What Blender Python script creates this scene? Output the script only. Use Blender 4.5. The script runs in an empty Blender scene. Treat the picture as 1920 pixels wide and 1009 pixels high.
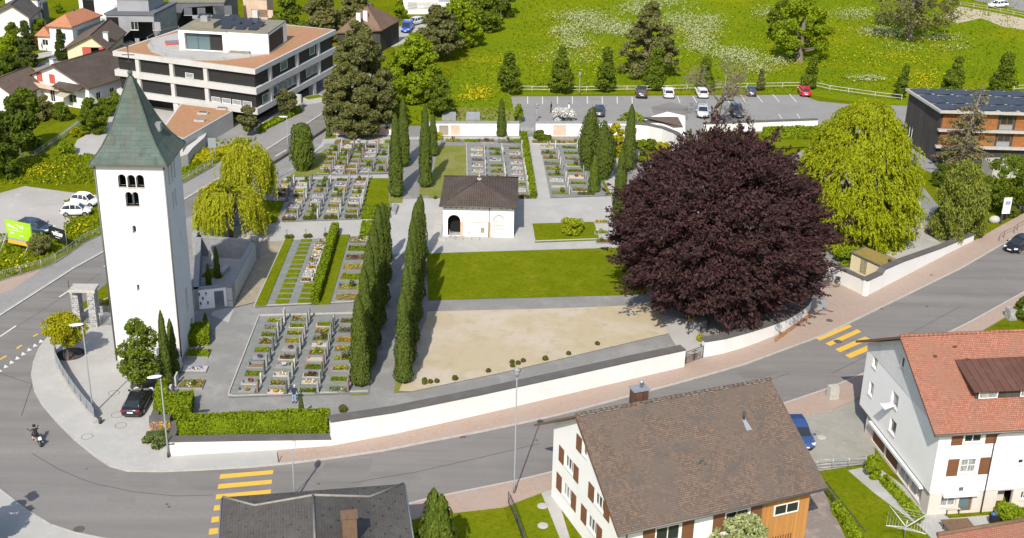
import bpy, math, random
import numpy as np
from mathutils import Vector, Matrix
from mathutils.geometry import tessellate_polygon
S = bpy.context.scene
COL = S.collection
random.seed(7); rng = np.random.default_rng(7)
R = math.radians
# ---------------------------------------------------------------- camera, sky, sun, exposure
FPX, PITCH, ROLL, CAMH = 2373.0, R(23.3), R(1.25), 56.0
fw = Vector((0, math.cos(PITCH), -math.sin(PITCH)))
r0 = Vector((1, 0, 0)); u0 = Vector((0, math.sin(PITCH), math.cos(PITCH)))
RT = math.cos(ROLL)*r0 + math.sin(ROLL)*u0
UP = math.cos(ROLL)*u0 - math.sin(ROLL)*r0
cam_d = bpy.data.cameras.new('camera'); cam = bpy.data.objects.new('camera', cam_d); COL.objects.link(cam)
cam_d.sensor_width = 36.0; cam_d.lens = 36.0*FPX/1920.0; cam_d.clip_start = 1; cam_d.clip_end = 3000
cam.matrix_world = Matrix(((RT.x, UP.x, -fw.x, 0), (RT.y, UP.y, -fw.y, 0), (RT.z, UP.z, -fw.z, CAMH), (0, 0, 0, 1)))
S.camera = cam
SUN_EL, SUN_AZ = R(43.5), R(11)          # light travels away from the camera, a little to the right
W = bpy.data.worlds.new('World'); S.world = W; W.use_nodes = True
wn = W.node_tree; bg = wn.nodes['Background']
sky = wn.nodes.new('ShaderNodeTexSky'); sky.sky_type = 'NISHITA'; sky.sun_disc = False
sky.sun_elevation = SUN_EL; sky.sun_rotation = math.pi + SUN_AZ
sky.air_density = 1.0; sky.dust_density = 1.5
wn.links.new(sky.outputs[0], bg.inputs[0]); bg.inputs[1].default_value = 0.135
sl = bpy.data.lights.new('sun', 'SUN'); sl.energy = 4.1; sl.angle = R(0.53); sl.color = (1.0, 0.95, 0.86)
so = bpy.data.objects.new('sun', sl); COL.objects.link(so)
so.rotation_euler = (math.pi/2 - SUN_EL, 0, -SUN_AZ)
S.view_settings.view_transform = 'Standard'; S.view_settings.look = 'None'
S.view_settings.exposure = 0.38; S.view_settings.gamma = 1.0
S.cycles.max_bounces = 5; S.cycles.diffuse_bounces = 3; S.cycles.transparent_max_bounces = 6
# ---------------------------------------------------------------- survey: photo pixel -> point in the place
def G(x, y, z=0.0):
    d = (x-960)/FPX*RT - (y-504.5)/FPX*UP + fw
    t = (z-CAMH)/d.z
    return Vector((t*d.x, t*d.y, z))
def PX(w):
    v = Vector(w) - Vector((0, 0, CAMH)); k = v.dot(fw)
    return 960+FPX*v.dot(RT)/k, 504.5-FPX*v.dot(UP)/k
def ZH(b, y):
    lo, hi = -5, 60
    for _ in range(40):
        m = (lo+hi)/2
        if PX((b[0], b[1], m))[1] > y: lo = m
        else: hi = m
    return lo
def PP(pts, z=0.0): return [G(x, y, z) for x, y in pts]
# ---------------------------------------------------------------- materials
def newmat(name):
    m = bpy.data.materials.new(name); m.use_nodes = True
    nt = m.node_tree; b = nt.nodes['Principled BSDF']
    b.inputs['Specular IOR Level'].default_value = 0.25
    return m, nt, b
def c4(c): return (c[0], c[1], c[2], 1.0)
def mixrgb(nt, fac, a, b, mode='MIX'):
    n = nt.nodes.new('ShaderNodeMix'); n.data_type = 'RGBA'; n.blend_type = mode; n.clamp_factor = True
    for k, v in ((0, fac), (6, a), (7, b)):
        if isinstance(v, bpy.types.NodeSocket): nt.links.new(v, n.inputs[k])
        elif k == 0: n.inputs[k].default_value = v
        else: n.inputs[k].default_value = c4(v)
    return n.outputs[2]
def noise(nt, scale, vec=None, detail=4, rough=0.6, sc3=None, rot=0):
    n = nt.nodes.new('ShaderNodeTexNoise'); n.inputs['Scale'].default_value = scale
    n.inputs['Detail'].default_value = detail; n.inputs['Roughness'].default_value = rough
    if vec is None:
        g = nt.nodes.new('ShaderNodeNewGeometry'); vec = g.outputs['Position']
    if sc3:
        mp = nt.nodes.new('ShaderNodeMapping'); mp.inputs['Scale'].default_value = sc3; mp.inputs['Rotation'].default_value = (0, 0, rot)
        nt.links.new(vec, mp.inputs[0]); vec = mp.outputs[0]
    nt.links.new(vec, n.inputs['Vector'])
    return n.outputs['Fac']
def ramp(nt, fac, lo, hi):
    n = nt.nodes.new('ShaderNodeMapRange'); n.clamp = True
    n.inputs[1].default_value = lo; n.inputs[2].default_value = hi
    nt.links.new(fac, n.inputs[0]); return n.outputs[0]
def bump(nt, b, h, strength, dist=0.05):
    n = nt.nodes.new('ShaderNodeBump'); n.inputs['Strength'].default_value = strength; n.inputs['Distance'].default_value = dist
    nt.links.new(h, n.inputs['Height']); nt.links.new(n.outputs[0], b.inputs['Normal'])
def uvout(nt):
    return nt.nodes.new('ShaderNodeTexCoord').outputs['UV']
def mat(name, col, rough=0.85, var=(), bmp=None, spec=0.25, metal=0.0):
    """var: (scale, colour, lo, hi[, sc3, rot]) layers of procedural colour variation"""
    m, nt, b = newmat(name)
    b.inputs['Roughness'].default_value = rough; b.inputs['Specular IOR Level'].default_value = spec
    b.inputs['Metallic'].default_value = metal
    cur = col
    for v in var:
        f = ramp(nt, noise(nt, v[0], sc3=v[4] if len(v) > 4 else None, rot=v[5] if len(v) > 5 else 0), v[2], v[3])
        cur = mixrgb(nt, f, cur, v[1])
    if isinstance(cur, bpy.types.NodeSocket): nt.links.new(cur, b.inputs['Base Color'])
    else: b.inputs['Base Color'].default_value = c4(cur)
    if bmp: bump(nt, b, noise(nt, bmp[0], detail=6), bmp[1], bmp[2] if len(bmp) > 2 else 0.05)
    return m
def tilemat(name, c1, c2, w, h, mortar=(0.02, 0.02, 0.02), ms=0.012, rough=0.8, var=(), bstr=0.5, offset=0.5, wave=False, streak=None):
    m, nt, b = newmat(name); b.inputs['Roughness'].default_value = rough
    uv = uvout(nt)
    k = nt.nodes.new('ShaderNodeTexBrick'); nt.links.new(uv, k.inputs['Vector'])
    k.inputs['Color1'].default_value = c4(c1); k.inputs['Color2'].default_value = c4(c2); k.inputs['Mortar'].default_value = c4(mortar)
    k.inputs['Scale'].default_value = 1; k.inputs['Brick Width'].default_value = w; k.inputs['Row Height'].default_value = h
    k.inputs['Mortar Size'].default_value = ms; k.inputs['Mortar Smooth'].default_value = 0.3; k.offset = offset
    cur = k.outputs['Color']
    for v in var:
        cur = mixrgb(nt, ramp(nt, noise(nt, v[0], vec=uv, sc3=v[4] if len(v) > 4 else None), v[2], v[3]), cur, v[1])
    nt.links.new(cur, b.inputs['Base Color'])
    inv = nt.nodes.new('ShaderNodeMath'); inv.operation = 'SUBTRACT'; inv.inputs[0].default_value = 1
    nt.links.new(k.outputs['Fac'], inv.inputs[1])
    bump(nt, b, inv.outputs[0], bstr, 0.03)
    return m
def leafmat(name, c1, c2, c3=None, trans=0.3, rough=0.75, nscale=0.35):
    """hue varies leaf by leaf and in drifts through the crown"""
    m, nt, b = newmat(name); b.inputs['Roughness'].default_value = rough; b.inputs['Specular IOR Level'].default_value = 0.04
    g = nt.nodes.new('ShaderNodeNewGeometry')
    cur = mixrgb(nt, g.outputs['Random Per Island'], c1, c2)
    if c3: cur = mixrgb(nt, ramp(nt, noise(nt, nscale, detail=3), 0.42, 0.68), cur, c3)
    nt.links.new(cur, b.inputs['Base Color'])
    t = nt.nodes.new('ShaderNodeBsdfTranslucent'); nt.links.new(cur, t.inputs['Color'])
    mx = nt.nodes.new('ShaderNodeMixShader'); mx.inputs[0].default_value = trans
    nt.links.new(b.outputs[0], mx.inputs[1]); nt.links.new(t.outputs[0], mx.inputs[2])
    nt.links.new(mx.outputs[0], nt.nodes['Material Output'].inputs['Surface'])
    return m
# ---------------------------------------------------------------- mesh helper
class MB:
    def __init__(s): s.v = []; s.f = []; s.m = []; s.uv = {}; s.sm = set()
    def face(s, pts, m=0, uv=None, smooth=False):
        i = len(s.v); s.v.extend([tuple(p) for p in pts]); s.f.append(tuple(range(i, i+len(pts)))); s.m.append(m)
        if uv: s.uv[len(s.f)-1] = uv
        if smooth: s.sm.add(len(s.f)-1)
    def box(s, c, size, rz=0, m=0, top=None):
        """c = centre of the bottom face; top = (sx, sy) scale of the top face"""
        hx, hy, h = size[0]/2, size[1]/2, size[2]; tx, ty = top or (1, 1)
        cs, sn = math.cos(rz), math.sin(rz)
        def q(x, y, z): return (c[0]+x*cs-y*sn, c[1]+x*sn+y*cs, c[2]+z)
        a = [q(-hx, -hy, 0), q(hx, -hy, 0), q(hx, hy, 0), q(-hx, hy, 0)]
        b = [q(-hx*tx, -hy*ty, h), q(hx*tx, -hy*ty, h), q(hx*tx, hy*ty, h), q(-hx*tx, hy*ty, h)]
        s.hexa(a, b, m)
    def hexa(s, a, b, m=0):
        n = len(a); i = len(s.v); s.v.extend([tuple(p) for p in a]+[tuple(p) for p in b])
        s.f.append(tuple(i+k for k in reversed(range(n)))); s.m.append(m)
        s.f.append(tuple(i+n+k for k in range(n))); s.m.append(m)
        for k in range(n):
            j = (k+1) % n; s.f.append((i+k, i+j, i+n+j, i+n+k)); s.m.append(m)
    def prism(s, poly, z0, z1, m=0):
        poly = [(p[0], p[1]) for p in poly]
        ar = sum(poly[i][0]*poly[(i+1) % len(poly)][1]-poly[(i+1) % len(poly)][0]*poly[i][1] for i in range(len(poly)))
        if ar < 0: poly = poly[::-1]
        n = len(poly)
        tris = tessellate_polygon([[Vector((x, y, 0)) for x, y in poly]])
        i = len(s.v); s.v.extend([(x, y, z0) for x, y in poly]+[(x, y, z1) for x, y in poly])
        for t in tris:
            a, b, c = t
            (x0, y0), (x1, y1), (x2, y2) = poly[a], poly[b], poly[c]
            if (x1-x0)*(y2-y0)-(x2-x0)*(y1-y0) < 0: b, c = c, b
            s.f.append((i+n+a, i+n+b, i+n+c)); s.m.append(m)
            s.f.append((i+a, i+c, i+b)); s.m.append(m)
        for k in range(n):
            j = (k+1) % n; s.f.append((i+k, i+j, i+n+j, i+n+k)); s.m.append(m)
    def sheet(s, poly, z, m=0):
        poly = [(p[0], p[1]) for p in poly]
        i = len(s.v); s.v.extend([(x, y, z) for x, y in poly])
        for a, b, c in tessellate_polygon([[Vector((x, y, 0)) for x, y in poly]]):
            (x0, y0), (x1, y1), (x2, y2) = poly[a], poly[b], poly[c]
            if (x1-x0)*(y2-y0)-(x2-x0)*(y1-y0) < 0: b, c = c, b
            s.f.append((i+a, i+b, i+c)); s.m.append(m)
    def slab(s, pts, th, m=0, m2=None):
        """a roof plane: 3-D polygon given some thickness downwards"""
        p = [Vector(q) for q in pts]
        nn = (p[1]-p[0]).cross(p[2]-p[0])
        if nn.z < 0: p = p[::-1]
        lo = [q-Vector((0, 0, th)) for q in p]
        k0 = len(s.f); s.hexa(lo, p, m)
        if m2 is not None:
            for k in range(k0, len(s.f)):
                if k != k0+1: s.m[k] = m2
    def tube(s, path, r, n=6, m=0):
        path = [Vector(p) for p in path]
        rr = r if isinstance(r, (list, tuple)) else [r]*len(path)
        i = len(s.v); up = Vector((0, 0, 1))
        for k, p in enumerate(path):
            d = (path[min(k+1, len(path)-1)]-path[max(k-1, 0)]).normalized()
            a = d.cross(up if abs(d.z) < 0.95 else Vector((1, 0, 0))).normalized(); b = d.cross(a)
            for j in range(n):
                t = 2*math.pi*j/n; s.v.append(tuple(p+(a*math.cos(t)+b*math.sin(t))*rr[k]))
        for k in range(len(path)-1):
            for j in range(n):
                q = i+k*n+j; q2 = i+k*n+(j+1) % n
                s.f.append((q, q+n, q2+n, q2)); s.m.append(m); s.sm.add(len(s.f)-1)
        s.f.append(tuple(i+j for j in range(n))); s.m.append(m)
        s.f.append(tuple(i+(len(path)-1)*n+j for j in reversed(range(n)))); s.m.append(m)
    def lathe(s, prof, n=12, c=(0, 0, 0), m=0, sx=1, sy=1):
        i = len(s.v)
        for r, z in prof:
            for j in range(n):
                t = 2*math.pi*j/n; s.v.append((c[0]+r*sx*math.cos(t), c[1]+r*sy*math.sin(t), c[2]+z))
        for k in range(len(prof)-1):
            for j in range(n):
                q = i+k*n+j; q2 = i+k*n+(j+1) % n
                s.f.append((q, q2, q2+n, q+n)); s.m.append(m); s.sm.add(len(s.f)-1)
        s.f.append(tuple(i+j for j in reversed(range(n)))); s.m.append(m)
        s.f.append(tuple(i+(len(prof)-1)*n+j for j in range(n))); s.m.append(m)
    def ell(s, c, r, n=10, m=0):
        pr = []
        for k in range(n//2+1):
            t = -math.pi/2+math.pi*k/(n//2); pr.append((max(1e-3, math.cos(t)), math.sin(t)*r[2]))
        s.lathe(pr, n, c, m, r[0], r[1])
    def build(s, name, mats, parent=None, world=True, smooth=None):
        me = bpy.data.meshes.new(name); me.from_pydata(s.v, [], s.f)
        if not isinstance(mats, (list, tuple)): mats = [mats]
        for q in mats: me.materials.append(q)
        me.polygons.foreach_set('material_index', s.m)
        if smooth is None: sm = [k in s.sm for k in range(len(s.f))]
        else: sm = [smooth]*len(s.f)
        me.polygons.foreach_set('use_smooth', sm)
        uvl = me.uv_layers.new(name='UVMap'); co = s.v; out = []
        for k, poly in enumerate(me.polygons):
            if k in s.uv: out.extend([c for p in s.uv[k] for c in p]); continue
            nx, ny, nz = poly.normal
            if nx*nx+ny*ny < 0.0004: ux, uy, uz = 1, 0, 0; vx, vy, vz = 0, 1, 0
            else:
                l = math.hypot(nx, ny); ux, uy, uz = -ny/l, nx/l, 0
                vx, vy, vz = ny*uz-nz*uy, nz*ux-nx*uz, nx*uy-ny*ux
            for i in s.f[k]:
                x, y, z = co[i]; out.append(x*ux+y*uy+z*uz); out.append(x*vx+y*vy+z*vz)
        uvl.data.foreach_set('uv', out)
        return link(name, me, parent, world)
def link(name, me, parent=None, world=True):
    o = bpy.data.objects.new(name, me); COL.objects.link(o)
    if parent is not None:
        o.parent = parent
        if world: o.matrix_parent_inverse = (Matrix.Translation(parent.location) @ parent.rotation_euler.to_matrix().to_4x4()).inverted()
    return o
def tag(o, label, cat, group=None):
    o['label'] = label; o['category'] = cat
    if group: o['group'] = group
    return o
def thing(name, label, cat, loc=(0, 0, 0), rz=0, group=None):
    o = bpy.data.objects.new(name, None); COL.objects.link(o); o.empty_display_size = 0.3
    o.location = loc; o.rotation_euler = (0, 0, rz)
    return tag(o, label, cat, group)
def struct(o, kind='structure'): o['kind'] = kind; return o
ORD = ['front', 'second', 'third', 'fourth', 'fifth', 'sixth', 'seventh', 'eighth', 'ninth', 'tenth', 'eleventh', 'twelfth', 'thirteenth', 'fourteenth', 'fifteenth', 'sixteenth']
# ---------------------------------------------------------------- foliage
def leaf_mesh(name, pts, nrm, size, m, parent=None, align=0.5, aspect=1.5, updir=None, core=None, world=True, sjit=0.45):
    """one quad per leaf spray; each lies at its own place in the crown's volume. updir: long axis follows it"""
    pts = np.asarray(pts, float); n = len(pts)
    r = rng.normal(size=(n, 3)); r /= np.linalg.norm(r, axis=1)[:, None]
    nr = np.asarray(nrm, float)*align + r*(1-align); nr /= np.linalg.norm(nr, axis=1)[:, None]+1e-9
    if updir is None: t = rng.normal(size=(n, 3))
    else: t = np.asarray(updir, float)+rng.normal(size=(n, 3))*0.25
    t = t-nr*np.sum(t*nr, axis=1)[:, None]; t /= np.linalg.norm(t, axis=1)[:, None]+1e-9
    b = np.cross(nr, t)
    sz = np.asarray(size, float)*(1-sjit/2+sjit*rng.random(n)); L = (sz*aspect*0.5)[:, None]; Wd = (sz*0.5)[:, None]
    # kite shaped spray
    v = np.stack([pts-t*L, pts+b*Wd-t*L*0.1, pts+t*L, pts-b*Wd-t*L*0.1], axis=1).reshape(-1, 3)
    f = np.arange(n*4).reshape(-1, 4)
    nv = len(v); loops = f.reshape(-1).tolist(); starts = (np.arange(n)*4).tolist(); tot = [4]*n
    v = v.tolist(); mi = [0]*n
    if core:
        i0 = len(v); v += [list(p) for p in core.v]
        for fc in core.f:
            starts.append(len(loops)); tot.append(len(fc)); loops += [i0+k for k in fc]; mi.append(0)
    me = bpy.data.meshes.new(name); me.vertices.add(len(v)); me.loops.add(len(loops)); me.polygons.add(len(starts))
    me.vertices.foreach_set('co', np.asarray(v, dtype=np.float32).ravel())
    me.loops.foreach_set('vertex_index', loops); me.polygons.foreach_set('loop_start', starts); me.polygons.foreach_set('loop_total', tot)
    me.materials.append(m); me.update(calc_edges=True); me.validate()
    return link(name, me, parent, world)
def blobs_leaves(bl, per, rmin=0.72):
    """leaf points over the outer shells of many overlapping clumps. bl: (x,y,z,rx,ry,rz)"""
    P = []; N = []
    B = np.asarray(bl, float)
    for b in B:
        d = rng.normal(size=(per, 3)); d /= np.linalg.norm(d, axis=1)[:, None]
        k = rmin+(1.08-rmin)*rng.random(per)
        p = b[:3]+d*k[:, None]*b[3:6]
        P.append(p); N.append(d/b[3:6])
    P = np.concatenate(P); N = np.concatenate(N)
    keep = np.ones(len(P), bool)
    for i, b in enumerate(B):
        q = np.sum(((P-b[:3])/b[3:6])**2, axis=1); inside = q < 0.42
        inside[i*per:(i+1)*per] = False; keep &= ~inside
    P, N = P[keep], N[keep]; N /= np.linalg.norm(N, axis=1)[:, None]+1e-9
    return P, N
def crown_blobs(base, H, Rx, cb, n, prof, br, flat=0.75, Ry=None, fill=0.35):
    """clumps spread through the crown's envelope; prof(t)=relative radius at relative height"""
    out = []; Ry = Ry or Rx
    for k in range(n):
        for _ in range(30):
            t = random.random()
            if random.random() < prof(t)+0.05: break
        a = random.random()*2*math.pi
        q = prof(t)*(1-fill*random.random()**2) if random.random() < 0.8 else prof(t)*random.random()**0.5
        s = br*(0.65+0.7*random.random())
        rx = max(0.0, q*Rx-s*0.5); ry = max(0.0, q*Ry-s*0.5)
        z = cb+(H-cb)*t; z = min(z, H-s*flat*0.8); z = max(z, cb+s*flat*0.5)
        out.append((base[0]+rx*math.cos(a), base[1]+ry*math.sin(a), z, s, s, s*flat))
    return out
def trunk(parent, base, H, r, blobs, m, nl=7, lean=(0, 0), name='trunk', split=0.35):
    mb = MB(); b = Vector(base); p = []
    for k in range(6):
        t = k/5; p.append((b.x+lean[0]*t+random.uniform(-1, 1)*r*0.4*(k > 0), b.y+lean[1]*t+random.uniform(-1, 1)*r*0.4*(k > 0), b.z+H*0.85*t))
    mb.tube([(p[0][0], p[0][1], p[0][2]-0.1)]+p, [r*1.5, r*1.25, r, r*0.85, r*0.65, r*0.45, r*0.15], 8)
    bs = random.sample(blobs, min(nl, len(blobs)))
    for q in bs:
        t = split+(0.85-split)*random.random(); s0 = Vector(p[0]).lerp(Vector(p[5]), t)
        if s0.z > q[2]: s0 = Vector(p[0]).lerp(Vector(p[5]), max(0.15, (q[2]-b.z)/(H*0.85)*0.6))
        e = Vector(q[:3]); mid = s0.lerp(e, 0.5)+Vector((0, 0, -0.04*(e-s0).length))
        mb.tube([s0, mid, e], [r*0.45, r*0.28, r*0.06], 6)
    return mb.build(name, m, parent)
def pr_round(t): return math.sqrt(max(0, 1-(2*t-1)**2))**0.8
def pr_dome(t): return (1-t**2.2)**0.6*(0.75+0.25*min(1, t*4))
def pr_cone(t): return max(0.03, (1-t)**0.85)*(0.55+0.45*min(1, t*7))
def pr_egg(t): return (math.sin(math.pi*min(1, t**0.75)))**0.7
# ---------------------------------------------------------------- the material set
M = {}
M['ground'] = mat('rough_grass', (0.125, 0.15, 0.005), 0.95, [(0.12, (0.165, 0.178, 0.005), 0.4, 0.65), (1.3, (0.07, 0.095, 0.005), 0.5, 0.75), (0.5, (0.26, 0.23, 0.02), 0.64, 0.8), (6, (0.18, 0.20, 0.01), 0.55, 0.8)], (5, 0.9, 0.2), spec=0.0)
def meadow_mat():
    m, nt, b = newmat('flower_meadow'); b.inputs['Roughness'].default_value = 0.95; b.inputs['Specular IOR Level'].default_value = 0.0
    c = (0.132, 0.195, 0.006)
    c = mixrgb(nt, ramp(nt, noise(nt, 0.05, detail=3), 0.4, 0.62), c, (0.172, 0.21, 0.005))
    c = mixrgb(nt, ramp(nt, noise(nt, 0.9, detail=5), 0.48, 0.72), c, (0.10, 0.15, 0.005))
    c = mixrgb(nt, ramp(nt, noise(nt, 3.0, detail=5), 0.5, 0.75), c, (0.22, 0.27, 0.018))
    y = nt.nodes.new('ShaderNodeMath'); y.operation = 'MULTIPLY'
    nt.links.new(ramp(nt, noise(nt, 0.06, detail=4, sc3=(1, 1, 1), rot=1.0), 0.5, 0.68), y.inputs[0]); nt.links.new(ramp(nt, noise(nt, 1.6, detail=6), 0.45, 0.62), y.inputs[1])
    c = mixrgb(nt, y.outputs[0], c, (0.34, 0.29, 0.01))
    nt.links.new(c, b.inputs['Base Color']); bump(nt, b, noise(nt, 2.5, detail=8), 0.9, 0.35)
    return m
M['meadow'] = meadow_mat()
M['lawn'] = mat('lawn', (0.128, 0.160, 0.005), 0.95, [(0.35, (0.165, 0.185, 0.008), 0.42, 0.66), (2.2, (0.092, 0.125, 0.004), 0.45, 0.72), (9, (0.25, 0.26, 0.02), 0.55, 0.8), (0.6, (0.23, 0.205, 0.03), 0.62, 0.8)], (14, 0.8, 0.08), spec=0.0)
M['lawn_dry'] = mat('dry_lawn', (0.17, 0.185, 0.02), 0.95, [(0.4, (0.22, 0.21, 0.06), 0.4, 0.6), (3, (0.09, 0.135, 0.02), 0.5, 0.75), (11, (0.25, 0.26, 0.08), 0.55, 0.8)], (14, 0.8, 0.08))
def asphalt(name, col, rot, amp=1.0):
    k = lambda f: tuple(x*f for x in col)
    return mat(name, col, 0.92, [(1.0, k(0.80), 0.42, 0.64, (0.025, 0.55, 1), rot), (1.0, k(1.18), 0.5, 0.72, (0.02, 0.35, 1), rot), (0.35, k(1.1), 0.5, 0.8), (3, k(0.88), 0.5, 0.85), (40, k(1.25), 0.5, 0.8)], (60, 0.25, 0.01))
M['asphalt'] = asphalt('asphalt', (0.195, 0.181, 0.168), R(0))
M['asphalt_main'] = asphalt('asphalt_main_road', (0.19, 0.177, 0.163), -R(41))
M['asphalt_old'] = mat('old_asphalt', (0.26, 0.25, 0.238), 0.93, [(0.2, (0.23, 0.222, 0.21), 0.4, 0.65), (2.5, (0.29, 0.28, 0.265), 0.5, 0.75), (0.5, (0.21, 0.2, 0.19), 0.6, 0.7), (30, (0.19, 0.185, 0.175), 0.55, 0.8)], (50, 0.25, 0.01))
M['concrete'] = mat('pale_paving', (0.40, 0.385, 0.36), 0.9, [(0.3, (0.36, 0.345, 0.32), 0.4, 0.65), (1.7, (0.43, 0.415, 0.39), 0.5, 0.75), (5, (0.33, 0.32, 0.30), 0.58, 0.8), (0.15, (0.37, 0.36, 0.335), 0.5, 0.6)], (25, 0.2, 0.01))
M['flags'] = tilemat('paving_flags', (0.36, 0.355, 0.34), (0.41, 0.4, 0.385), 1.0, 0.6, (0.28, 0.275, 0.265), 0.012, 0.9, [(0.6, (0.33, 0.325, 0.31), 0.45, 0.7)], 0.2)
M['slate'] = tilemat('grave_row_paving', (0.18, 0.19, 0.168), (0.23, 0.238, 0.215), 0.9, 0.45, (0.155, 0.155, 0.15), 0.015, 0.88, [(0.8, (0.18, 0.185, 0.172), 0.45, 0.7), (5, (0.26, 0.26, 0.245), 0.55, 0.8)], 0.25)
M['gravel'] = mat('grey_gravel_path', (0.215, 0.208, 0.195), 0.95, [(0.25, (0.275, 0.265, 0.25), 0.45, 0.65), (1.5, (0.20, 0.195, 0.185), 0.5, 0.78), (12, (0.32, 0.31, 0.29), 0.55, 0.8)], (35, 0.4, 0.02))
M['gravel_lot'] = mat('pale_gravel_lot', (0.40, 0.375, 0.345), 0.95, [(0.15, (0.33, 0.31, 0.28), 0.45, 0.65), (0.6, (0.45, 0.425, 0.40), 0.5, 0.75), (4, (0.31, 0.29, 0.26), 0.55, 0.8), (0.3, (0.23, 0.24, 0.12), 0.66, 0.8)], (20, 0.4, 0.03))
M['sand'] = mat('bare_sandy_soil', (0.42, 0.345, 0.23), 0.95, [(0.18, (0.46, 0.395, 0.31), 0.45, 0.62), (0.8, (0.36, 0.31, 0.195), 0.52, 0.75), (5, (0.48, 0.41, 0.31), 0.55, 0.8), (0.35, (0.33, 0.30, 0.16), 0.63, 0.82), (14, (0.3, 0.25, 0.16), 0.62, 0.8)], (20, 0.4, 0.03))
M['driveway'] = mat('stained_concrete_drive', (0.30, 0.285, 0.25), 0.92, [(0.5, (0.25, 0.24, 0.20), 0.42, 0.66), (2, (0.34, 0.325, 0.29), 0.5, 0.75), (1.1, (0.17, 0.165, 0.12), 0.62, 0.78)], (20, 0.25, 0.02))
M['lf_brownish'] = leafmat('dying_conifer_needles', (0.15, 0.12, 0.055), (0.25, 0.205, 0.10), (0.16, 0.155, 0.05), 0.15)
M['mortar'] = mat('weathered_mortar', (0.27, 0.25, 0.22), 0.9, [(3, (0.2, 0.185, 0.165), 0.45, 0.7)])
M['soil'] = mat('brown_soil', (0.20, 0.145, 0.09), 0.95, [(3, (0.14, 0.1, 0.06), 0.45, 0.7)], (20, 0.5, 0.03))
M['tan'] = mat('tan_gravel_bed', (0.30, 0.25, 0.18), 0.95, [(0.8, (0.35, 0.30, 0.22), 0.45, 0.65), (3, (0.23, 0.2, 0.15), 0.5, 0.75)], (25, 0.4, 0.02))
M['mulch'] = mat('dark_mulch', (0.07, 0.06, 0.055), 0.95, [(4, (0.04, 0.035, 0.03), 0.45, 0.7)], (20, 0.5, 0.03))
M['brickpave'] = tilemat('reddish_block_paving', (0.345, 0.245, 0.19), (0.40, 0.30, 0.245), 0.22, 0.11, (0.30, 0.24, 0.2), 0.008, 0.92, [(0.35, (0.36, 0.28, 0.23), 0.42, 0.62), (2, (0.30, 0.23, 0.185), 0.55, 0.8)], 0.15)
M['cobble'] = tilemat('cobble_drive', (0.30, 0.24, 0.205), (0.24, 0.2, 0.175), 0.16, 0.13, (0.16, 0.14, 0.125), 0.02, 0.9, [(0.8, (0.33, 0.275, 0.24), 0.5, 0.7)], 0.4)
M['kerb'] = mat('kerb_stone', (0.42, 0.40, 0.36), 0.9, [(2, (0.35, 0.33, 0.29), 0.45, 0.7)])
M['yellow'] = mat('yellow_road_paint', (0.66, 0.40, 0.055), 0.8, [(1.5, (0.58, 0.37, 0.07), 0.45, 0.7), (25, (0.45, 0.32, 0.12), 0.62, 0.75)])
M['whitepaint'] = mat('white_road_paint', (0.62, 0.61, 0.58), 0.8, [(2, (0.48, 0.47, 0.45), 0.5, 0.75)])
M['iron'] = mat('cast_iron', (0.10, 0.085, 0.072), 0.7, [(3, (0.14, 0.11, 0.09), 0.45, 0.7)])
M['white'] = mat('white_render', (0.83, 0.815, 0.785), 0.9, [(0.5, (0.79, 0.77, 0.735), 0.45, 0.7), (4, (0.84, 0.83, 0.805), 0.5, 0.8)], (25, 0.08, 0.01))
M['white_old'] = mat('old_lime_render', (0.66, 0.65, 0.63), 0.92, [(0.45, (0.63, 0.62, 0.595), 0.46, 0.66, (1, 1, 1.8)), (3, (0.69, 0.68, 0.665), 0.5, 0.8), (1.6, (0.52, 0.50, 0.46), 0.63, 0.8, (1, 1, 0.12)), (0.9, (0.58, 0.565, 0.53), 0.66, 0.8)], (3, 0.3, 0.08))
M['white_wall'] = mat('white_wall_paint', (0.70, 0.685, 0.655), 0.92, [(0.3, (0.645, 0.625, 0.59), 0.45, 0.68), (1.8, (0.60, 0.575, 0.53), 0.62, 0.8, (1, 1, 0.2)), (5, (0.73, 0.715, 0.69), 0.5, 0.8)], (20, 0.12, 0.01))
M['greywall'] = mat('pale_grey_render', (0.66, 0.645, 0.625), 0.9, [(0.4, (0.63, 0.61, 0.59), 0.45, 0.7), (3, (0.67, 0.655, 0.64), 0.5, 0.8)], (25, 0.08, 0.01))
M['cream'] = mat('cream_render', (0.68, 0.575, 0.38), 0.9, [(0.6, (0.64, 0.54, 0.36), 0.45, 0.7)])
M['plinth'] = mat('beige_plinth', (0.62, 0.56, 0.49), 0.9, [(0.6, (0.58, 0.52, 0.46), 0.45, 0.7)])
M['capstone'] = mat('dark_coping', (0.105, 0.098, 0.092), 0.85, [(0.8, (0.13, 0.122, 0.113), 0.45, 0.7), (6, (0.08, 0.075, 0.07), 0.55, 0.8)], (15, 0.25, 0.02))
M['granite'] = mat('grey_granite', (0.25, 0.25, 0.245), 0.75, [(2, (0.31, 0.31, 0.30), 0.45, 0.7), (18, (0.17, 0.17, 0.168), 0.55, 0.7)])
M['granite_dark'] = mat('dark_granite', (0.10, 0.10, 0.10), 0.5, [(8, (0.15, 0.145, 0.14), 0.5, 0.75)], spec=0.4)
M['granite_red'] = mat('reddish_granite', (0.22, 0.14, 0.11), 0.6, [(8, (0.28, 0.19, 0.15), 0.5, 0.75)], spec=0.4)
M['marble'] = mat('pale_stone', (0.50, 0.475, 0.43), 0.75, [(3, (0.40, 0.38, 0.345), 0.45, 0.7)])
M['limestone'] = mat('weathered_limestone', (0.44, 0.42, 0.38), 0.85, [(3, (0.35, 0.335, 0.305), 0.45, 0.7)])
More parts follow.
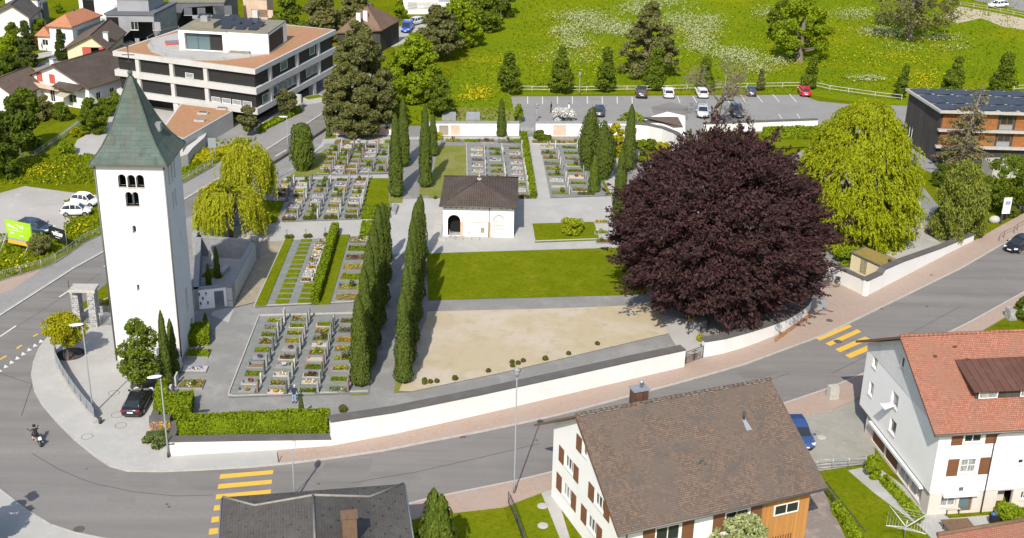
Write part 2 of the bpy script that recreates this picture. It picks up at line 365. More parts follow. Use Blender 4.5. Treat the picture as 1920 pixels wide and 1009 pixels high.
M['pinkstone'] = mat('pinkish_stone', (0.56, 0.40, 0.30), 0.85, [(1.2, (0.62, 0.5, 0.4), 0.45, 0.7), (5, (0.47, 0.33, 0.25), 0.55, 0.8)])
M['rubble'] = tilemat('rubble_stone_masonry', (0.42, 0.41, 0.40), (0.13, 0.13, 0.13), 0.32, 0.2, (0.55, 0.54, 0.52), 0.03, 0.9, [(3, (0.25, 0.245, 0.24), 0.48, 0.62)], 0.7)
M['rooftile'] = tilemat('brown_clay_tiles', (0.122, 0.087, 0.067), (0.20, 0.142, 0.107), 0.2, 0.165, (0.07, 0.052, 0.042), 0.012, 0.85, [(0.25, (0.135, 0.105, 0.085), 0.45, 0.65), (1.6, (0.22, 0.135, 0.09), 0.56, 0.78), (0.55, (0.105, 0.092, 0.08), 0.52, 0.72), (6, (0.20, 0.15, 0.115), 0.62, 0.78)], 0.9)
M['redtile'] = tilemat('red_clay_tiles', (0.33, 0.125, 0.08), (0.43, 0.19, 0.125), 0.19, 0.17, (0.15, 0.065, 0.045), 0.014, 0.85, [(0.25, (0.29, 0.14, 0.09), 0.45, 0.65), (1.3, (0.21, 0.125, 0.085), 0.54, 0.78), (4, (0.47, 0.25, 0.17), 0.6, 0.78)], 0.9)
M['darktile'] = tilemat('dark_brown_tiles', (0.088, 0.065, 0.052), (0.118, 0.088, 0.07), 0.26, 0.34, (0.035, 0.028, 0.023), 0.035, 0.8, [(0.4, (0.1, 0.08, 0.065), 0.45, 0.7), (2, (0.13, 0.10, 0.08), 0.58, 0.8)], 0.9, offset=0.0)
M['fibre'] = tilemat('grey_fibre_slates', (0.082, 0.073, 0.066), (0.098, 0.088, 0.08), 0.4, 0.22, (0.05, 0.045, 0.042), 0.012, 0.85, [(0.4, (0.11, 0.1, 0.09), 0.45, 0.7), (9, (0.15, 0.142, 0.13), 0.62, 0.72), (2, (0.07, 0.063, 0.058), 0.5, 0.75)], 0.5)
M['orangetile'] = tilemat('orange_clay_tiles', (0.46, 0.185, 0.095), (0.53, 0.235, 0.135), 0.3, 0.36, (0.28, 0.11, 0.06), 0.03, 0.85, [(0.4, (0.43, 0.19, 0.11), 0.45, 0.7)], 0.8)
M['brownroof'] = tilemat('plain_brown_roof', (0.165, 0.10, 0.07), (0.20, 0.125, 0.085), 0.3, 0.3, (0.11, 0.07, 0.05), 0.02, 0.85, [(0.3, (0.2, 0.13, 0.095), 0.45, 0.65)], 0.6)
M['copper'] = tilemat('verdigris_copper', (0.062, 0.092, 0.076), (0.088, 0.12, 0.10), 0.9, 0.42, (0.07, 0.095, 0.08), 0.02, 0.62, [(0.5, (0.095, 0.09, 0.07), 0.5, 0.68, (1, 0.25, 1)), (1.1, (0.05, 0.062, 0.052), 0.52, 0.72, (1.4, 0.3, 1)), (4, (0.115, 0.15, 0.128), 0.58, 0.8)], 0.5)
M['sheetmetal'] = tilemat('rusty_brown_sheet_metal', (0.105, 0.05, 0.036), (0.12, 0.058, 0.042), 0.62, 30, (0.05, 0.026, 0.02), 0.03, 0.6, [(1, (0.14, 0.07, 0.05), 0.5, 0.75)], 0.7, offset=0)
M['sedum'] = mat('sedum_roof', (0.36, 0.185, 0.10), 0.95, [(0.25, (0.31, 0.21, 0.10), 0.45, 0.65), (1.2, (0.45, 0.22, 0.135), 0.5, 0.72), (5, (0.3, 0.2, 0.085), 0.55, 0.8)], (10, 0.4, 0.05))
M['moss'] = mat('mossy_roof', (0.26, 0.18, 0.05), 0.95, [(1, (0.2, 0.17, 0.04), 0.45, 0.65), (4, (0.32, 0.22, 0.08), 0.5, 0.75)], (10, 0.4, 0.05))
M['graveldark'] = mat('roof_gravel', (0.205, 0.19, 0.145), 0.95, [(2, (0.25, 0.23, 0.175), 0.45, 0.7)], (20, 0.3, 0.02))
M['fairface'] = mat('fair_faced_concrete', (0.50, 0.485, 0.46), 0.85, [(0.4, (0.45, 0.435, 0.41), 0.45, 0.7), (2, (0.53, 0.515, 0.49), 0.5, 0.8)], (10, 0.08, 0.01))
M['greypanel'] = mat('grey_facade', (0.30, 0.30, 0.315), 0.8, [(0.3, (0.26, 0.26, 0.275), 0.45, 0.65), (2, (0.33, 0.33, 0.345), 0.5, 0.8)])
M['greydark'] = mat('slate_grey_facade', (0.12, 0.125, 0.14), 0.8, [(0.3, (0.145, 0.15, 0.165), 0.45, 0.65)])
M['blind'] = tilemat('dark_slatted_blind', (0.025, 0.024, 0.024), (0.032, 0.03, 0.029), 2.2, 0.11, (0.012, 0.012, 0.012), 0.012, 0.55, (), 0.3, offset=0)
M['bark'] = mat('bark', (0.14, 0.11, 0.085), 0.95, [(2, (0.09, 0.07, 0.055), 0.45, 0.7, (3, 3, 0.6))], (12, 0.5, 0.03))
M['bark_grey'] = mat('grey_bark', (0.19, 0.155, 0.115), 0.95, [(2, (0.13, 0.105, 0.08), 0.45, 0.7, (3, 3, 0.6))], (12, 0.5, 0.03))
M['bark_pale'] = mat('birch_bark', (0.5, 0.47, 0.42), 0.9, [(2, (0.2, 0.18, 0.16), 0.55, 0.7)])
M['darkwood'] = tilemat('dark_weathered_boards', (0.05, 0.044, 0.04), (0.075, 0.066, 0.06), 0.16, 12, (0.02, 0.018, 0.016), 0.01, 0.85, [(0.6, (0.085, 0.077, 0.072), 0.48, 0.7, (1, 0.3, 1))], 0.5, offset=0)
M['larch'] = tilemat('orange_larch_boards', (0.27, 0.105, 0.032), (0.33, 0.135, 0.042), 4, 0.12, (0.25, 0.1, 0.035), 0.008, 0.75, [(0.7, (0.22, 0.09, 0.03), 0.48, 0.72)], 0.3, offset=0)
M['larchv'] = tilemat('golden_larch_boards', (0.44, 0.20, 0.055), (0.53, 0.27, 0.085), 0.12, 9, (0.24, 0.1, 0.03), 0.008, 0.75, [(0.9, (0.37, 0.16, 0.05), 0.48, 0.72, (1, 0.3, 1))], 0.4, offset=0)
M['whiteboard'] = tilemat('pale_vertical_boards', (0.66, 0.65, 0.63), (0.70, 0.69, 0.67), 0.24, 9, (0.45, 0.44, 0.43), 0.012, 0.85, [(0.6, (0.6, 0.59, 0.57), 0.5, 0.72, (1, 0.3, 1))], 0.6, offset=0)
M['shutter'] = tilemat('brown_shutter', (0.20, 0.085, 0.04), (0.23, 0.10, 0.05), 3, 0.055, (0.10, 0.042, 0.022), 0.008, 0.7, (), 0.5, offset=0)
M['shutter_red'] = tilemat('red_shutter', (0.50, 0.10, 0.07), (0.54, 0.12, 0.085), 3, 0.06, (0.36, 0.07, 0.05), 0.008, 0.7, (), 0.4, offset=0)
M['wood'] = mat('brown_wood', (0.17, 0.105, 0.065), 0.8, [(2, (0.12, 0.075, 0.048), 0.45, 0.7, (4, 1, 1))])
M['woodgrey'] = mat('weathered_rail', (0.5, 0.46, 0.39), 0.85, [(2, (0.38, 0.35, 0.3), 0.45, 0.7)])
M['frame'] = mat('white_window_frame', (0.72, 0.71, 0.68), 0.6)
M['framedark'] = mat('dark_window_frame', (0.06, 0.055, 0.05), 0.6)
M['sill'] = mat('window_sill', (0.55, 0.52, 0.48), 0.8)
M['curtain'] = mat('curtained_glass', (0.20, 0.205, 0.205), 0.25, [(6, (0.42, 0.42, 0.41), 0.48, 0.6, (3, 3, 0.4))], spec=0.5)
def glassmat(name, col, rough=0.06):
    m, nt, b = newmat(name); b.inputs['Base Color'].default_value = c4(col); b.inputs['Roughness'].default_value = rough
    b.inputs['Specular IOR Level'].default_value = 0.7; return m
M['glass'] = glassmat('window_glass', (0.025, 0.03, 0.034))
M['glassblue'] = glassmat('tinted_glass', (0.10, 0.15, 0.16))
M['solar'] = tilemat('solar_cells', (0.03, 0.034, 0.044), (0.036, 0.041, 0.052), 0.3, 0.3, (0.06, 0.062, 0.068), 0.012, 0.35, (), 0.05, offset=0)
M['metal'] = mat('galvanised_steel', (0.42, 0.43, 0.43), 0.45, [(2, (0.36, 0.37, 0.37), 0.45, 0.7)], metal=0.5)
M['metaldark'] = mat('dark_steel', (0.06, 0.062, 0.065), 0.5, metal=0.3)
M['lampgrey'] = mat('grey_lamp_paint', (0.24, 0.26, 0.27), 0.5)
M['lampwhite'] = mat('lamp_shell', (0.70, 0.70, 0.70), 0.4)
M['lampglass'] = glassmat('lantern_glass', (0.45, 0.48, 0.46), 0.2)
M['zinc'] = mat('zinc_gutter', (0.15, 0.14, 0.13), 0.55, metal=0.4)
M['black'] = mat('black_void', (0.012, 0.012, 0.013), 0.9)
# foliage
M['lf_cypress'] = leafmat('cypress_sprays', (0.05, 0.075, 0.014), (0.105, 0.135, 0.024), (0.075, 0.10, 0.018), 0.15)
M['lf_yew'] = leafmat('yew_sprays', (0.06, 0.09, 0.012), (0.12, 0.155, 0.022), (0.09, 0.12, 0.016), 0.15)
M['lf_beech'] = leafmat('copper_beech_leaves', (0.038, 0.018, 0.020), (0.105, 0.054, 0.053), (0.066, 0.040, 0.036), 0.22)
M['lf_willow'] = leafmat('willow_leaves', (0.30, 0.32, 0.012), (0.48, 0.48, 0.04), (0.37, 0.38, 0.02), 0.35)
M['lf_lime'] = leafmat('fresh_green_leaves', (0.25, 0.295, 0.008), (0.41, 0.445, 0.03), (0.32, 0.355, 0.012), 0.35)
M['lf_birch'] = leafmat('weeping_birch_leaves', (0.15, 0.18, 0.025), (0.27, 0.30, 0.06), (0.20, 0.225, 0.035), 0.3)
M['lf_green'] = leafmat('mid_green_leaves', (0.085, 0.125, 0.012), (0.175, 0.225, 0.024), (0.125, 0.165, 0.016), 0.3)
M['lf_dark'] = leafmat('dark_green_leaves', (0.06, 0.095, 0.012), (0.125, 0.165, 0.022), (0.085, 0.12, 0.015), 0.25)
M['lf_bright'] = leafmat('bright_green_leaves', (0.165, 0.235, 0.010), (0.29, 0.36, 0.022), (0.21, 0.275, 0.012), 0.35)
M['lf_pine'] = leafmat('pine_needles', (0.085, 0.09, 0.03), (0.17, 0.17, 0.062), (0.125, 0.13, 0.036), 0.15)
M['lf_spruce'] = leafmat('spruce_needles', (0.05, 0.075, 0.018), (0.11, 0.14, 0.034), (0.08, 0.10, 0.024), 0.15)
M['lf_hedge'] = leafmat('hedge_leaves', (0.11, 0.165, 0.008), (0.24, 0.30, 0.015), (0.17, 0.225, 0.010), 0.25, nscale=0.6)
M['lf_golden'] = leafmat('golden_leaves', (0.27, 0.265, 0.008), (0.44, 0.42, 0.02), (0.36, 0.335, 0.008), 0.3)
M['lf_box'] = leafmat('box_ball_leaves', (0.06, 0.065, 0.012), (0.14, 0.13, 0.03), (0.10, 0.10, 0.02), 0.15)
M['lf_dull'] = leafmat('sparse_grey_green_leaves', (0.12, 0.125, 0.036), (0.22, 0.22, 0.075), (0.17, 0.16, 0.055), 0.25)
M['lf_brown'] = leafmat('bare_brown_twigs', (0.16, 0.125, 0.085), (0.26, 0.21, 0.15), None, 0.0)
M['lf_pale'] = leafmat('pale_blossoming_leaves', (0.22, 0.27, 0.05), (0.5, 0.52, 0.3), None, 0.3)
M['lf_redhedge'] = leafmat('reddish_hedge_leaves', (0.16, 0.05, 0.025), (0.24, 0.085, 0.035), (0.17, 0.09, 0.03), 0.2)
M['lf_lavender'] = leafmat('lavender_bush', (0.075, 0.105, 0.03), (0.15, 0.18, 0.06), None, 0.15)
FLC = {'yellow': (0.62, 0.43, 0.01), 'orange': (0.62, 0.20, 0.02), 'red': (0.42, 0.035, 0.035), 'purple': (0.17, 0.06, 0.22), 'violet': (0.22, 0.17, 0.46), 'white': (0.72, 0.70, 0.66), 'pink': (0.55, 0.27, 0.28), 'maroon': (0.13, 0.025, 0.045), 'blue': (0.10, 0.12, 0.30)}
for k, c in FLC.items(): M['fl_'+k] = leafmat(k+'_petals', tuple(x*0.6+.02 for x in c), tuple(min(0.75, x*1.0+.02) for x in c), None, 0.15)
# ---------------------------------------------------------------- ground, roads, paving
CZ = 0.12
def sheet(name, pix, z, m, z0=None, kind='structure', world=None):
    mb = MB(); pts = world or PP(pix, z)
    if z0 is None: mb.sheet(pts, z)
    else: mb.prism(pts, z0, z)
    return struct(mb.build(name, m), kind)
g = MB(); g.face([(-900, -200, 0), (900, -200, 0), (900, 1500, 0), (-900, 1500, 0)]); struct(g.build('ground', M['ground']))
sheet('pavement', [(612, 243), (510, 309), (430, 360), (360, 404), (300, 440), (250, 500), (345, 500), (375, 424), (522, 325), (602, 268), (620, 248)], CZ+0.002, M['asphalt_old'], 0.0)
sheet('meadow', [(952, -60), (905, 75), (845, 150), (790, 190), (740, 212), (700, 232), (930, 232), (972, 228), (958, 178), (1500, 174), (1560, 186), (1690, 200), (1950, 210), (2200, 120), (2200, -60)], 0.012, M['meadow'])
sheet('gravel_lot', [(-120, 372), (0, 362), (47, 349), (127, 360), (182, 366), (185, 380), (165, 398), (139, 408), (120, 430), (88, 437), (60, 440), (0, 454), (-120, 470)], 0.02, M['gravel_lot'])
sheet('parking_lot', [(958, 181), (1500, 178), (1535, 190), (1600, 196), (1760, 200), (1760, 330), (1690, 300), (1655, 250), (1520, 250), (1316, 246), (1320, 300), (1230, 300), (1215, 226), (1190, 234), (1006, 234), (1008, 262), (974, 262)], 0.03, M['asphalt_old'])
# streets of the far neighbourhood
sheet('side_street', [(-30, 172), (30, 156), (75, 118), (110, 100), (140, 92), (125, 112), (70, 140), (20, 165), (-30, 185)], 0.02, M['asphalt_old'])
sheet('far_street', [(60, 102), (160, 85), (160, 95), (60, 112)], 0.024, M['concrete'])
sheet('far_road', [(1780, -10), (1960, 30), (1960, 8), (1840, -14)], 0.03, M['asphalt_old'])
sheet('earth_bank', [(1765, 30), (1800, 12), (1900, 30), (1960, 45), (1960, 62), (1880, 50), (1840, 34), (1795, 44)], 0.02, M['sand'])
sheet('yard', [(690, 78), (770, 40), (840, 20), (880, 24), (830, 70), (735, 88)], 0.02, M['concrete'])
sheet('far_lane', [(760, -4), (960, -6), (900, 12), (830, 24), (760, 6)], 0.022, M['concrete'])
sheet('forecourt', [(365, 285), (440, 215), (480, 190), (620, 120), (700, 130), (607, 190), (500, 251), (420, 300), (380, 300)], 0.02, M['asphalt_old'])
sheet('courtyard_paving', [(210, 190), (300, 175), (460, 210), (380, 250), (200, 240)], 0.026, M['concrete'])
# main road
sheet('main_road', [(-160, 688), (0, 591), (136, 504), (197, 470), (347, 373), (507, 276), (603, 214), (700, 153), (810, 78), (825, 90), (720, 165), (612, 243), (510, 309), (430, 360), (360, 404), (143, 578), (85, 634), (0, 695), (-160, 830)], 0.03, M['asphalt_main'])
mb = MB()
NW = [(-160, 648), (0, 553), (25, 544), (84, 503), (127, 478), (161, 455), (193, 440), (344, 345), (399, 313), (496, 252), (607, 190), (700, 135)]
NE = [(-160, 688), (0, 591), (136, 504), (197, 470), (347, 373), (507, 276), (603, 214), (700, 153)]
mb.prism(PP(NW)+PP(NE)[::-1], 0, CZ); struct(mb.build('pavement', M['asphalt_old']))
mb = MB(); mb.prism(PP([(-160, 560), (0, 529), (78, 504), (105, 492), (127, 478), (84, 503), (25, 544), (0, 553), (-160, 648)]), 0, CZ+0.006); struct(mb.build('pavement', M['brickpave']))
# lower road along the cemetery wall
NK = [(143, 590), (110, 615), (90, 634), (74, 655), (64, 680), (60, 705), (66, 735), (80, 760), (107, 792), (140, 825), (180, 857), (207, 875), (240, 884), (300, 885), (380, 882), (480, 876), (560, 868), (640, 858), (720, 846), (800, 830), (900, 811), (1000, 790), (1060, 776), (1150, 752), (1250, 725), (1320, 706), (1400, 683), (1480, 653), (1540, 631), (1600, 603), (1700, 554), (1800, 505), (1850, 476), (1920, 436), (2060, 350)]
SK = [(-200, 700), (-120, 800), (-60, 865), (0, 920), (47, 957), (95, 986), (140, 1001), (185, 1010), (260, 1024), (400, 1022), (560, 1000), (700, 965), (805, 936), (964, 904), (1038, 886), (1200, 845), (1350, 800), (1487, 752), (1550, 731), (1640, 693), (1817, 606), (1920, 549), (2060, 468)]
sheet('lower_road', NK+SK[::-1], 0.022, M['asphalt'])
# kerbs
def kerb(pix, w=0.16, z=CZ+0.012, name='kerb'):
    P = PP(pix); mb = MB(); L = []
    for i, p in enumerate(P):
        d = (P[min(i+1, len(P)-1)]-P[max(0, i-1)]).normalized(); n = Vector((-d.y, d.x, 0))
        L.append((p-n*w/2, p+n*w/2))
    for (a, b), (c, d) in zip(L, L[1:]):
        mb.hexa([(a.x, a.y, 0), (c.x, c.y, 0), (d.x, d.y, 0), (b.x, b.y, 0)][::1], [(a.x, a.y, z), (c.x, c.y, z), (d.x, d.y, z), (b.x, b.y, z)])
    return struct(mb.build(name, M['kerb']))
kerb(NK); kerb(SK); kerb(NE[1:], 0.14)
# pavement on the cemetery side: pale plaza round the tower, reddish blocks along the wall
mb = MB(); mb.prism(PP(NK[:16]+[(520, 872), (520, 846), (318, 858), (302, 800), (280, 790), (300, 735), (330, 640), (360, 600), (345, 560), (200, 560)]), 0, CZ); struct(mb.build('plaza', M['concrete']))
WB = [(520, 846), (622, 838), (1283, 690), (1283, 664), (1321, 664), (1319, 672), (1394, 654), (1451, 632), (1488, 613), (1512, 594), (1512, 560), (1524, 535), (1545, 518), (1622, 558), (1825, 453), (1834, 449), (1879, 423), (1930, 396), (2060, 316)]
mb = MB(); mb.prism(PP([(520, 872)]+NK[16:]+WB[::-1]), 0, CZ); struct(mb.build('pavement', M['brickpave']))
# far side of the lower road
mb = MB(); mb.prism(PP(SK[:8]+[(185, 1080), (-200, 1080)]), 0, CZ); struct(mb.build('pavement', M['concrete']))
mb = MB(); mb.prism(PP(SK[9:]+[(2060, 500), (1920, 575), (1840, 622), (1640, 735), (1560, 770), (1497, 782), (1350, 836), (1200, 880), (1042, 915), (945, 952), (805, 968), (700, 995), (560, 1030), (400, 1060)]), 0, CZ); struct(mb.build('pavement', M['brickpave']))
# ground of the cemetery and of the gardens
sheet('cemetery_path', [(347, 606), (348, 450), (372, 424), (520, 318), (615, 247), (760, 236), (975, 236), (974, 262), (1008, 262), (1010, 240), (1205, 236), (1290, 262), (1330, 330), (1420, 330), (1560, 250), (1690, 300), (1755, 380), (1800, 440), (1760, 470), (1690, 492), (1620, 512), (1545, 505), (1500, 580), (1440, 606), (1321, 662), (1283, 664), (620, 815), (330, 835), (295, 770), (335, 640)], CZ+0.004, M['gravel'], 0.0)
LV = [0]
def inner(name, pix, m, lvl=1):
    LV[0] += 1
    return sheet(name, pix, CZ+0.010+0.003*LV[0], m)
inner('courtyard_floor', [(368, 535), (430, 535), (478, 462), (375, 452)], M['flags'])
inner('path', [(368, 430), (480, 421), (530, 416), (676, 411), (735, 409), (735, 374), (803, 372), (830, 372), (1145, 368), (1160, 465), (800, 476), (730, 477), (733, 441), (676, 442), (500, 453), (366, 460)], M['concrete'])
inner('path', [(395, 590), (428, 605), (440, 578), (422, 578), (400, 584)], M['concrete'])
inner('path', [(602, 270), (745, 266), (757, 262), (800, 262), (975, 262), (976, 256), (608, 257)], M['flags'])
inner('path', [(1000, 256), (1013, 272), (1032, 371), (1006, 372), (985, 257)], M['concrete'], 2)
inner('path', [(531, 334), (728, 327), (728, 334), (531, 341)], M['flags'])
inner('path', [(622, 250), (560, 312), (500, 345), (520, 335), (606, 275), (612, 262)], M['flags'])
inner('path', [(1150, 318), (1175, 300), (1160, 290), (1146, 292), (1130, 340), (1150, 372), (1160, 365)], M['concrete'])
for pix, m in (([(693, 334), (729, 334), (728, 412), (676, 410)], 'lawn'), ([(539, 332), (596, 329), (622, 277), (611, 279)], 'lawn_dry'), ([(478, 421), (517, 418), (533, 379), (468, 370)], 'lawn'),
               ([(803, 371), (878, 371), (874.6, 272.5), (822, 273)], 'lawn_dry'), ([(996.5, 419), (1113.5, 416), (1125, 450.5), (1003, 455)], 'lawn'), ([(800, 475), (1165, 464), (1230, 500), (1210, 552), (803, 563)], 'lawn'),
               ([(657, 741), (660, 722), (694, 720), (690, 740)], 'lawn_dry'), ([(739, 736), (741, 716), (772, 714), (770, 735)], 'lawn_dry'), ([(728, 380), (729, 365), (756, 366), (754, 380)], 'lawn_dry'), ([(785, 365), (788, 350), (808, 350), (808, 366)], 'lawn_dry'),
               ([(1116, 330), (1130, 332), (1146, 366), (1118, 367)], 'lawn'), ([(1195, 300), (1215, 262), (1240, 268), (1225, 300)], 'lawn'), ([(1440, 262), (1520, 258), (1520, 275), (1430, 280)], 'lawn'),
               ([(608, 260), (611, 252), (630, 252), (628, 259)], 'lawn')):
    inner('lawn', pix, M[m])
inner('sand_bed', [(801, 584), (1052, 578), (1198, 572), (1232, 560), (1241, 598), (1254, 625), (1139, 652), (1022, 680), (935, 700), (848, 718), (772, 734), (748, 733), (756, 716), (775, 660), (798, 600)], M['sand'])
inner('path', [(1238, 590), (1285, 598), (1300, 610), (1322, 640), (1318, 664), (1284, 664), (1268, 650), (1254, 626)], M['concrete'])
inner('path', [(1600, 500), (1680, 440), (1700, 400), (1720, 405), (1740, 440), (1770, 458), (1690, 490)], M['gravel_lot'])
# verge and garden lawns
sheet('lawn', [(70, 250), (120, 222), (200, 214), (165, 250), (70, 304), (-40, 320), (-40, 262)], 0.014, M['lawn'])
sheet('garden_path', [(130, 290), (145, 262), (185, 240), (215, 232), (215, 285), (160, 292)], 0.02, M['concrete'])
sheet('lawn', [(835, 958), (940, 938), (972, 1030), (850, 1040)], 0.03, M['lawn'])
sheet('lawn', [(962, 940), (1036, 918), (1030, 960), (1060, 1030), (985, 1030)], 0.03, M['lawn'])
sheet('garden_strip', [(1012, 918), (1040, 915), (1075, 1030), (1058, 1030), (1030, 960)], 0.034, M['concrete'])
sheet('lawn', [(1538, 884), (1612, 876), (1720, 985), (1760, 1040), (1640, 1040), (1600, 985)], 0.03, M['lawn'])
sheet('garden_path', [(1590, 882), (1640, 872), (1780, 972), (1920, 960), (1960, 1060), (1775, 1040), (1728, 990), (1640, 925)], 0.036, M['flags'])
sheet('driveway', [(1470, 790), (1497, 782), (1560, 768), (1610, 745), (1640, 800), (1640, 868), (1530, 884), (1500, 870)], 0.03, M['driveway'])
sheet('cobbled_drive', [(1490, 900), (1535, 900), (1600, 1040), (1460, 1040)], 0.03, M['cobble'])
# ---------------------------------------------------------------- road markings
def marks(name, quads, m, z):
    mb = MB()
    for q in quads:
        P = PP(q, z)
        if (P[1]-P[0]).cross(P[2]-P[0]).z < 0: P = P[::-1]
        mb.face(P)
    return struct(mb.build(name, m))
cw = []
for lx, y0, rx, y1, h in ((94, 309, 375, 286, 24), (84, 361, 368, 337, 25), (73, 416, 362, 389, 26), (62, 474, 356, 446, 28), (49, 535, 348, 505, 30), (36, 597, 341, 565, 32), (22, 664, 333, 630, 33)):
    f = lambda x, y: (380+x*.35417, 780+y*.35417)
    cw.append([f(lx, y0), f(rx, y1), f(rx-3, y1+h*.9), f(lx-5, y0+h)])
marks('crosswalk', cw, M['yellow'], 0.034)
marks('crosswalk', [[(1529.6, 634), (1591.7, 608.6), (1598, 612.5), (1537, 639)], [(1547.5, 644), (1607, 617.4), (1615.6, 622), (1556, 649)], [(1566, 655), (1622, 631), (1632, 636), (1575, 660.5)], [(1584.6, 666), (1640, 642), (1650, 648), (1594, 672)]], M['yellow'], 0.034)
def strip(a, b, w):
    A, B = G(*a), G(*b); d = (B-A).normalized(); n = Vector((-d.y, d.x, 0))*w/2
    return [PX(A-n), PX(B-n), PX(B+n), PX(A+n)]
dashes = [strip((111, 557), (139.5, 538), .18), strip((0, 631), (30, 611), .18), strip((516, 293), (537, 281), .18), strip((195, 500), (222, 481), .18), strip((400, 364), (422, 350), .18), strip((568, 259), (585, 247), .18), strip((455, 331), (475, 318.5), .18)]
marks('lane_marking', dashes, M['whitepaint'], 0.042)
marks('edge_line', [strip(a, b, .14) for a, b in zip(NE[1:6], NE[2:7])], M['whitepaint'], CZ+0.014)
marks('lane_marking', [strip((62.5, 631), (71, 626), .22), strip((31, 654), (41, 647), .22), (strip((0, 674), (12, 667), .22)), strip((137, 580), (142, 576), .22)], M['yellow'], 0.042)
th = []
for k in range(8):
    x, y = 77-k*11, 640.5+k*7.9
    a, b = G(x-4.5, y+3), G(x+5, y+.2); t = G(x-2, y-4.2)
    th.append([PX(a), PX(b), PX(t)])
marks('yield_line', th, M['whitepaint'], 0.042)
pl = [strip((989+28*k, 181), (989.5+28*k, 194.5), .14) for k in range(8)]
pl += [strip((1270, 180), (1275, 193), .14), strip((1299, 180), (1307, 193), .14), strip((1359, 180), (1368, 193), .14), strip((1389, 178), (1398, 192), .14), strip((1419, 178), (1430, 192), .14), strip((1449, 177), (1461, 191), .14), strip((1480, 176), (1493, 191), .14), strip((1460, 214), (1466, 223), .12), strip((1494, 213), (1500, 222), .12)]
marks('parking_bay_lines', pl, M['whitepaint'], 0.042)
sheet('asphalt_patch', [(1221, 200), (1258, 192), (1290, 200), (1290, 225), (1228, 222)], 0.034, M['asphalt'])
sheet('asphalt_patch', [(590, 905), (610, 868), (700, 858), (690, 900), (640, 930)], 0.0245, M['asphalt_main'])
sheet('asphalt_patch', [(205, 905), (260, 915), (250, 950), (200, 940)], 0.0245, M['asphalt_main'])
sheet('asphalt_patch', [(1380, 700), (1440, 682), (1470, 696), (1405, 716)], 0.0245, M['asphalt_main'])
M['tar'] = mat('tar_seam', (0.07, 0.068, 0.066), 0.6)
marks('tar_seam', [strip(a, b, .05) for P_ in ([(600, 868), (590, 885), (572, 905), (556, 922)], [(60, 850), (110, 880), (170, 905), (250, 922), (330, 930), (400, 928)], [(660, 905), (780, 885), (900, 858), (1010, 832)], [(1120, 810), (1250, 772), (1370, 735), (1480, 700)], [(1560, 700), (1680, 640), (1800, 575)], [(0, 700), (60, 720), (40, 780)], [(20, 620), (110, 562), (190, 512)]) for a, b in zip(P_, P_[1:])], M['tar'], 0.037)
k = 0
for px, py, r, lab in ((148, 993, .42, 'rusty oval manhole cover by the kerb at the bottom left corner'), (1571, 641, .42, 'dark manhole cover lying on the yellow stripes of the right crosswalk'), (162, 880, .1, 'small valve cover in the road below the plaza kerb'), (693, 946, .13, ''), (597, 908, .13, 'small round valve cover on the road beyond the dark hipped roof'), (1006, 826, .13, 'small round valve cover on the road left of the brown roofed house'), (694+1e-3, 946, .1, ''), (313, 946, .12, 'lone valve cover left of the left crosswalk'), (317, 951, .12, 'lower valve cover of the group left of the crosswalk'), (1590, 659, .12, 'tiny valve cover between stripes of the right crosswalk'), (1555, 603, .35, 'round manhole outline in the reddish pavement by the right crosswalk')):
    if not lab: continue
    mb = MB(); p = G(px, py); z = CZ if px == 1555 else 0.02
    mb.lathe([(r, z), (r, z+.016), (r*.86, z+.02), (r*.8, z+.016)], 16, (p.x, p.y, 0)); tag(mb.build('manhole_cover', M['iron']), lab, 'manhole cover')
for px, py, w, lab in ((868, 820, .5, 'square drain grate by the kerb below the left part of the white wall'), (1298, 711, .5, 'square drain grate by the kerb below the small gate'), (1651, 579, .5, 'drain grate by the kerb beyond the right crosswalk'), (1746, 518, .3, 'small grate in the brick pavement below the white wall on the right'), (1738, 575, .3, 'small dark grate in the road on the right')):
    p = G(px, py); mb = MB(); z = CZ if py == 518 else .02
    mb.box((p.x, p.y, z), (w, w*.7, .02), R(14))
    for j in range(5): mb.box((p.x, p.y+(j-2)*w*.12, z+.02), (w*.8, w*.04, .006), R(14))
    tag(mb.build('drain_grate', M['iron']), lab, 'drain')
mb = MB()
for px, py, r in ((214, 739, .5), (220, 780, .52), (227, 800, .5), (164, 821, .5)):
    p = G(px, py); n = 28
    for j in range(n):
        a, b = 2*math.pi*j/n, 2*math.pi*(j+1)/n
        mb.face([(p.x+r*math.cos(a), p.y+r*math.sin(a), CZ+.006), (p.x+r*math.cos(b), p.y+r*math.sin(b), CZ+.006), (p.x+(r-.05)*math.cos(b), p.y+(r-.05)*math.sin(b), CZ+.006), (p.x+(r-.05)*math.cos(a), p.y+(r-.05)*math.sin(a), CZ+.006)][::-1])
struct(mb.build('plaza_rings', M['iron']))
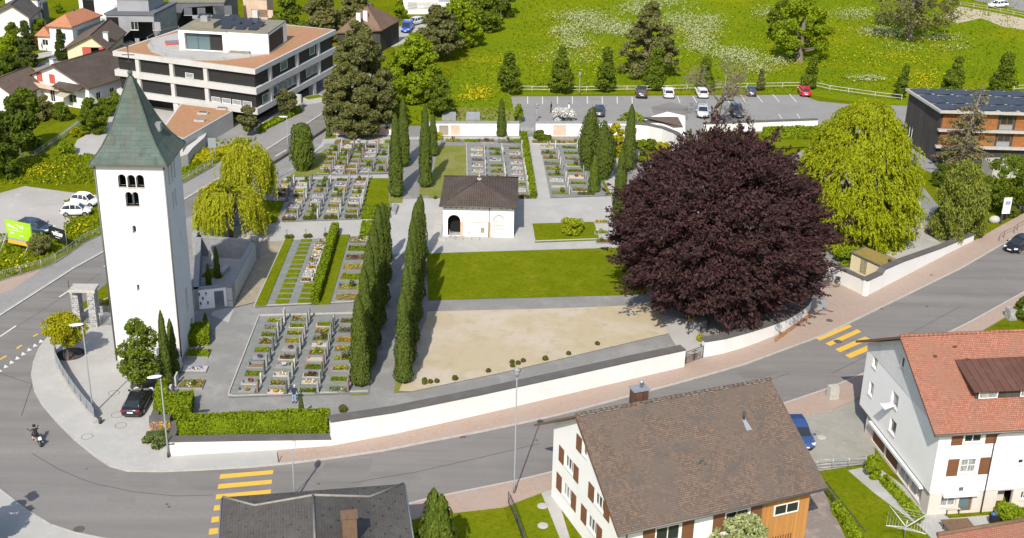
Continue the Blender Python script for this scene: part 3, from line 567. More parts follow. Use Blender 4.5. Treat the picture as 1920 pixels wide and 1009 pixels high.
# ---------------------------------------------------------------- building helpers
Z3 = Vector((0, 0, 1))
def V3(p, z=0): return Vector((p[0], p[1], z))
def arch(a0, z0, a1, z1, n=8):
    """outline of a round-headed opening, z1 = crown"""
    r = (a1-a0)/2; c = (a0+a1)/2
    return [(a0, z0), (a1, z0)]+[(c+r*math.cos(math.pi*k/n), z1-r+r*math.sin(math.pi*k/n)) for k in range(n+1)]
def rect(a0, z0, a1, z1): return [(a0, z0), (a1, z0), (a1, z1), (a0, z1)]
def facade(mb, P0, u, outline, holes=(), depth=0.16, m=0, mr=None, z0=0):
    """a wall face with real openings and reveals. Outward normal = u x z"""
    u = Vector((u[0], u[1], 0)); nrm = u.cross(Z3)
    P = lambda q, d=0: Vector((P0[0], P0[1], z0))+u*q[0]+Z3*q[1]-nrm*d
    loops = [list(outline)]+[list(h) for h in holes]
    flat = [q for l in loops for q in l]
    for t in tessellate_polygon([[Vector((q[0], q[1], 0)) for q in l] for l in loops]):
        a, b, c = [flat[k] for k in t]
        if (b[0]-a[0])*(c[1]-a[1])-(b[1]-a[1])*(c[0]-a[0]) < 0: b, c = c, b
        mb.face([P(a), P(b), P(c)], m)
    for h in holes:
        n = len(h)
        for k in range(n):
            a, b = h[k], h[(k+1) % n]
            mb.face([P(b), P(a), P(a, depth), P(b, depth)][::1], m if mr is None else mr)
def window(parent, P0, u, r, depth=0.16, fm='frame', gm='glass', nx=2, ny=1, sill=True, z0=0, name='window', bw=0.06, sm='sill'):
    """frame (part) > pane, sill (sub-parts) set back in an opening r=(a0,z0,a1,z1)"""
    u = Vector((u[0], u[1], 0)); nrm = u.cross(Z3)
    P = lambda a, z, d: Vector((P0[0], P0[1], z0))+u*a+Z3*z-nrm*d
    a0, b0, a1, b1 = r; mb = MB()
    def bar(x0, y0, x1, y1):
        mb.hexa([P(x0, y0, depth-.01), P(x1, y0, depth-.01), P(x1, y1, depth-.01), P(x0, y1, depth-.01)], [P(x0, y0, depth-.07), P(x1, y0, depth-.07), P(x1, y1, depth-.07), P(x0, y1, depth-.07)])
    bar(a0, b0, a0+bw, b1); bar(a1-bw, b0, a1, b1); bar(a0+bw, b0, a1-bw, b0+bw); bar(a0+bw, b1-bw, a1-bw, b1)
    for k in range(1, nx):
        x = a0+(a1-a0)*k/nx; bar(x-bw*.5, b0+bw, x+bw*.5, b1-bw)
    for k in range(1, ny):
        y = b0+(b1-b0)*k/ny
        for j in range(nx):
            xa = a0+(a1-a0)*j/nx+bw; xb = a0+(a1-a0)*(j+1)/nx-bw; bar(xa, y-bw*.3, xb, y+bw*.3)
    f = mb.build(name, M[fm], parent)
    p = MB(); p.face([P(a0, b0, depth-.02), P(a1, b0, depth-.02), P(a1, b1, depth-.02), P(a0, b1, depth-.02)]); p.build('pane', M[gm], f)
    if sill:
        s = MB(); c = [P(a0-.06, b0-.07, .05), P(a1+.06, b0-.07, .05), P(a1+.06, b0-.07, -.07), P(a0-.06, b0-.07, -.07)]
        s.hexa(c[::-1], [q+Z3*.065 for q in c][::-1]); s.build('sill', M[sm], f)
    return f
def board(mb, P0, u, r, d0, d1, z0=0, m=0):
    """a box on a wall, from d0 to d1 proud of it"""
    u = Vector((u[0], u[1], 0)); nrm = u.cross(Z3)
    P = lambda a, z, d: Vector((P0[0], P0[1], z0))+u*a+Z3*z+nrm*d
    a0, b0, a1, b1 = r
    mb.hexa([P(a0, b0, d0), P(a1, b0, d0), P(a1, b1, d0), P(a0, b1, d0)], [P(a0, b0, d1), P(a1, b0, d1), P(a1, b1, d1), P(a0, b1, d1)], m)
def shutter(parent, P0, u, r, m='shutter', z0=0):
    mb = MB(); board(mb, P0, u, r, .02, .06, z0); return mb.build('shutter', M[m], parent)
def frame2(O, ang):
    """local frame: u along the front, n into the building"""
    u = Vector((math.cos(ang), math.sin(ang), 0)); n = Vector((-u.y, u.x, 0))
    return u, n, lambda a, b, z=0: Vector((O[0], O[1], 0))+u*a+n*b+Z3*z
# ================================================================ church tower
def tower():
    x0, y0, w, H, a = -37.0, 105.95, 6.0, 19.65, R(0.8)
    u, n, L = frame2((x0, y0), a)
    T = thing('church_tower', 'tall white church tower with green copper spire and round arched belfry openings', 'tower', L(w/2, w/2))
    mb = MB(); z0 = 0
    def pos(px, py): # pixel on the front face -> (a, z)
        lo, hi = 0, 24
        for _ in range(40):
            m_ = (lo+hi)/2; q = G(px, py, m_)
            if (q-L(0, 0, m_)).dot(n) > 0: lo = m_
            else: hi = m_
        q = G(px, py, lo); return (q-L(0, 0)).dot(u), lo
    H1 = []
    def op(x, yt, yb, w_, rnd=True):
        a_, zt = pos(x, yt); _, zb = pos(x, yb)
        H1.append(arch(a_-w_/2, zb, a_+w_/2, zt) if rnd else rect(a_-w_/2, zb, a_+w_/2, zt)); return a_, zb, zt
    op(227.5, 327, 350, .7); op(245, 328, 351, .7); op(261.5, 328, 351, .7)
    op(240.5, 360, 386, .62); op(253, 360, 386, .56)
    op(251, 423, 438, .32); op(258.5, 534, 546, .22, False)
    facade(mb, L(0, 0), u, rect(0, 0, w, H), H1, .55, 0)
    P1 = L(w, 0); RH = [arch(1.3, 17.2, 1.85, 19.0), arch(2.3, 17.2, 2.85, 19.0), arch(3.3, 17.2, 3.85, 19.0), arch(2.0, 14.6, 2.5, 16.3), arch(2.9, 14.6, 3.4, 16.3), rect(3.6, 10.6, 3.8, 11.9), arch(3.5, 3.6, 4.3, 6.0), arch(4.2, 0.12, 5.4, 2.3)]
    facade(mb, P1, n, rect(0, 0, w, H), RH, .55, 0)
    facade(mb, L(w, w), -u, rect(0, 0, w, H), [arch(1.6, 17, 2.3, 18.6), arch(3.6, 17, 4.3, 18.6)], .55)
    facade(mb, L(0, w), -n, rect(0, 0, w, H), [arch(1.6, 17, 2.3, 18.6), arch(3.6, 17, 4.3, 18.6)], .55)
    wall = mb.build('wall', M['white_old'], T)
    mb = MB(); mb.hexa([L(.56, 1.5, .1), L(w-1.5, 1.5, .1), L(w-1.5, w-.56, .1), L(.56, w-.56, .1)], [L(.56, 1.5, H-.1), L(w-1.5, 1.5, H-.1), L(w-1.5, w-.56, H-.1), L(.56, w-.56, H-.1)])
    mb.build('belfry_dark_block', M['black'], T)  # black block, its colour stands for the shade inside the openings
    # little columns and sills in the belfry openings
    for k, h in enumerate(H1[:5]):
        mb = MB(); board(mb, L(0, 0), u, (h[0][0]-.02, h[0][1]-.12, h[1][0]+.02, h[0][1]), -.5, .03); mb.build('window_sill', M['limestone'], T)
    d = MB(); f = L(4.8, 0); board(d, P1, n, (4.22, .12, 5.38, 1.7), -.4, -.3); d.build('door', M['wood'], T)
    # spire: square, concave (bell-cast), profile of half widths
    prof = [(3.45, 0), (2.92, .62), (2.42, 1.35), (1.98, 2.2), (1.55, 3.2), (1.12, 4.4), (.68, 5.65), (.28, 6.75), (.10, 7.15)]
    c = L(w/2, w/2, H+.05); mb = MB()
    def ring(r, z): return [c+u*(-r)+n*(-r)+Z3*z, c+u*r+n*(-r)+Z3*z, c+u*r+n*r+Z3*z, c-u*r+n*r+Z3*z]
    for (ra, za), (rb, zb) in zip(prof, prof[1:]):
        A, B = ring(ra, za), ring(rb, zb)
        for k in range(4): mb.face([A[k], A[(k+1) % 4], B[(k+1) % 4], B[k]])
    mb.face(ring(*prof[-1])); mb.face(ring(3.45, 0)[::-1])
    sp = mb.build('spire', M['copper'], T)
    mb = MB(); A = ring(3.5, -.16); B = ring(3.5, -.01); mb.hexa(A, B); mb.build('gutter', M['zinc'], T)
    mb = MB()
    for k in range(4):
        mb.tube([r_[k]+Z3*.02 for r_ in [ring(*q) for q in prof]], .06, 5)
    mb.build('ridge', M['copper'], sp)
    mb = MB(); mb.ell((c.x, c.y, c.z+7.4), (.24, .24, .24), 10); mb.build('finial_ball', M['copper'], sp)
    mb = MB(); mb.tube([(c.x, c.y, c.z+7.5), (c.x, c.y, c.z+9.9)], .045, 5); mb.tube([(c.x-.55, c.y, c.z+9.0), (c.x+.55, c.y, c.z+9.0)], .04, 5); mb.tube([(c.x-.3, c.y, c.z+8.4), (c.x+.3, c.y, c.z+8.4)], .05, 5)
    mb.box((c.x-.15, c.y, c.z+9.7), (.5, .04, .3)); mb.build('cross', M['metaldark'], sp)
    p = c+u*2.0+n*.3+Z3*2.05; mb = MB(); mb.box((p.x, p.y, p.z), (.45, .7, .75), a); mb.build('hatch', M['metal'], sp)
    for q in (L(-.08, -.05), L(w+.05, -.1)):
        mb = MB(); mb.tube([q+Z3*.1, q+Z3*H], .075, 6); mb.build('downpipe', M['zinc'], T)
tower()
# ================================================================ chapel
def chapel():
    u, n, L = frame2((-8.25, 139.15), 0); w, d, H = 8.35, 9.3, 4.0
    T = thing('chapel', 'small white chapel with dark hipped tile roof and arched doorway', 'chapel', L(w/2, d/2))
    mb = MB(); zf = CZ
    holes = [arch(.55, .15, 2.05, 2.85), arch(5.95, .55, 7.25, 2.95)]
    facade(mb, L(0, 0), u, rect(0, 0, w, H), holes, .35)
    facade(mb, L(w, 0), n, rect(0, 0, d, H), [rect(1.5, 1, 2.3, 2.6), rect(5, 1, 5.8, 2.6)], .2); facade(mb, L(w, d), -u, rect(0, 0, w, H)); facade(mb, L(0, d), -n, rect(0, 0, d, H))
    mb.build('wall', M['white'], T)
    mb = MB(); mb.hexa([L(.4, 1.2, .02), L(w-.4, 1.2, .02), L(w-.4, d-.4, .02), L(.4, d-.4, .02)], [L(.4, 1.2, 3.8), L(w-.4, 1.2, 3.8), L(w-.4, d-.4, 3.8), L(.4, d-.4, 3.8)]); mb.build('interior_dark_block', M['black'], T)  # block coloured black in place of the shade behind door and niche
    for a in (1.5, 5): window(T, L(w, 0), n, (a, 1, a+.8, 2.6))
    mb = MB(); board(mb, L(0, 0), u, (5.9, .5, 7.3, 3.0), -.3, -.2); mb.build('niche_back', M['white'], T); mb = MB(); board(mb, L(0, 0), u, (6.02, .57, 7.18, 2.12), -.2, -.16); pn_ = mb.build('inscription_panel', M['greywall'], T); mb = MB()
    for k_ in range(6): board(mb, L(0, 0), u, (6.04+k_*.22, .57, 6.07+k_*.22, 2.12), -.16, -.14)
    for k_ in range(4): board(mb, L(0, 0), u, (6.02, .6+k_*.48, 7.18, .63+k_*.48), -.16, -.145)
    mb.build('panel_grid', M['lampgrey'], pn_)
    mb = MB()
    c = 6.6; r = .72
    for k in range(10):
        t0, t1 = math.pi*k/10, math.pi*(k+1)/10
        mb.tube([L(c+r*math.cos(t0), -.01, 2.12+r*math.sin(t0)), L(c+r*math.cos(t1), -.01, 2.12+r*math.sin(t1))], .025, 4)
    mb.build('arch_moulding', M['limestone'], T)
    for a in (2.05, 5.3):
        mb = MB(); board(mb, L(0, 0), u, (a, .15, a+.36, 2.0), 0, .03); mb.build('pilaster', M['pinkstone'], T)
    mb = MB(); board(mb, L(0, 0), u, (2.45, 1.95, 5.28, 2.02), 0, .05); mb.build('moulding', M['limestone'], T)
    mb = MB(); board(mb, L(0, 0), u, (4.45, .65, 4.9, 1.3), 0, .03); mb.build('plaque', M['tan'], T)
    mb = MB()
    board(mb, L(0, 0), u, (3.05, .75, 3.07, 1.4), 0, .02); board(mb, L(0, 0), u, (2.9, .5, 3.22, .62), 0, .02); board(mb, L(0, 0), u, (2.86, 1.1, 3.26, 1.14), 0, .02); board(mb, L(0, 0), u, (2.9, .66, 3.22, .72), 0, .02); mb.build('carved_emblem', M['pinkstone'], T)
    mb = MB(); mb.tube([L(5.42, -.08, .15), L(5.42, -.08, H)], .05, 6); mb.build('downpipe', M['zinc'], T)
    # roof
    e0, e1, f0, f1, zr = -.42, w+.45, -.5, 10.0, 4.15
    ap = L(4.1, 4.45, 5.75); ap2 = L(4.1, 5.6, 5.75)
    A, B, C, D = L(e0, f0, zr), L(e1, f0, zr), L(e1, f1, zr), L(e0, f1, zr)
    mb = MB(); mb.face([A, B, ap]); mb.face([B, C, ap2, ap]); mb.face([C, D, ap2]); mb.face([D, A, ap, ap2]); mb.face([D-Z3*.12, C-Z3*.12, B-Z3*.12, A-Z3*.12])
    for p, q in ((A, B), (B, C), (C, D), (D, A)): mb.face([p-Z3*.12, q-Z3*.12, q, p])
    rf = mb.build('roof', M['darktile'], T)
    mb = MB()
    for p, q in ((A, ap), (B, ap), (C, ap2), (D, ap2), (ap, ap2)): mb.tube([p+Z3*.03, q+Z3*.03], .09, 5)
    mb.build('hip_tiles', M['darktile'], rf)
    mb = MB(); mb.box((ap.x, ap.y, ap.z-.05), (.5, .4, .2), 0); mb.build('ridge_stone', M['marble'], rf)
    mb = MB(); mb.tube([ap+Z3*.1, ap+Z3*.9], .03, 4); mb.ell((ap.x, ap.y, ap.z+.45), (.16, .16, .16), 8); mb.tube([ap+Vector((-.3, 0, .75)), ap+Vector((.3, 0, .75))], .025, 4); mb.build('finial', M['metal'], rf)
    mb = MB(); mb.tube([A+Vector((0, -.06, -.08)), B+Vector((0, -.06, -.08))], .08, 6); mb.build('gutter', M['zinc'], rf)
    for k in range(13):
        if k == 9: continue
        mb = MB(); board(mb, L(0, 0), u, (.2+k*.66, 3.82, .32+k*.66, 3.95), 0, .4); mb.build('rafter_end', M['framedark'], T)
    # railing and step
    T2 = thing('ramp_railing', 'thin curved metal railing in front of the chapel doorway', 'railing', L(2.5, -.7))
    path = [L(.75, -.1), L(.8, -.6), L(1.05, -.95), L(1.5, -1.1), L(2.4, -1.15), L(3.4, -1.15), L(4.35, -1.15)]
    mb = MB()
    for z in (.98, .5): mb.tube([p+Z3*(z+CZ) for p in path], .02, 5)
    for p in (path[1], path[3], path[4], path[5], path[6]): mb.tube([p+Z3*CZ, p+Z3*(1+CZ)], .02, 5)
    mb.build('rail', M['metal'], T2)
    mb = MB(); mb.prism([L(-1.3, 5)[:2], L(-.25, 5)[:2], L(-.25, -.9)[:2], L(.4, -.9)[:2], L(.4, -1.5)[:2], L(-1.3, -1.5)[:2]], CZ, CZ+.16); struct(mb.build('chapel_terrace', M['limestone']))
chapel()
# ================================================================ gabled brown roofed house at the bottom
def gable_house_mid():
    u, n, L = frame2((7.6, 72.14), R(22))
    T = thing('gabled_house', 'large white house with brown clay tile roof, brown shutters and a larch clad bay', 'house', L(8, 7))
    a0, a1, b0, b1 = .95, 16.1, .9, 13.3; tr, zr, ze, zb = 8.0, 10.35, 5.45, 5.85
    zf = lambda b: ze+(zr-ze)*b/tr if b <= tr else zr-(zr-zb)*(b-tr)/(14.9-tr)
    mb = MB()
    # left gable wall runs from the back corner towards the front: outward = -u
    gl = [(0, 0), (b1-b0, 0), (b1-b0, zf(b0)-.25), (b1-tr, zr-.25), (0, zf(b1)-.25)]
    def gw(s, z, w_, h_): return (s, z, s+w_, z+h_)
    wins = [gw(2.2, 4.15, 1.55, 1.15), gw(2.0, 1.5, 1.55, 1.25), gw(6.6, 1.5, 1.55, 1.25), gw(5.2, 6.9, .75, 1.1), gw(7.6, 4.15, 1.55, 1.15)]
    facade(mb, L(a0, b1), -n, gl, [rect(*q) for q in wins], .18)
    fw_ = [gw(2.6, 3.05, 1.9, 1.35), gw(8.2, 3.05, 1.9, 1.35), gw(2.6, .7, 1.9, 1.3), gw(8.2, .7, 1.9, 1.3)]
    facade(mb, L(a0, b0), u, rect(0, 0, 11.2, zf(b0)-.25), [rect(*q) for q in fw_], .18)
    gr = [(0, 0), (b1-b0, 0), (b1-b0, zf(b1)-.25), (tr-b0, zr-.25), (0, zf(b0)-.25)]
    facade(mb, L(a1, b0), n, gr); facade(mb, L(a1, b1), -u, rect(0, 0, a1-a0, zf(b1)-.25), [rect(3, 1.5, 4.4, 2.8), rect(9, 1.5, 10.4, 2.8)])
    mb.build('wall', M['white'], T)
    for k, q in enumerate(wins): window(T, L(a0, b1), -n, q, .18, gm='curtain' if k == 1 else 'glass', ny=1, nx=3 if q[2]-q[0] > 1.2 else 1)
    for q in fw_: window(T, L(a0, b0), u, q, .18, nx=2)
    for q in ((3, 1.5, 4.4, 2.8), (9, 1.5, 10.4, 2.8)): window(T, L(a1, b1), -u, q)
    for s, z, w_, h_ in ((1.2, 4.05, .9, 1.35), (3.95, 4.05, .85, 1.35), (.95, 1.4, .95, 1.45), (3.75, 1.4, .85, 1.45), (5.55, 1.4, .95, 1.45), (8.3, 1.4, .85, 1.45), (6.6, 4.05, .95, 1.35), (4.2, 6.8, .9, 1.3), (9.25, 4.05, .9, 1.35)):
        shutter(T, L(a0, b1), -n, (s, z, s+w_, z+h_))
    for s in (1.5, 4.6, 7.1, 10.2): shutter(T, L(a0, b0), u, (s, 2.95, s+.95, 4.5))
    mb = MB(); board(mb, L(a0, b0), u, (11.2, 0, 15.15, zf(b0)-.3), -.2, .12); q = mb.build('timber_bay', M['larchv'], T)
    mb = MB(); board(mb, L(a0, b0), u, (12.1, 3.35, 14.2, 4.25), .12, .2); mb.build('band_window', M['frame'], q)
    mb = MB(); board(mb, L(a0, b0), u, (12.2, 3.5, 13.1, 4.2), .2, .21); board(mb, L(a0, b0), u, (13.2, 3.5, 14.1, 4.2), .2, .21); mb.build('pane', M['glass'], q)
    mb = MB()
    for k in range(8): board(mb, L(a0, b0), u, (12.3+k*.22, .9, 12.36+k*.22, 1.5), .12, .13)
    mb.build('vent_slots', M['black'], q)
    mb = MB(); board(mb, L(a0, b0), u, (5.5, -.01, 15.1, .0), 0, .01)
    # roof
    mb = MB(); l, r, bb = 0.0, 16.95, 14.9
    mb.slab([L(l, 0, ze), L(r, 0, ze), L(r-.35, tr, zr), L(l+.25, tr, zr)], .2, 0, 1); mb.slab([L(l+.25, tr, zr), L(r-.35, tr, zr), L(r-.1, bb, zb), L(l, bb, zb)], .2, 0, 1)
    rf = mb.build('roof', [M['rooftile'], M['wood']], T)
    mb = MB()
    for k in range(40):
        p = L(l+.25+(r-l-.6)*k/40, tr, zr+.02); q = L(l+.25+(r-l-.6)*(k+.93)/40, tr, zr+.035); mb.tube([p, q], [.13, .15], 6)
    mb.build('ridge_tiles', M['rooftile'], rf)
    mb = MB()
    for k in range(24):
        if random.random() < .55:
            p = L(l+.3+(r-l-.6)*(k*1.6)/40+.2, tr-.06, zr+.1); mb.box(p, (.06, .26, .06), R(22+random.uniform(-10, 10)))
            if random.random() < .8: mb.box(L(l+.3+(r-l-.6)*(k*1.6)/40+.2+.25, tr-.2, zr-.02), (.5, .05, .05), R(22))
    mb.build('mortar', M['mortar'], rf)
    for q, w_, h_ in (((6.1, 9.5), .95, 1.3),):
        z = zf(q[1]); p = L(q[0], q[1], z-.4); mb = MB(); mb.box(p, (1.15, .85, h_+.4), R(22)); ch = mb.build('chimney', M['sheetmetal'], T)
        mb = MB(); mb.box(p+Z3*(h_+.4), (1.35, 1.05, .09), R(22)); mb.build('chimney_cap', M['metal'], ch)
        mb = MB(); mb.lathe([(.13, 0), (.13, .42), (.17, .42), (.17, .52), (.02, .62)], 10, p+u*.15+Z3*(h_+.49)); mb.build('flue', M['metal'], ch)
    p = L(12.9, 5.6, zf(5.6)); mb = MB(); mb.tube([p-Z3*.1, p+Z3*.6], .1, 8); vp = mb.build('vent_pipe', M['metaldark'], T)
    mb = MB(); q = L(12.9, 5.2, zf(5.2)+.03); s_ = (zr-ze)/tr; e = (n+Z3*s_)*.45; mb.face([q-e-u*.2, q-e+u*.28, q+e+u*.12, q+e-u*.12]); mb.build('flashing', M['metal'], vp)
    mb = MB(); q = L(8.2, 3.3, zf(3.3)+.02)
    for k in range(12):
        o = q+u*random.uniform(-.25, .25)+(n+Z3*s_)*random.uniform(-.3, .3); mb.box(o, (random.uniform(.08, .2), random.uniform(.08, .2), .03), random.random())
    mb.build('lichen_patch', M['copper'], rf)
    mb = MB(); mb.tube([L(l, -.06, ze-.1), L(r, -.06, ze-.1)], .08, 6); mb.tube([L(l, bb+.05, zb-.12), L(r-.1, bb+.05, zb-.12)], .08, 6); mb.build('gutter', M['zinc'], T)
    mb = MB(); mb.tube([L(a0+.2, b0-.1, .1), L(a0+.2, b0-.1, ze-.6), L(a0+.3, 0, ze-.1)], .05, 6); mb.build('downpipe', M['wood'], T)
    mb = MB(); mb.hexa([L(l+.1, .2, ze-.42), L(l+.35, .2, ze-.42), L(l+.5, tr, zr-.42), L(l+.25, tr, zr-.42)], [L(l+.1, .2, ze-.2), L(l+.35, .2, ze-.2), L(l+.5, tr, zr-.2), L(l+.25, tr, zr-.2)]); mb.build('barge_board', M['wood'], T)
gable_house_mid()
# ================================================================ red roofed house on the right
def red_house():
    u, n, L = frame2((32.6, 83.15), R(8.2))
    T = thing('red_roofed_house', 'tall white house with red tile roof, metal clad dormer and brown shutters', 'house', L(8, 7))
    D, Wd = 14.1, 16.0; ze, zr, tm = 7.75, 12.1, 7.2
    zf = lambda b: ze+(zr-ze)*(b+.6)/(tm+.6) if b <= tm else zr-(zr-ze-.1)*(b-tm)/(15.0-tm)
    mb = MB(); P = L(0, D)
    SW = lambda s0, z0, w_, h_: (s0, z0, s0+w_, z0+h_)
    gw = [SW(1.35, 6.55, .85, 1.25), SW(1.35, 3.9, .85, 1.25), SW(5.6, 5.3, 1.25, 1.25), SW(6.0, 3.0, 1.2, 1.25), SW(6.1, 9.0, .8, 1.05)]
    zl = 2.05
    gl = [(0, zl), (D, zl), (D, zf(0)-.3), (D-tm, zr-.3), (0, zf(D)-.3)]
    facade(mb, P, -n, gl, [rect(*q) for q in gw], .2)
    fr = [SW(2.15, 3.75, 1.3, 1.25), SW(2.1, 6.45, 1.4, .75), SW(8.9, 3.75, 1.3, 1.25), SW(6.85, 4.25, .5, .45), SW(9.3, 6.45, 1.4, .75), SW(12.5, 3.75, 1.3, 1.25)]
    facade(mb, L(0, 0), u, rect(0, zl, Wd, zf(0)-.3), [rect(*q) for q in fr], .2)
    facade(mb, L(Wd, 0), n, [(0, 0), (D, 0), (D, zf(D)-.3), (tm, zr-.3), (0, zf(0)-.3)]); facade(mb, L(Wd, D), -u, rect(0, zl, Wd, zf(D)-.3), [rect(4, 3.8, 5.2, 5), rect(9, 3.8, 10.2, 5)])
    mb.face([L(0, 0, zl), L(0, D, zl), L(Wd, D, zl), L(Wd, 0, zl)])
    mb.build('wall', M['white'], T)
    for k, q in enumerate(gw): window(T, P, -n, q, .2, nx=2 if k in (0, 1) else 1, ny=1, gm='glass' if k != 2 else 'curtain')
    for k, q in enumerate(fr): window(T, L(0, 0), u, q, .2, nx=1 if q[2]-q[0] < .6 else 2, ny=2 if k in (0, 2, 5) else 1, gm='curtain' if k in (0, 2) else 'glass')
    for q in ((4, 3.8, 5.2, 5), (9, 3.8, 10.2, 5)): window(T, L(Wd, D), -u, q, .16)
    for s, z, h_ in ((1.05, 3.6, 1.5), (3.65, 3.6, 1.5), (7.8, 3.6, 1.5), (10.4, 3.6, 1.5), (1.0, 6.35, 1.0), (3.75, 6.35, 1.0), (8.3, 6.35, 1.0), (10.8, 6.35, 1.0)):
        shutter(T, L(0, 0), u, (s, z, s+.9, z+h_))
    # ground floor, set back a little under the render
    mb = MB(); gf = [SW(3.0, .25, 2.5, 1.55), SW(5.75, .25, 2.4, 1.55), SW(8.35, .25, 2.0, 1.55), SW(10.5, .25, 2.2, 1.55)]
    facade(mb, L(.12, D-1.6), -n, rect(0, 0, D-1.6-.1, zl), [(rect(q[0]-1.6, q[1], q[2]-1.6, q[3])) for q in gf], .25)
    fg = [SW(1.0, .65, 1.25, 1.1), SW(2.5, .14, 1.1, 1.65), SW(5.6, .14, 1.3, 1.75), SW(7.6, .9, 1.2, .75)]
    facade(mb, L(.12, .1), u, rect(0, 0, Wd-.2, zl), [rect(*q) for q in fg], .25)
    facade(mb, L(Wd-.1, .1), n, rect(0, 0, D-1.7, zl)); facade(mb, L(Wd-.1, D-1.6), -u, rect(0, 0, Wd-.2, zl))
    mb.build('ground_floor_wall', M['plinth'], T)
    for k, q in enumerate(gf):
        q = (q[0]-1.6, q[1], q[2]-1.6, q[3])
        if k < 2:
            m2 = MB(); board(m2, L(.12, D-1.6), -n, q, -.2, -.1); m2.build('roller_shutter', M['shutter'], T)
        else: window(T, L(.12, D-1.6), -n, q, .25, nx=2, gm='curtain', name='shop_window', bw=.08)
    mb = MB(); board(mb, L(.12, D-1.6), -n, (1.2, 1.78, 11.4, 2.02), 0, .42); mb.build('blind_housing', M['lampwhite'], T)
    window(T, L(.12, .1), u, fg[0], .25, nx=2, gm='curtain'); window(T, L(.12, .1), u, fg[3], .25, nx=4)
    mb = MB(); board(mb, L(.12, .1), u, fg[1], -.24, -.16); dr = mb.build('door', M['wood'], T); mb = MB(); board(mb, L(.12, .1), u, (2.62, .3, 3.4, 1.7), -.16, -.15); mb.build('pane', M['glassblue'], dr)
    mb = MB(); board(mb, L(.12, .1), u, fg[2], -1.2, -1.15); mb.build('passage', M['plinth'], T)
    mb = MB(); board(mb, L(.12, .1), u, (.95, 1.8, 3.8, 2.03), 0, .45); mb.build('awning_box', M['lampwhite'], T)
    mb = MB(); board(mb, L(0, 0), u, (2.35, 2.2, 2.7, 2.5), 0, .05); mb.build('round_plaque', M['granite_dark'], T)
    mb = MB(); board(mb, P, -n, (0, zl-.04, D, zl+.03), 0, .04); mb.build('drip_edge', M['zinc'], T)
    # vertical boards of the gable
    mb = MB(); g0 = 7.55
    pts = [(.0, zf(D)-.32), (.0, g0), (D-.05, g0), (D-.05, zf(0)-.32), (D-tm, zr-.32)]
    hole = rect(6.1, 9.0, 6.9, 10.05)
    uu = -n; nn = uu.cross(Z3)
    facade(mb, P+nn*.04, -n, [pts[1], pts[2], pts[3], pts[4], pts[0]], [rect(1.3, 7.6, 1.35, 7.7), hole], .05); mb.build('gable_cladding', M['whiteboard'], T)
    # open casement of the gable window
    mb = MB(); q = L(0, D-5.6, 0)
    mb.hexa([q+nn*.02+Z3*5.35, q+nn*1.0-n*.15+Z3*5.35, q+nn*1.0-n*.15+Z3*5.4, q+nn*.02+Z3*5.4][0:4], [q+nn*.02-n*1.0+Z3*5.6, q+nn*.95-n*1.05+Z3*5.3, q+nn*.95-n*1.05+Z3*5.35, q+nn*.02-n*1.0+Z3*5.65]); mb.build('open_awning', M['lampwhite'], T)
    # roof
    l, r = -.75, Wd+.7
    mb = MB(); mb.slab([L(l, -.6, ze), L(r, -.6, ze), L(r, tm, zr), L(l, tm, zr)], .22, 0, 1); mb.slab([L(l, tm, zr), L(r, tm, zr), L(r, 15.0, ze+.1), L(l, 15.0, ze+.1)], .22, 0, 1)
    rf = mb.build('roof', [M['redtile'], M['wood']], T)
    mb = MB()
    for k in range(44): mb.tube([L(l+(r-l)*k/44, tm, zr+.02), L(l+(r-l)*(k+.93)/44, tm, zr+.035)], [.13, .15], 6)
    mb.build('ridge_tiles', M['redtile'], rf)
    mb = MB(); mb.tube([L(l, -.68, ze-.1), L(r, -.68, ze-.1)], .085, 6); mb.build('gutter', M['zinc'], rf)
    mb = MB(); mb.tube([L(4.55, -.62, ze-.2), L(4.5, -.1, ze-.7), L(4.5, -.1, .1)], .05, 6); mb.build('downpipe', M['zinc'], T)
    # dormer
    da0, da1, db = 3.0, 15.0, 1.9; zb_ = zf(db)
    mb = MB(); mb.hexa([L(da0+.45, db, zb_-.3), L(da1, db, zb_-.3), L(da1, db+3.2, zb_-.3), L(da0+.45, db+3.2, zb_-.3)], [L(da0+.45, db, zb_+.95), L(da1, db, zb_+.95), L(da1, db+3.2, zb_+1.5), L(da0+.45, db+3.2, zb_+1.5)])
    dm = mb.build('dormer', M['darkwood'], T)
    for k in range(3): window(T, L(da0+.45, db), u, (.15+k*3.4, zb_+.1, 1.7+k*3.4, zb_+.85), -.1, gm='curtain', nx=1, sill=False, name='dormer_window')
    mb = MB(); mb.slab([L(da0, db-.45, zb_+.92), L(da1+.4, db-.45, zb_+.92), L(da1+.4, db+3.9, zb_+1.95), L(da0, db+3.9, zb_+1.95)], .1); mb.build('dormer_roof', M['sheetmetal'], dm)
    mb = MB(); e = L(7.8, 1.0, zf(1)); 
    for (a_, b_) in ((3.4, 6.1), (1.5, 5.4), (4.0, 5.0)):
        p = L(a_, b_, zf(b_)+.01); mb.box(p, (.28, .2, .1), R(20))
    mb.build('snow_stop', M['sheetmetal'], rf)
red_house()
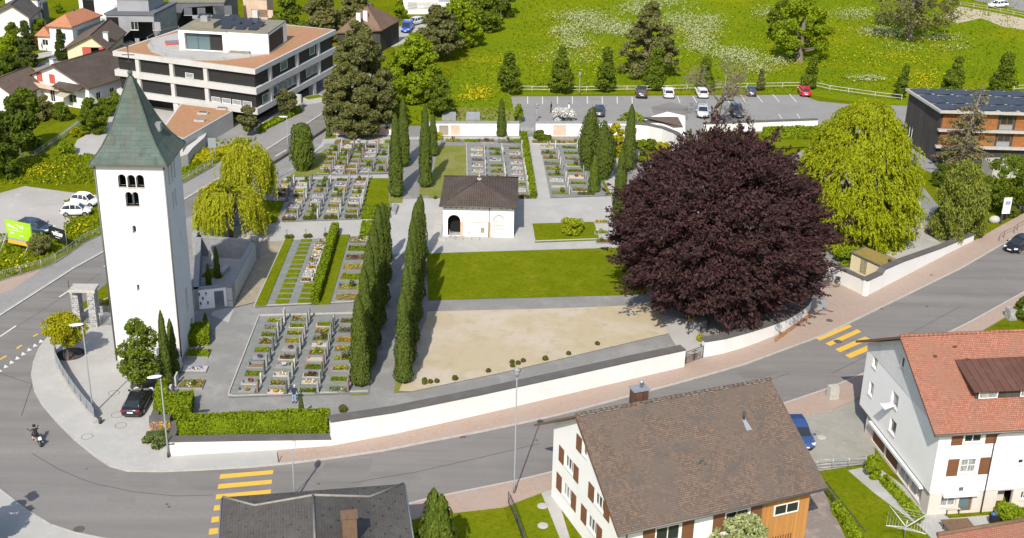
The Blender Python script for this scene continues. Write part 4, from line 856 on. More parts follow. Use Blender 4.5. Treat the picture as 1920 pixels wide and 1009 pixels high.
# second red roof just at the bottom right corner
def corner_roof():
    A, B = G(1757, 1003, 2.3), G(1925, 975, 2.3); d = (B-A).normalized(); n = Vector((d.y, -d.x, 0))
    T = thing('shed_roof', 'edge of a red tiled shed roof in the bottom right corner', 'shed', (A+B)/2)
    mb = MB(); e = B+d*2
    mb.slab([A, e, e+n*4-Z3*1.2, A+n*4-Z3*1.2], .15, 0, 1); rf = mb.build('roof', [M['redtile'], M['wood']], T)
    mb = MB(); mb.tube([A+Z3*.05, e+Z3*.05], .16, 6); mb.build('ridge_cap', M['wood'], rf)
    mb = MB(); mb.hexa([V3(A+d*.4+n*.3), V3(e+n*.3), V3(e+n*3.6), V3(A+d*.4+n*3.6)][::-1], [V3(A+d*.4+n*.3, 2.0), V3(e+n*.3, 2.0), V3(e+n*3.6, 1), V3(A+d*.4+n*3.6, 1)][::-1]); mb.build('wall', M['plinth'], T)
corner_roof()
# ================================================================ dark hipped roof at the bottom edge
def hip_house():
    u, n, L = frame2((-20.04, 75.45), R(10))
    T = thing('hipped_house', 'house with a large dark grey slate hipped roof at the bottom edge', 'house', L(6.4, -6))
    w, ze = 12.75, 5.5; ap = L(6.3, -4.6, 8.1); B = -15.0
    mb = MB(); mb.hexa([L(.6, -.6), L(.6, B+.6), L(w-.6, B+.6), L(w-.6, -.6)][::-1], [L(.6, -.6, ze-.1), L(.6, B+.6, ze-.1), L(w-.6, B+.6, ze-.1), L(w-.6, -.6, ze-.1)][::-1]); mb.build('wall', M['white'], T)
    c0, c1 = L(0, 0, ze), L(w, 0, ze); k0, k1 = L(2.3, -2.5, 6.25), L(w-2.6, -2.5, 6.25); k2, k3 = L(2.3, B, 6.25), L(w-2.6, B, 6.25); f0, f1 = L(0, B, ze), L(w, B, ze); rg = L(6.3, B, 8.1)
    mb = MB()
    mb.face([c0, k0, k1, c1]); mb.face([k0, ap, k1]); mb.face([c0, f0, k2, k0]); mb.face([k0, k2, rg, ap]); mb.face([c1, k1, k3, f1]); mb.face([k1, ap, rg, k3])
    mb.face([c1-Z3*.15, f1-Z3*.15, f0-Z3*.15, c0-Z3*.15])
    for a, b in ((c0, c1), (c1, f1), (f1, f0), (f0, c0)): mb.face([b-Z3*.15, a-Z3*.15, a, b])
    for k in range(6):
        f = mb.f[k]; p = [Vector(mb.v[i]) for i in f]
        if (p[1]-p[0]).cross(p[2]-p[0]).z < 0: mb.f[k] = f[::-1]
    rf = mb.build('roof', M['fibre'], T)
    mb = MB()
    for P in ([c0, k0, ap], [c1, k1, ap], [ap, rg]): mb.tube([p+Z3*.03 for p in P], .09, 6)
    mb.build('hip_mortar', M['mortar'], rf)
    def zt(a, b):
        s = min(a, w-a, -b*.93); lo = min(s/2.4, 1)*.75; hi = max(0, (s-2.4)/(3.9 if a < 6.3 else 3.85)); return ze+lo+min(1, hi)*1.85
    g0 = MB(); g0.box((0, 0, 0), (.08, .08, .1), R(10)); first = None
    for i in range(12):
        for j in range(8):
            a, b = .7+i*1.02+(j % 2)*.5, -.5-j*1.05
            if a > w-.3: continue
            if first is None: first = g0.build('snow_guard', M['metaldark'], rf); o = first
            else: o = first.copy(); COL.objects.link(o)
            o.location = L(a, b, zt(a, b)-.02)
    p = L(8.55, -8.1, 6.5); mb = MB(); mb.box(p, (.95, .85, 2.2), R(10)); ch = mb.build('chimney', M['wood'], T); mb = MB(); mb.box(p+Z3*2.2, (1.1, 1.0, .06), R(10)); mb.build('chimney_cap', M['wood'], ch)
    p = L(10.6, -8.9, 5.9); mb = MB(); mb.box(p, (1.0, 1.2, 1.0), R(10), top=(.6, .6)); mb.build('roof_hatch', M['sheetmetal'], T)
    mb = MB(); mb.tube([L(-.08, 0, ze-.1), L(-.08, B, ze-.1)], .08, 6); mb.tube([L(w+.08, 0, ze-.1), L(w+.08, B, ze-.1)], .08, 6); mb.build('gutter', M['metal'], T)
hip_house()
# ================================================================ walls of the cemetery
def wallrun(name, label, base, tops, th=.45, cap=.62, capth=.12, wm='white_wall', z0=0.0, group=None, cat='wall'):
    """base: pixels of the foot of the outer face; tops: pixel rows of the top edge there (None = height given)"""
    P = [G(x, y) for x, y in base]; H = [ZH(p, t) if t > 3 else t for p, t in zip(P, tops)]
    T = thing(name, label, cat, P[0].lerp(P[-1], .5), 0, group)
    N = []
    for i, p in enumerate(P):
        d = (P[min(i+1, len(P)-1)]-P[max(0, i-1)]).normalized(); N.append(Vector((-d.y, d.x, 0)))
    mb, mc = MB(), MB()
    for i in range(len(P)-1):
        a, b, na, nb = P[i], P[i+1], N[i], N[i+1]; ha, hb = H[i]-capth, H[i+1]-capth
        mb.hexa([a, b, b+nb*th, a+na*th], [a+Z3*ha, b+Z3*hb, b+nb*th+Z3*hb, a+na*th+Z3*ha])
        o = .04
        mc.hexa([a-na*o+Z3*ha, b-nb*o+Z3*hb, b+nb*(cap)+Z3*hb, a+na*cap+Z3*ha], [a-na*o+Z3*H[i], b-nb*o+Z3*H[i+1], b+nb*cap+Z3*(H[i+1]+.06), a+na*cap+Z3*(H[i]+.06)])
    mb.build('wall_face', M[wm], T)
    if cap: mc.build('coping', M['capstone'], T)
    return T, P, H, N
sub = lambda a, b, n: [(a[0]+(b[0]-a[0])*k/n, a[1]+(b[1]-a[1])*k/n) for k in range(n+1)]
wallrun('boundary_wall', 'long white boundary wall with dark coping sloping along the brick pavement', [(622, 838), (740, 816), (900, 780), (1060, 742), (1180, 714), (1283, 690)], [790, 772, 739, 704, 677, 655], cap=.95)
b2 = [(1319, 672), (1356, 665), (1394, 654), (1424, 643), (1451, 632), (1472, 621), (1488, 611), (1502, 602), (1513, 592), (1520, 580)]
t2 = [640, 634, 624, 615, 606, 598, 589, 580, 571, 561]
wallrun('boundary_wall', 'curved white wall below the dark red beech, right of the small gate', b2, t2, cap=.9)
wallrun('boundary_wall', 'low white wall under the long clipped hedge', [(318, 857), (420, 850), (520, 844), (622, 838)], [827, 825, 823.5, 822], cap=.75)
wallrun('boundary_wall', 'short white side wall of the hedge bed beside the grey car', [(327, 812), (318, 857)], [1.2, 1.25], th=.3, cap=.5)
wallrun('boundary_wall', 'white wall left of the flat roofed shed, with a bicycle leaning on it', [(1548, 521), (1622, 558)], [494, 526], cap=.5)
wallrun('boundary_wall', 'tapering white wall right of the flat roofed shed along the uphill pavement', [(1622, 558), (1650, 544), (1655, 541), (1690, 523), (1760, 486), (1825, 453)], [526, 513, 504, 489, 465, 439], cap=.75)
# gate to the right of the long wall
def gate(name, label, a, b, h, nb, m='metaldark', mid=None):
    A, B = G(*a), G(*b); T = thing(name, label, 'gate', A.lerp(B, .5)); mb = MB()
    for z in (.12, h): mb.tube([A+Z3*z, B+Z3*z], .03, 5)
    for p in (A, B): mb.tube([p, p+Z3*(h+.05)], .045, 6)
    mb.build('gate_frame', M[m], T); mb = MB()
    for k in range(1, nb):
        p = A.lerp(B, k/nb); mb.tube([p+Z3*.12, p+Z3*h], .014, 4)
    mb.build('bars', M[m], T)
    if mid:
        mb = MB(); p = A.lerp(B, .5); d = (B-A).normalized(); mb.tube([p+Z3*.1, p+Z3*h], .05, 5)
        for z in (.45, .8, 1.15): mb.tube([p-d*.38+Z3*z, p+d*.38+Z3*z], .035, 5)
        mb.build('cross_pattern', M[m], T)
    return T
gate('gate', 'dark metal gate with a cross pattern between the two white walls', (1285, 684), (1317, 672), 1.35, 14, mid=True)
# low retaining wall + coping of the upper planter next to the grey car
def planter():
    T = thing('planter', 'raised corner bed with dark coping and pale flowering ground cover beside the plaza', 'planter', G(300, 780))
    mb = MB(); mb.prism(PP([(281, 800), (280, 788), (318, 786), (330, 812), (318, 826), (290, 830)]), CZ, .45); mb.build('bed', M['soil'], T)
    n = 500; a, b = G(283, 805), G(318, 822); P = np.array([[*(G(random.uniform(283, 320), random.uniform(793, 828), .5))] for _ in range(n)]); P[:, 2] = .45+rng.random(n)*.2
    leaf_mesh('ground_cover', P[:320], np.tile([0, 0, 1], (320, 1)), np.full(320, .22), M['fl_pink'], T); leaf_mesh('flowers', P[320:], np.tile([0, 0, 1], (180, 1)), np.full(180, .24), M['lf_golden'], T)
    mb = MB()
    A, B, C = G(279, 787, .9), G(318, 785, .9), G(300, 738, .9)
    d = MB(); d.prism([A[:2], B[:2], (B+Vector((0, .8, 0)))[:2], (A+Vector((.6, .8, 0)))[:2]], .1, .95); d.build('coping', M['capstone'], T)
    d = MB(); d.prism([A[:2], (A+Vector((.6, .8, 0)))[:2], (C+Vector((.5, 0, 0)))[:2], C[:2]], .1, .953); d.build('side_coping', M['capstone'], T)
planter()
# courtyard with urn walls beside the tower
def courtyard():
    T = thing('urn_courtyard', 'open walled urn courtyard with dark coping beside the church tower', 'courtyard', G(430, 540))
    fl, fr = G(366, 583), G(437, 575); br, bl = G(482, 488), G(372, 478); H = 2.3
    def wl(a, b, name, m, h=H, th=.45, holes=(), depth=.3):
        d = (b-a).normalized(); mb = MB(); L_ = (b-a).length; n = Vector((-d.y, d.x, 0))
        facade(mb, a, d, rect(0, 0, L_, h), holes, depth); facade(mb, b+n*th, -d, rect(0, 0, L_, h), [[(L_-q[0], q[1]) for q in h_][::-1] for h_ in holes], .14)
        for p, e in ((b, n), (a+n*th, -n)): facade(mb, p, e, rect(0, 0, th, h))
        o = mb.build(name, M[m], T)
        mb = MB(); mb.hexa([a-n*.06+Z3*h, b-n*.06+Z3*h, b+n*(th+.06)+Z3*h, a+n*(th+.06)+Z3*h], [a-n*.06+Z3*(h+.14), b-n*.06+Z3*(h+.14), b+n*(th+.06)+Z3*(h+.14), a+n*(th+.06)+Z3*(h+.14)]); mb.build('coping', M['granite'], o)
        return o, d, n, L_
    fr2 = fr+(fl-fr).normalized()*.35
    Lf = (fr2-fl).length
    hs = [rect(Lf*f, z, Lf*f+.2, z+.42) for f, z in ((.12, 1.55), (.32, 1.55), (.05, 1.05), (.22, 1.05), (.15, .5), (.36, .5))]+[rect(Lf*.58, CZ, Lf*.86, 1.95)]
    wl(fl, fr2, 'front_wall', 'white', holes=hs)
    o, d, n, L_ = wl(fr, br, 'side_wall', 'greywall')
    for k in range(19): # slender pierced slabs on the outer face
        mb = MB(); s = .35+k*(L_-.7)/19; w_ = (L_-.7)/19
        off = .15*(k % 2)
        board(mb, fr, d, (s+.02, .12+off, s+w_*.62, 2.1), .0, .07); mb.build('slab', M['fairface'], o)
    o2, d2, n2, L2 = wl(br, bl, 'back_wall', 'granite')
    for i in range(12):
        for j in range(3):
            if i in (5, 6, 7): continue
            mb = MB(); board(mb, bl+Vector((0, 0, 0)), (br-bl).normalized(), (.3+i*(L2-.6)/12, .5+j*.55, .3+(i+.82)*(L2-.6)/12, .95+j*.55), .46-.42, .1); mb.build('urn_niche', M['marble' if (i*3+j) % 3 == 0 else 'granite_dark'], o2)
    wl(bl, fl, 'tower_side_wall', 'granite')
    for p in (fr, br, bl):
        mb = MB(); mb.box(p+Vector((-.15, .1, 0)), (.7, .7, 2.75), R(-10)); c = mb.build('corner_pillar', M['granite'], T)
    mb = MB()
    for z in (.15, .9, 1.6): board(mb, fr+Vector((-.5, -.26, 0)), Vector((math.cos(R(-10)), math.sin(R(-10)), 0)), (.05, z, .62, z+.66), 0, .05)
    mb.build('pillar_panel', M['fairface'], T)
    mb = MB(); p = G(421, 513); mb.box((p.x, p.y, CZ+.02), (.55, 2.0, .45), R(-8)); tag(mb.build('stone_bench', M['limestone']), 'pale stone bench inside the urn courtyard', 'bench')
    p = G(403, 516); t2 = thing('plant_bed', 'small green bed around the cypress inside the urn courtyard', 'plant bed', p)
    mb = MB(); mb.box((p.x, p.y, CZ), (2.2, 2.0, .16), R(-8)); mb.build('bed', M['lawn'], t2)
    t3 = thing('statue', 'small pale slender statue standing in the urn courtyard', 'statue', G(395, 500)); p = G(395, 500)
    mb = MB(); mb.lathe([(.2, 0), (.16, .3), (.14, .9), (.22, 1.3), (.1, 1.5), (.13, 1.62), (.1, 1.78), (.01, 1.84)], 10, (p.x, p.y, CZ+.02)); mb.build('figure', M['marble'], t3)
courtyard()
def stone_gate():
    T = thing('stone_gateway', 'stone gateway of two rubble pillars under a flat slab by the main road', 'gateway', G(165, 600))
    A, B = G(180, 611), G(149, 603); H = 3.75
    for p in (A, B):
        mb = MB(); mb.box((p.x, p.y, 0), (.72, 1.35, H), R(2)); mb.build('pillar', M['rubble'], T)
    c = A.lerp(B, .5); mb = MB(); mb.box((c.x+.05, c.y, H), (2.55, 1.6, .28), R(2)); mb.build('lintel_slab', M['limestone'], T)
    mb = MB(); mb.tube([(c.x-1.3, c.y-.3, H), (c.x-1.3, c.y-.3, H+1.1)], .04, 5); mb.build('rod', M['metaldark'], T)
    mb = MB(); p, q = G(153, 606), G(177, 611)
    for k in range(9):
        a = p.lerp(q, k/8); mb.tube([a, a+Z3*1.3], .025, 4)
    for z in (.2, .75, 1.3): mb.tube([p+Z3*z, q+Z3*z], .025, 4)
    mb.build('gate_leaf', M['metaldark'], T)
    gate('lattice_gate', 'grey lattice gate between the stone gateway and the tower', (189, 613), (214, 612), 1.5, 12, 'metal')
    p = G(205, 585); t = thing('stone_planter', 'stone trough planted with yellow flowers between gateway and tower', 'planter', p); mb = MB(); mb.box((p.x, p.y, 0), (2.0, 1.5, 1.0), R(5)); mb.build('trough', M['rubble'], t)
    P = np.array([p.x, p.y, 1.1])+rng.normal(size=(160, 3))*[.5, .4, .12]; leaf_mesh('flowers', P, np.tile([0, 0, 1], (160, 1)), np.full(160, .22), M['lf_golden'], t)
stone_gate()
# back wall with family graves
def back_wall(label, x0, x1, y, top, n, cols):
    A, B = G(x0, y), G(x1, y); d = (B-A).normalized(); H = ZH(A, top); L_ = (B-A).length
    T = thing('family_grave_wall', label, 'wall', A.lerp(B, .5)); mb = MB()
    facade(mb, A, d, rect(0, 0, L_, H), [rect(L_*(k+.08)/n, .15, L_*(k+.9)/n, H-.35) for k in range(n)], .16)
    nn = Vector((-d.y, d.x, 0)); facade(mb, B+nn*.5, -d, rect(0, 0, L_, H)); facade(mb, B, nn, rect(0, 0, .5, H)); facade(mb, A+nn*.5, -nn, rect(0, 0, .5, H)); mb.build('wall_face', M['white'], T)
    mb = MB(); mb.hexa([A-nn*.08+Z3*H, B-nn*.08+Z3*H, B+nn*.6+Z3*H, A+nn*.6+Z3*H], [A-nn*.08+Z3*(H+.1), B-nn*.08+Z3*(H+.1), B+nn*.6+Z3*(H+.16), A+nn*.6+Z3*(H+.16)]); mb.build('coping', M['granite'], T)
    for k in range(n):
        mb = MB(); board(mb, A, d, (L_*(k+.08)/n, .15, L_*(k+.9)/n, H-.35), -.15, -.1); mb.build('panel', M[cols[k % len(cols)]], T)
    return T
back_wall('white wall with framed pink stone panels left of the parking gate', 800, 973, 256, 231, 8, ['limestone', 'tan', 'pinkstone', 'white', 'white', 'greywall', 'pinkstone', 'white'])
back_wall('ivy topped white grave wall at the far left corner of the cemetery', 622, 760, 254, 233, 5, ['pinkstone', 'marble', 'granite', 'pinkstone', 'pinkstone'])
back_wall('white grave wall right of the parking gate, behind the cypress group', 1004, 1185, 257, 231, 6, ['white', 'pinkstone', 'greywall', 'white', 'white', 'limestone'])
CW, *_ = wallrun('curved_grave_wall', 'curved white grave wall with a pink panel in front of the parking shed', [(1185, 262), (1212, 265), (1240, 274), (1262, 284), (1277, 296), (1283, 306)], [232, 234, 240, 249, 260, 270], cap=.7)
wallrun('boundary_wall', 'straight white wall along the lower edge of the parking lot', [(1318, 250), (1420, 246), (1532, 242)], [232, 228, 224], cap=.5)
p0, p1 = G(1213, 262), G(1243, 274); mb = MB(); d = (p1-p0).normalized(); board(mb, p0, d, (.2, .3, (p1-p0).length-.2, 1.9), .0, .05); mb.build('stone_panel', M['pinkstone'], CW)
gate('gate', 'grey gate between the cemetery and the parking lot', (978, 258), (999, 258), 1.5, 12, 'metal')
def parking_shed():
    T = thing('shed', 'low white shed with a mossy fan shaped tile roof between cemetery and parking lot', 'shed', G(1250, 250))
    pb = [(1203, 236), (1235, 244), (1262, 258), (1281, 266), (1284, 240), (1262, 232), (1230, 228)]
    mb = MB(); mb.prism(PP([(1203, 246), (1235, 254), (1262, 270), (1283, 272), (1283, 240), (1250, 232)]), 0, 1.9); mb.build('wall', M['white'], T)
    mb = MB(); z = 2.0
    A, B, C, D, E, F = G(1201, 219, z+.6), G(1271, 219, z+.6), G(1281, 238, z), G(1263, 239, z), G(1240, 230, z), G(1222, 224, z)
    mb.face([A, F, E, D, C, B]); mb.face([p-Z3*.15 for p in (B, C, D, E, F, A)])
    for a, b in ((A, F), (F, E), (E, D), (D, C), (C, B), (B, A)): mb.face([a-Z3*.15, b-Z3*.15, b, a])
    mb.build('roof', M['rooftile'], T)
    mb = MB(); q = G(1272, 272); board(mb, q, Vector((1, 0, 0)), (-.4, .1, .3, 1.6), .1, .16); mb.build('door', M['lampwhite'], T)
parking_shed()
def tool_shed():
    T = thing('shed', 'cream flat roofed shed with mossy roof in the corner of the white walls', 'shed', G(1650, 520))
    z = 2.05; A, B, C, D = G(1597, 475, z), G(1622, 465, z), G(1684, 490, z), G(1657, 503, z)
    def dn(p): return Vector((p.x, p.y, 0))
    mb = MB(); order = [A, D, C, B]
    for a, b in zip(order, order[1:]+order[:1]):
        d = (dn(b)-dn(a)); L_ = d.length; d.normalize()
        facade(mb, dn(a), d, rect(0, 0, L_, z), [rect(L_*.3, .3, L_*.5, 2.1)] if a is A else [], .2)
    mb.build('wall', M['cream'], T)
    d = dn(D)-dn(A); L_ = d.length; d.normalize(); mb = MB(); board(mb, dn(A), d, (L_*.3, .3, L_*.5, 2.1), -.18, -.1); mb.build('door', M['lampwhite'], T)
    mb = MB(); c = (A+B+C+D)/4; big = [c+(p-c)*1.07 for p in order]; mb.prism([p[:2] for p in big], z, z+.14); rf = mb.build('roof_edge', M['capstone'], T)
    mb = MB(); mb.prism([(c+(p-c)*.95)[:2] for p in order], z+.1, z+.16); mb.build('moss', M['moss'], rf)
    q = G(1668, 491, z+.15); mb = MB(); mb.lathe([(.16, 0), (.16, .15), (.22, .18), (.2, .3), (.05, .36)], 10, q); mb.build('roof_vent', M['metaldark'], rf)
tool_shed()
# ================================================================ office building
def office():
    u, n, L = frame2((-38.07, 180.5), R(73)) # u = along the right front (away), corner at origin ; n = to the left
    T = thing('office_building', 'modern white banded office building with dark blinds and a reddish planted roof', 'building', L(12, 12))
    fr, lt, rt, bk = L(0, 0), V3(G(210.8, 95.8, 9)), V3(G(630, 55.6, 9)), V3(G(534, 45.5, 9)); bl = V3(G(336, 54, 9))
    poly = [fr, rt, bk, bl, lt]
    cen = sum(poly, Vector((0, 0, 0)))/5
    def ins(d): return [p+(cen-p).normalized()*d for p in poly]
    for z0, z1 in ((8.25, 9.0), (5.2, 6.15), (2.15, 3.05)):
        mb = MB(); mb.prism([p[:2] for p in poly], z0, z1); mb.build('floor_slab', M['fairface'], T)
    q = ins(.75)
    for z0, z1 in ((3.05, 5.2), (6.15, 8.25)):
        for a, b, nm in ((q[4], q[0], 9), (q[0], q[1], 8), (q[1], q[2], 3), (q[2], q[3], 5), (q[3], q[4], 4)):
            d = (b-a); L_ = d.length; d.normalize(); mb = MB(); facade(mb, a, d, rect(0, z0, L_, z1)); mb.build('blind_band', M['blind'], T)
    qq = ins(.45)
    for z0, z1 in ((3.05, 5.2), (6.15, 8.25)):
        for a, b, fs in ((qq[4], qq[0], (.16, .41, .655)), (qq[0], qq[1], (.17, .5, .78))):
            for f in fs:
                p = a.lerp(b, f); mb = MB(); d = (b-a).normalized(); mb.box((p.x, p.y, z0), (.65, .4, z1-z0), math.atan2(d.y, d.x)); mb.build('pillar', M['fairface'], T)
    # visible glazing strips
    for a, b, f0, f1, z in ((q[0], q[1], .07, .16, 3.1), (q[0], q[1], .2, .5, 3.5), (q[0], q[1], .62, .78, 3.5), (q[0], q[1], .3, .4, 6.6), (q[0], q[1], .68, .76, 6.7), (q[4], q[0], .68, .98, 3.05), (q[4], q[0], .5, .57, 6.2)):
        d = b-a; L_ = d.length; d.normalize(); k = max(1, int(L_*(f1-f0)/1.6))
        for j in range(k):
            s = L_*(f0+(f1-f0)*j/k); e = L_*(f0+(f1-f0)*(j+.85)/k)
            if a is q[4]: window(T, a, d, (s, z+.02, e, z+.8), -.02, 'lampwhite', 'curtain', 1, 1, False)
            else: window(T, a, d, (s, z, e, z+1.35), -.02, 'frame', 'glassblue', 1, 1, False)
    mb = MB(); mb.prism([p[:2] for p in ins(4.2)], 0, 2.15); mb.build('ground_floor', M['blind'], T)
    for a, b, fs in ((q[4], q[0], (.17, .42, .7)), (q[0], q[1], (.3, .7))):
        for f in fs:
            p = a.lerp(b, f); mb = MB(); mb.box((p.x, p.y, 0), (.9, .9, 2.15), R(-20)); mb.build('column', M['fairface'], T)
    mb = MB(); mb.prism([p[:2] for p in ins(.55)], 8.95, 9.03); rf = mb.build('green_roof', M['sedum'], T)
    # terrace with a round edge
    c = V3(G(385, 84, 9)); mb = MB(); pts = []
    for k in range(36):
        t = 2*math.pi*k/36; pts.append((c.x+8.2*math.cos(t), c.y+9.5*math.sin(t)*.8))
    def insp(p, pl):
        r_ = False
        for (x1, y1), (x2, y2) in zip(pl, pl[1:]+pl[:1]):
            if (y1 > p[1]) != (y2 > p[1]) and p[0] < (x2-x1)*(p[1]-y1)/(y2-y1)+x1: r_ = not r_
        return r_
    pl = [p[:2] for p in ins(1.0)]
    cc = sum((p for p in ins(1.0)), Vector((0, 0, 0)))/5
    tp = PP([(286, 73), (275, 85), (283, 97), (310, 107), (360, 113), (420, 113), (470, 107), (503, 101), (520, 60), (420, 40), (340, 60)], 9.05)
    mb = MB(); mb.prism([p[:2] for p in tp], 9.0, 9.07); mb.build('terrace', M['concrete'], T)
    mb = MB(); gp = [V3(p, 0) for p in PP([(336, 60), (300, 68), (277, 81), (283, 95), (310, 106), (360, 112), (420, 112.5), (470, 107), (503, 100)], 9.05)]
    for k, p in enumerate(gp): mb.tube([p+Z3*9, p+Z3*10], .03, 4)
    mb.tube([p+Z3*10 for p in gp], .025, 4); mb.build('terrace_railing', M['metal'], T)
    sp = G(330, 81, 9.1); mb = MB(); mb.box(sp, (3.2, 2.2, .25), R(20)); mb.build('red_pool_frame', M['shutter_red'], T); mb = MB(); mb.box(sp+Z3*.2, (2.5, 1.5, .1), R(20)); mb.build('pool_cover', M['glassblue'], T)
    # penthouse
    z0, z1 = 9.0, 12.1
    A = V3(G(337, 94, z0)); Bp = V3(G(427, 99, z0)); C_ = V3(G(430, 93, z0)); D_ = V3(G(503, 96, z0)); E_ = V3(G(534, 60, z0)); F_ = V3(G(515, 40, z0)); H_ = V3(G(337, 55, z0))
    d = (Bp-A).normalized(); L_ = (Bp-A).length; mb = MB()
    facade(mb, A, d, rect(0, z0, L_, z1), [rect(.9, z0+.1, L_-.7, z1-.35)], .7)
    back = A+Vector((-.6, 9, 0))
    nb = Vector((-d.y, d.x, 0))
    D2 = Bp+d*6.4; E2 = D2+nb*9.5; H2 = A+nb*9.5
    facade(mb, Bp+nb*.4, d, rect(0, z0, 6.4, z1)); facade(mb, D2+nb*.4, nb, rect(0, z0, 9.1, z1)); facade(mb, E2, -d, rect(0, z0, L_+6.4, z1)); facade(mb, H2, -nb, rect(0, z0, 9.5, z1)); facade(mb, Bp, nb, rect(0, z0, .4, z1))
    ph = mb.build('penthouse', M['white'], T)
    window(T, A, d, (.9, z0+.1, L_*.62, z1-.35), .7, 'framedark', 'glassblue', 2, 1, False); mb = MB(); board(mb, A, d, (L_*.62, z0+.1, L_-.7, z1-.35), -.68, -.6); mb.build('sliding_panel', M['blind'], T)
    mb = MB(); pr = [A-nb*.0, Bp, Bp+nb*.35, D2+nb*.35, E2, H2]; mb.prism([p[:2] for p in pr], z1, z1+.18); mb.build('penthouse_roof', M['graveldark'], ph)
    mb = MB(); board(mb, D2, nb, (.8, z0+.2, 7.5, z1-.3), 0, .05); mb.build('side_blind', M['blind'], T)
    zr = z1+.2
    def onroof(a, b, z=zr): return A+d*a+nb*b+Z3*z
    for a, b, w_, h_ in ((5.3, 6.6, 1.9, 1.3), (7.6, 6.7, 1.9, 1.3), (9.6, 6.9, 1.9, 1.3), (5.6, 4.6, 1.6, 1.2), (7.3, 4.5, 1.9, 1.2), (9.4, 4.6, 1.5, 1.2), (11.3, 4.7, 1.4, 1.2), (7.0, 2.2, 1.6, 1.0), (9.2, 2.2, 1.5, 1.0), (11.2, 2.3, 1.4, 1.0), (1.0, 8.5, 1.9, .8), (3.2, 8.6, 1.9, .8), (5.8, 8.7, 1.7, .8)):
        p = onroof(a, b); mb = MB(); e = d*w_*.5; f = nb*h_*.75
        mb.slab([p-e-f+Z3*.12, p+e-f+Z3*.12, p+e+f+Z3*.5, p-e+f+Z3*.5], .06); mb.build('solar_panel', M['solar'], T)
    p = onroof(3.4, 2.6); mb = MB(); mb.box(p, (3.6, 2.6, .8), R(-8)); hv = mb.build('roof_unit', M['graveldark'], T); mb = MB(); mb.box(p+Z3*.8, (1.1, .9, .8), R(-8)); mb.build('vent_box', M['metal'], hv)
    p = onroof(9.5, 8.3); mb = MB(); mb.box(p, (.9, .7, 1.6), R(-8)); mb.build('flue', M['fairface'], T)
    p = V3(G(452, 98, 9.1)); mb = MB(); mb.box((p.x, p.y, 9.05), (3.2, 1.4, .3), R(-12)); mb.build('roof_light', M['graveldark'], T)
    # one storey annex with planted roof
    T2 = thing('garage_annex', 'low annex with a reddish planted roof and two skylights in front of the office building', 'annex', G(360, 225))
    z = 2.6; pl = PP([(338, 194), (429, 205), (436, 208), (341, 262), (300, 246)], z)
    mb = MB(); mb.prism([p[:2] for p in pl], 0, z); mb.build('wall', M['fairface'], T2)
    c = sum(pl, Vector((0, 0, 0)))/5; mb = MB(); mb.prism([(c+(p-c)*.93)[:2] for p in pl], z-.1, z+.03); mb.build('green_roof', M['sedum'], T2)
    for px, py in ((381, 213.5), (375, 227), (416, 205)):
        p = G(px, py, z); mb = MB(); mb.box(p, (1.5, .9, .25), R(-5)); s = mb.build('skylight_frame', M['limestone'], T2); mb = MB(); mb.box(p+Z3*.25, (1.2, .65, .06), R(-5)); mb.build('skylight', M['glassblue'], s)
    T3 = thing('ramp_wall', 'pale angular concrete ramp wall beside the low annex', 'wall', G(365, 270))
    mb = MB(); P = PP([(339, 295), (350, 276), (370, 262), (381, 238), (394, 236), (384, 258), (362, 278), (352, 290)], 1.5); mb.prism([p[:2] for p in P], 0, 1.6); mb.build('wall_face', M['fairface'], T3)
    for k, (px, py, w_, h_, lab) in enumerate(((394, 262, 1.6, 2.2, 'grey information board on two posts near the yellow green willow'),)):
        p = G(px+7, py+45); t = thing('sign_board', lab, 'sign', p); mb = MB()
        for s in (-.3, .3): mb.tube([p+Vector((s, 0, 0)), p+Vector((s, 0, 3.6))], .06, 6)
        mb.build('posts', M['metal'], t); mb = MB(); mb.box((p.x, p.y-.1, 2.3), (1.1, .1, 1.4)); mb.build('board', M['lampgrey'], t)
    p = G(560, 205); t = thing('entrance_stele', 'white upright concrete slab in front of the office building', 'stele', p); mb = MB(); mb.box(p, (1.1, .35, 2.4), R(-20)); mb.build('slab', M['fairface'], t)
    t = thing('low_wall', 'pale low planter wall along the office forecourt', 'wall', G(520, 215)); mb = MB()
    A1, B1 = G(480, 247), G(540, 206); d1 = (B1-A1).normalized(); n1 = Vector((-d1.y, d1.x, 0)); mb.hexa([A1, B1, B1+n1*.3, A1+n1*.3], [p+Z3*.5 for p in (A1, B1, B1+n1*.3, A1+n1*.3)]); mb.build('wall_face', M['fairface'], t)
    t = thing('planter', 'white planter box with grass by the road in front of the office', 'planter', G(585, 195)); mb = MB(); p = G(588, 190); mb.box(p, (3.4, 2.2, .7), R(38)); mb.build('box', M['fairface'], t); mb = MB(); mb.box(p+Z3*.68, (2.9, 1.7, .06), R(38)); mb.build('grass', M['lawn'], t)
office()
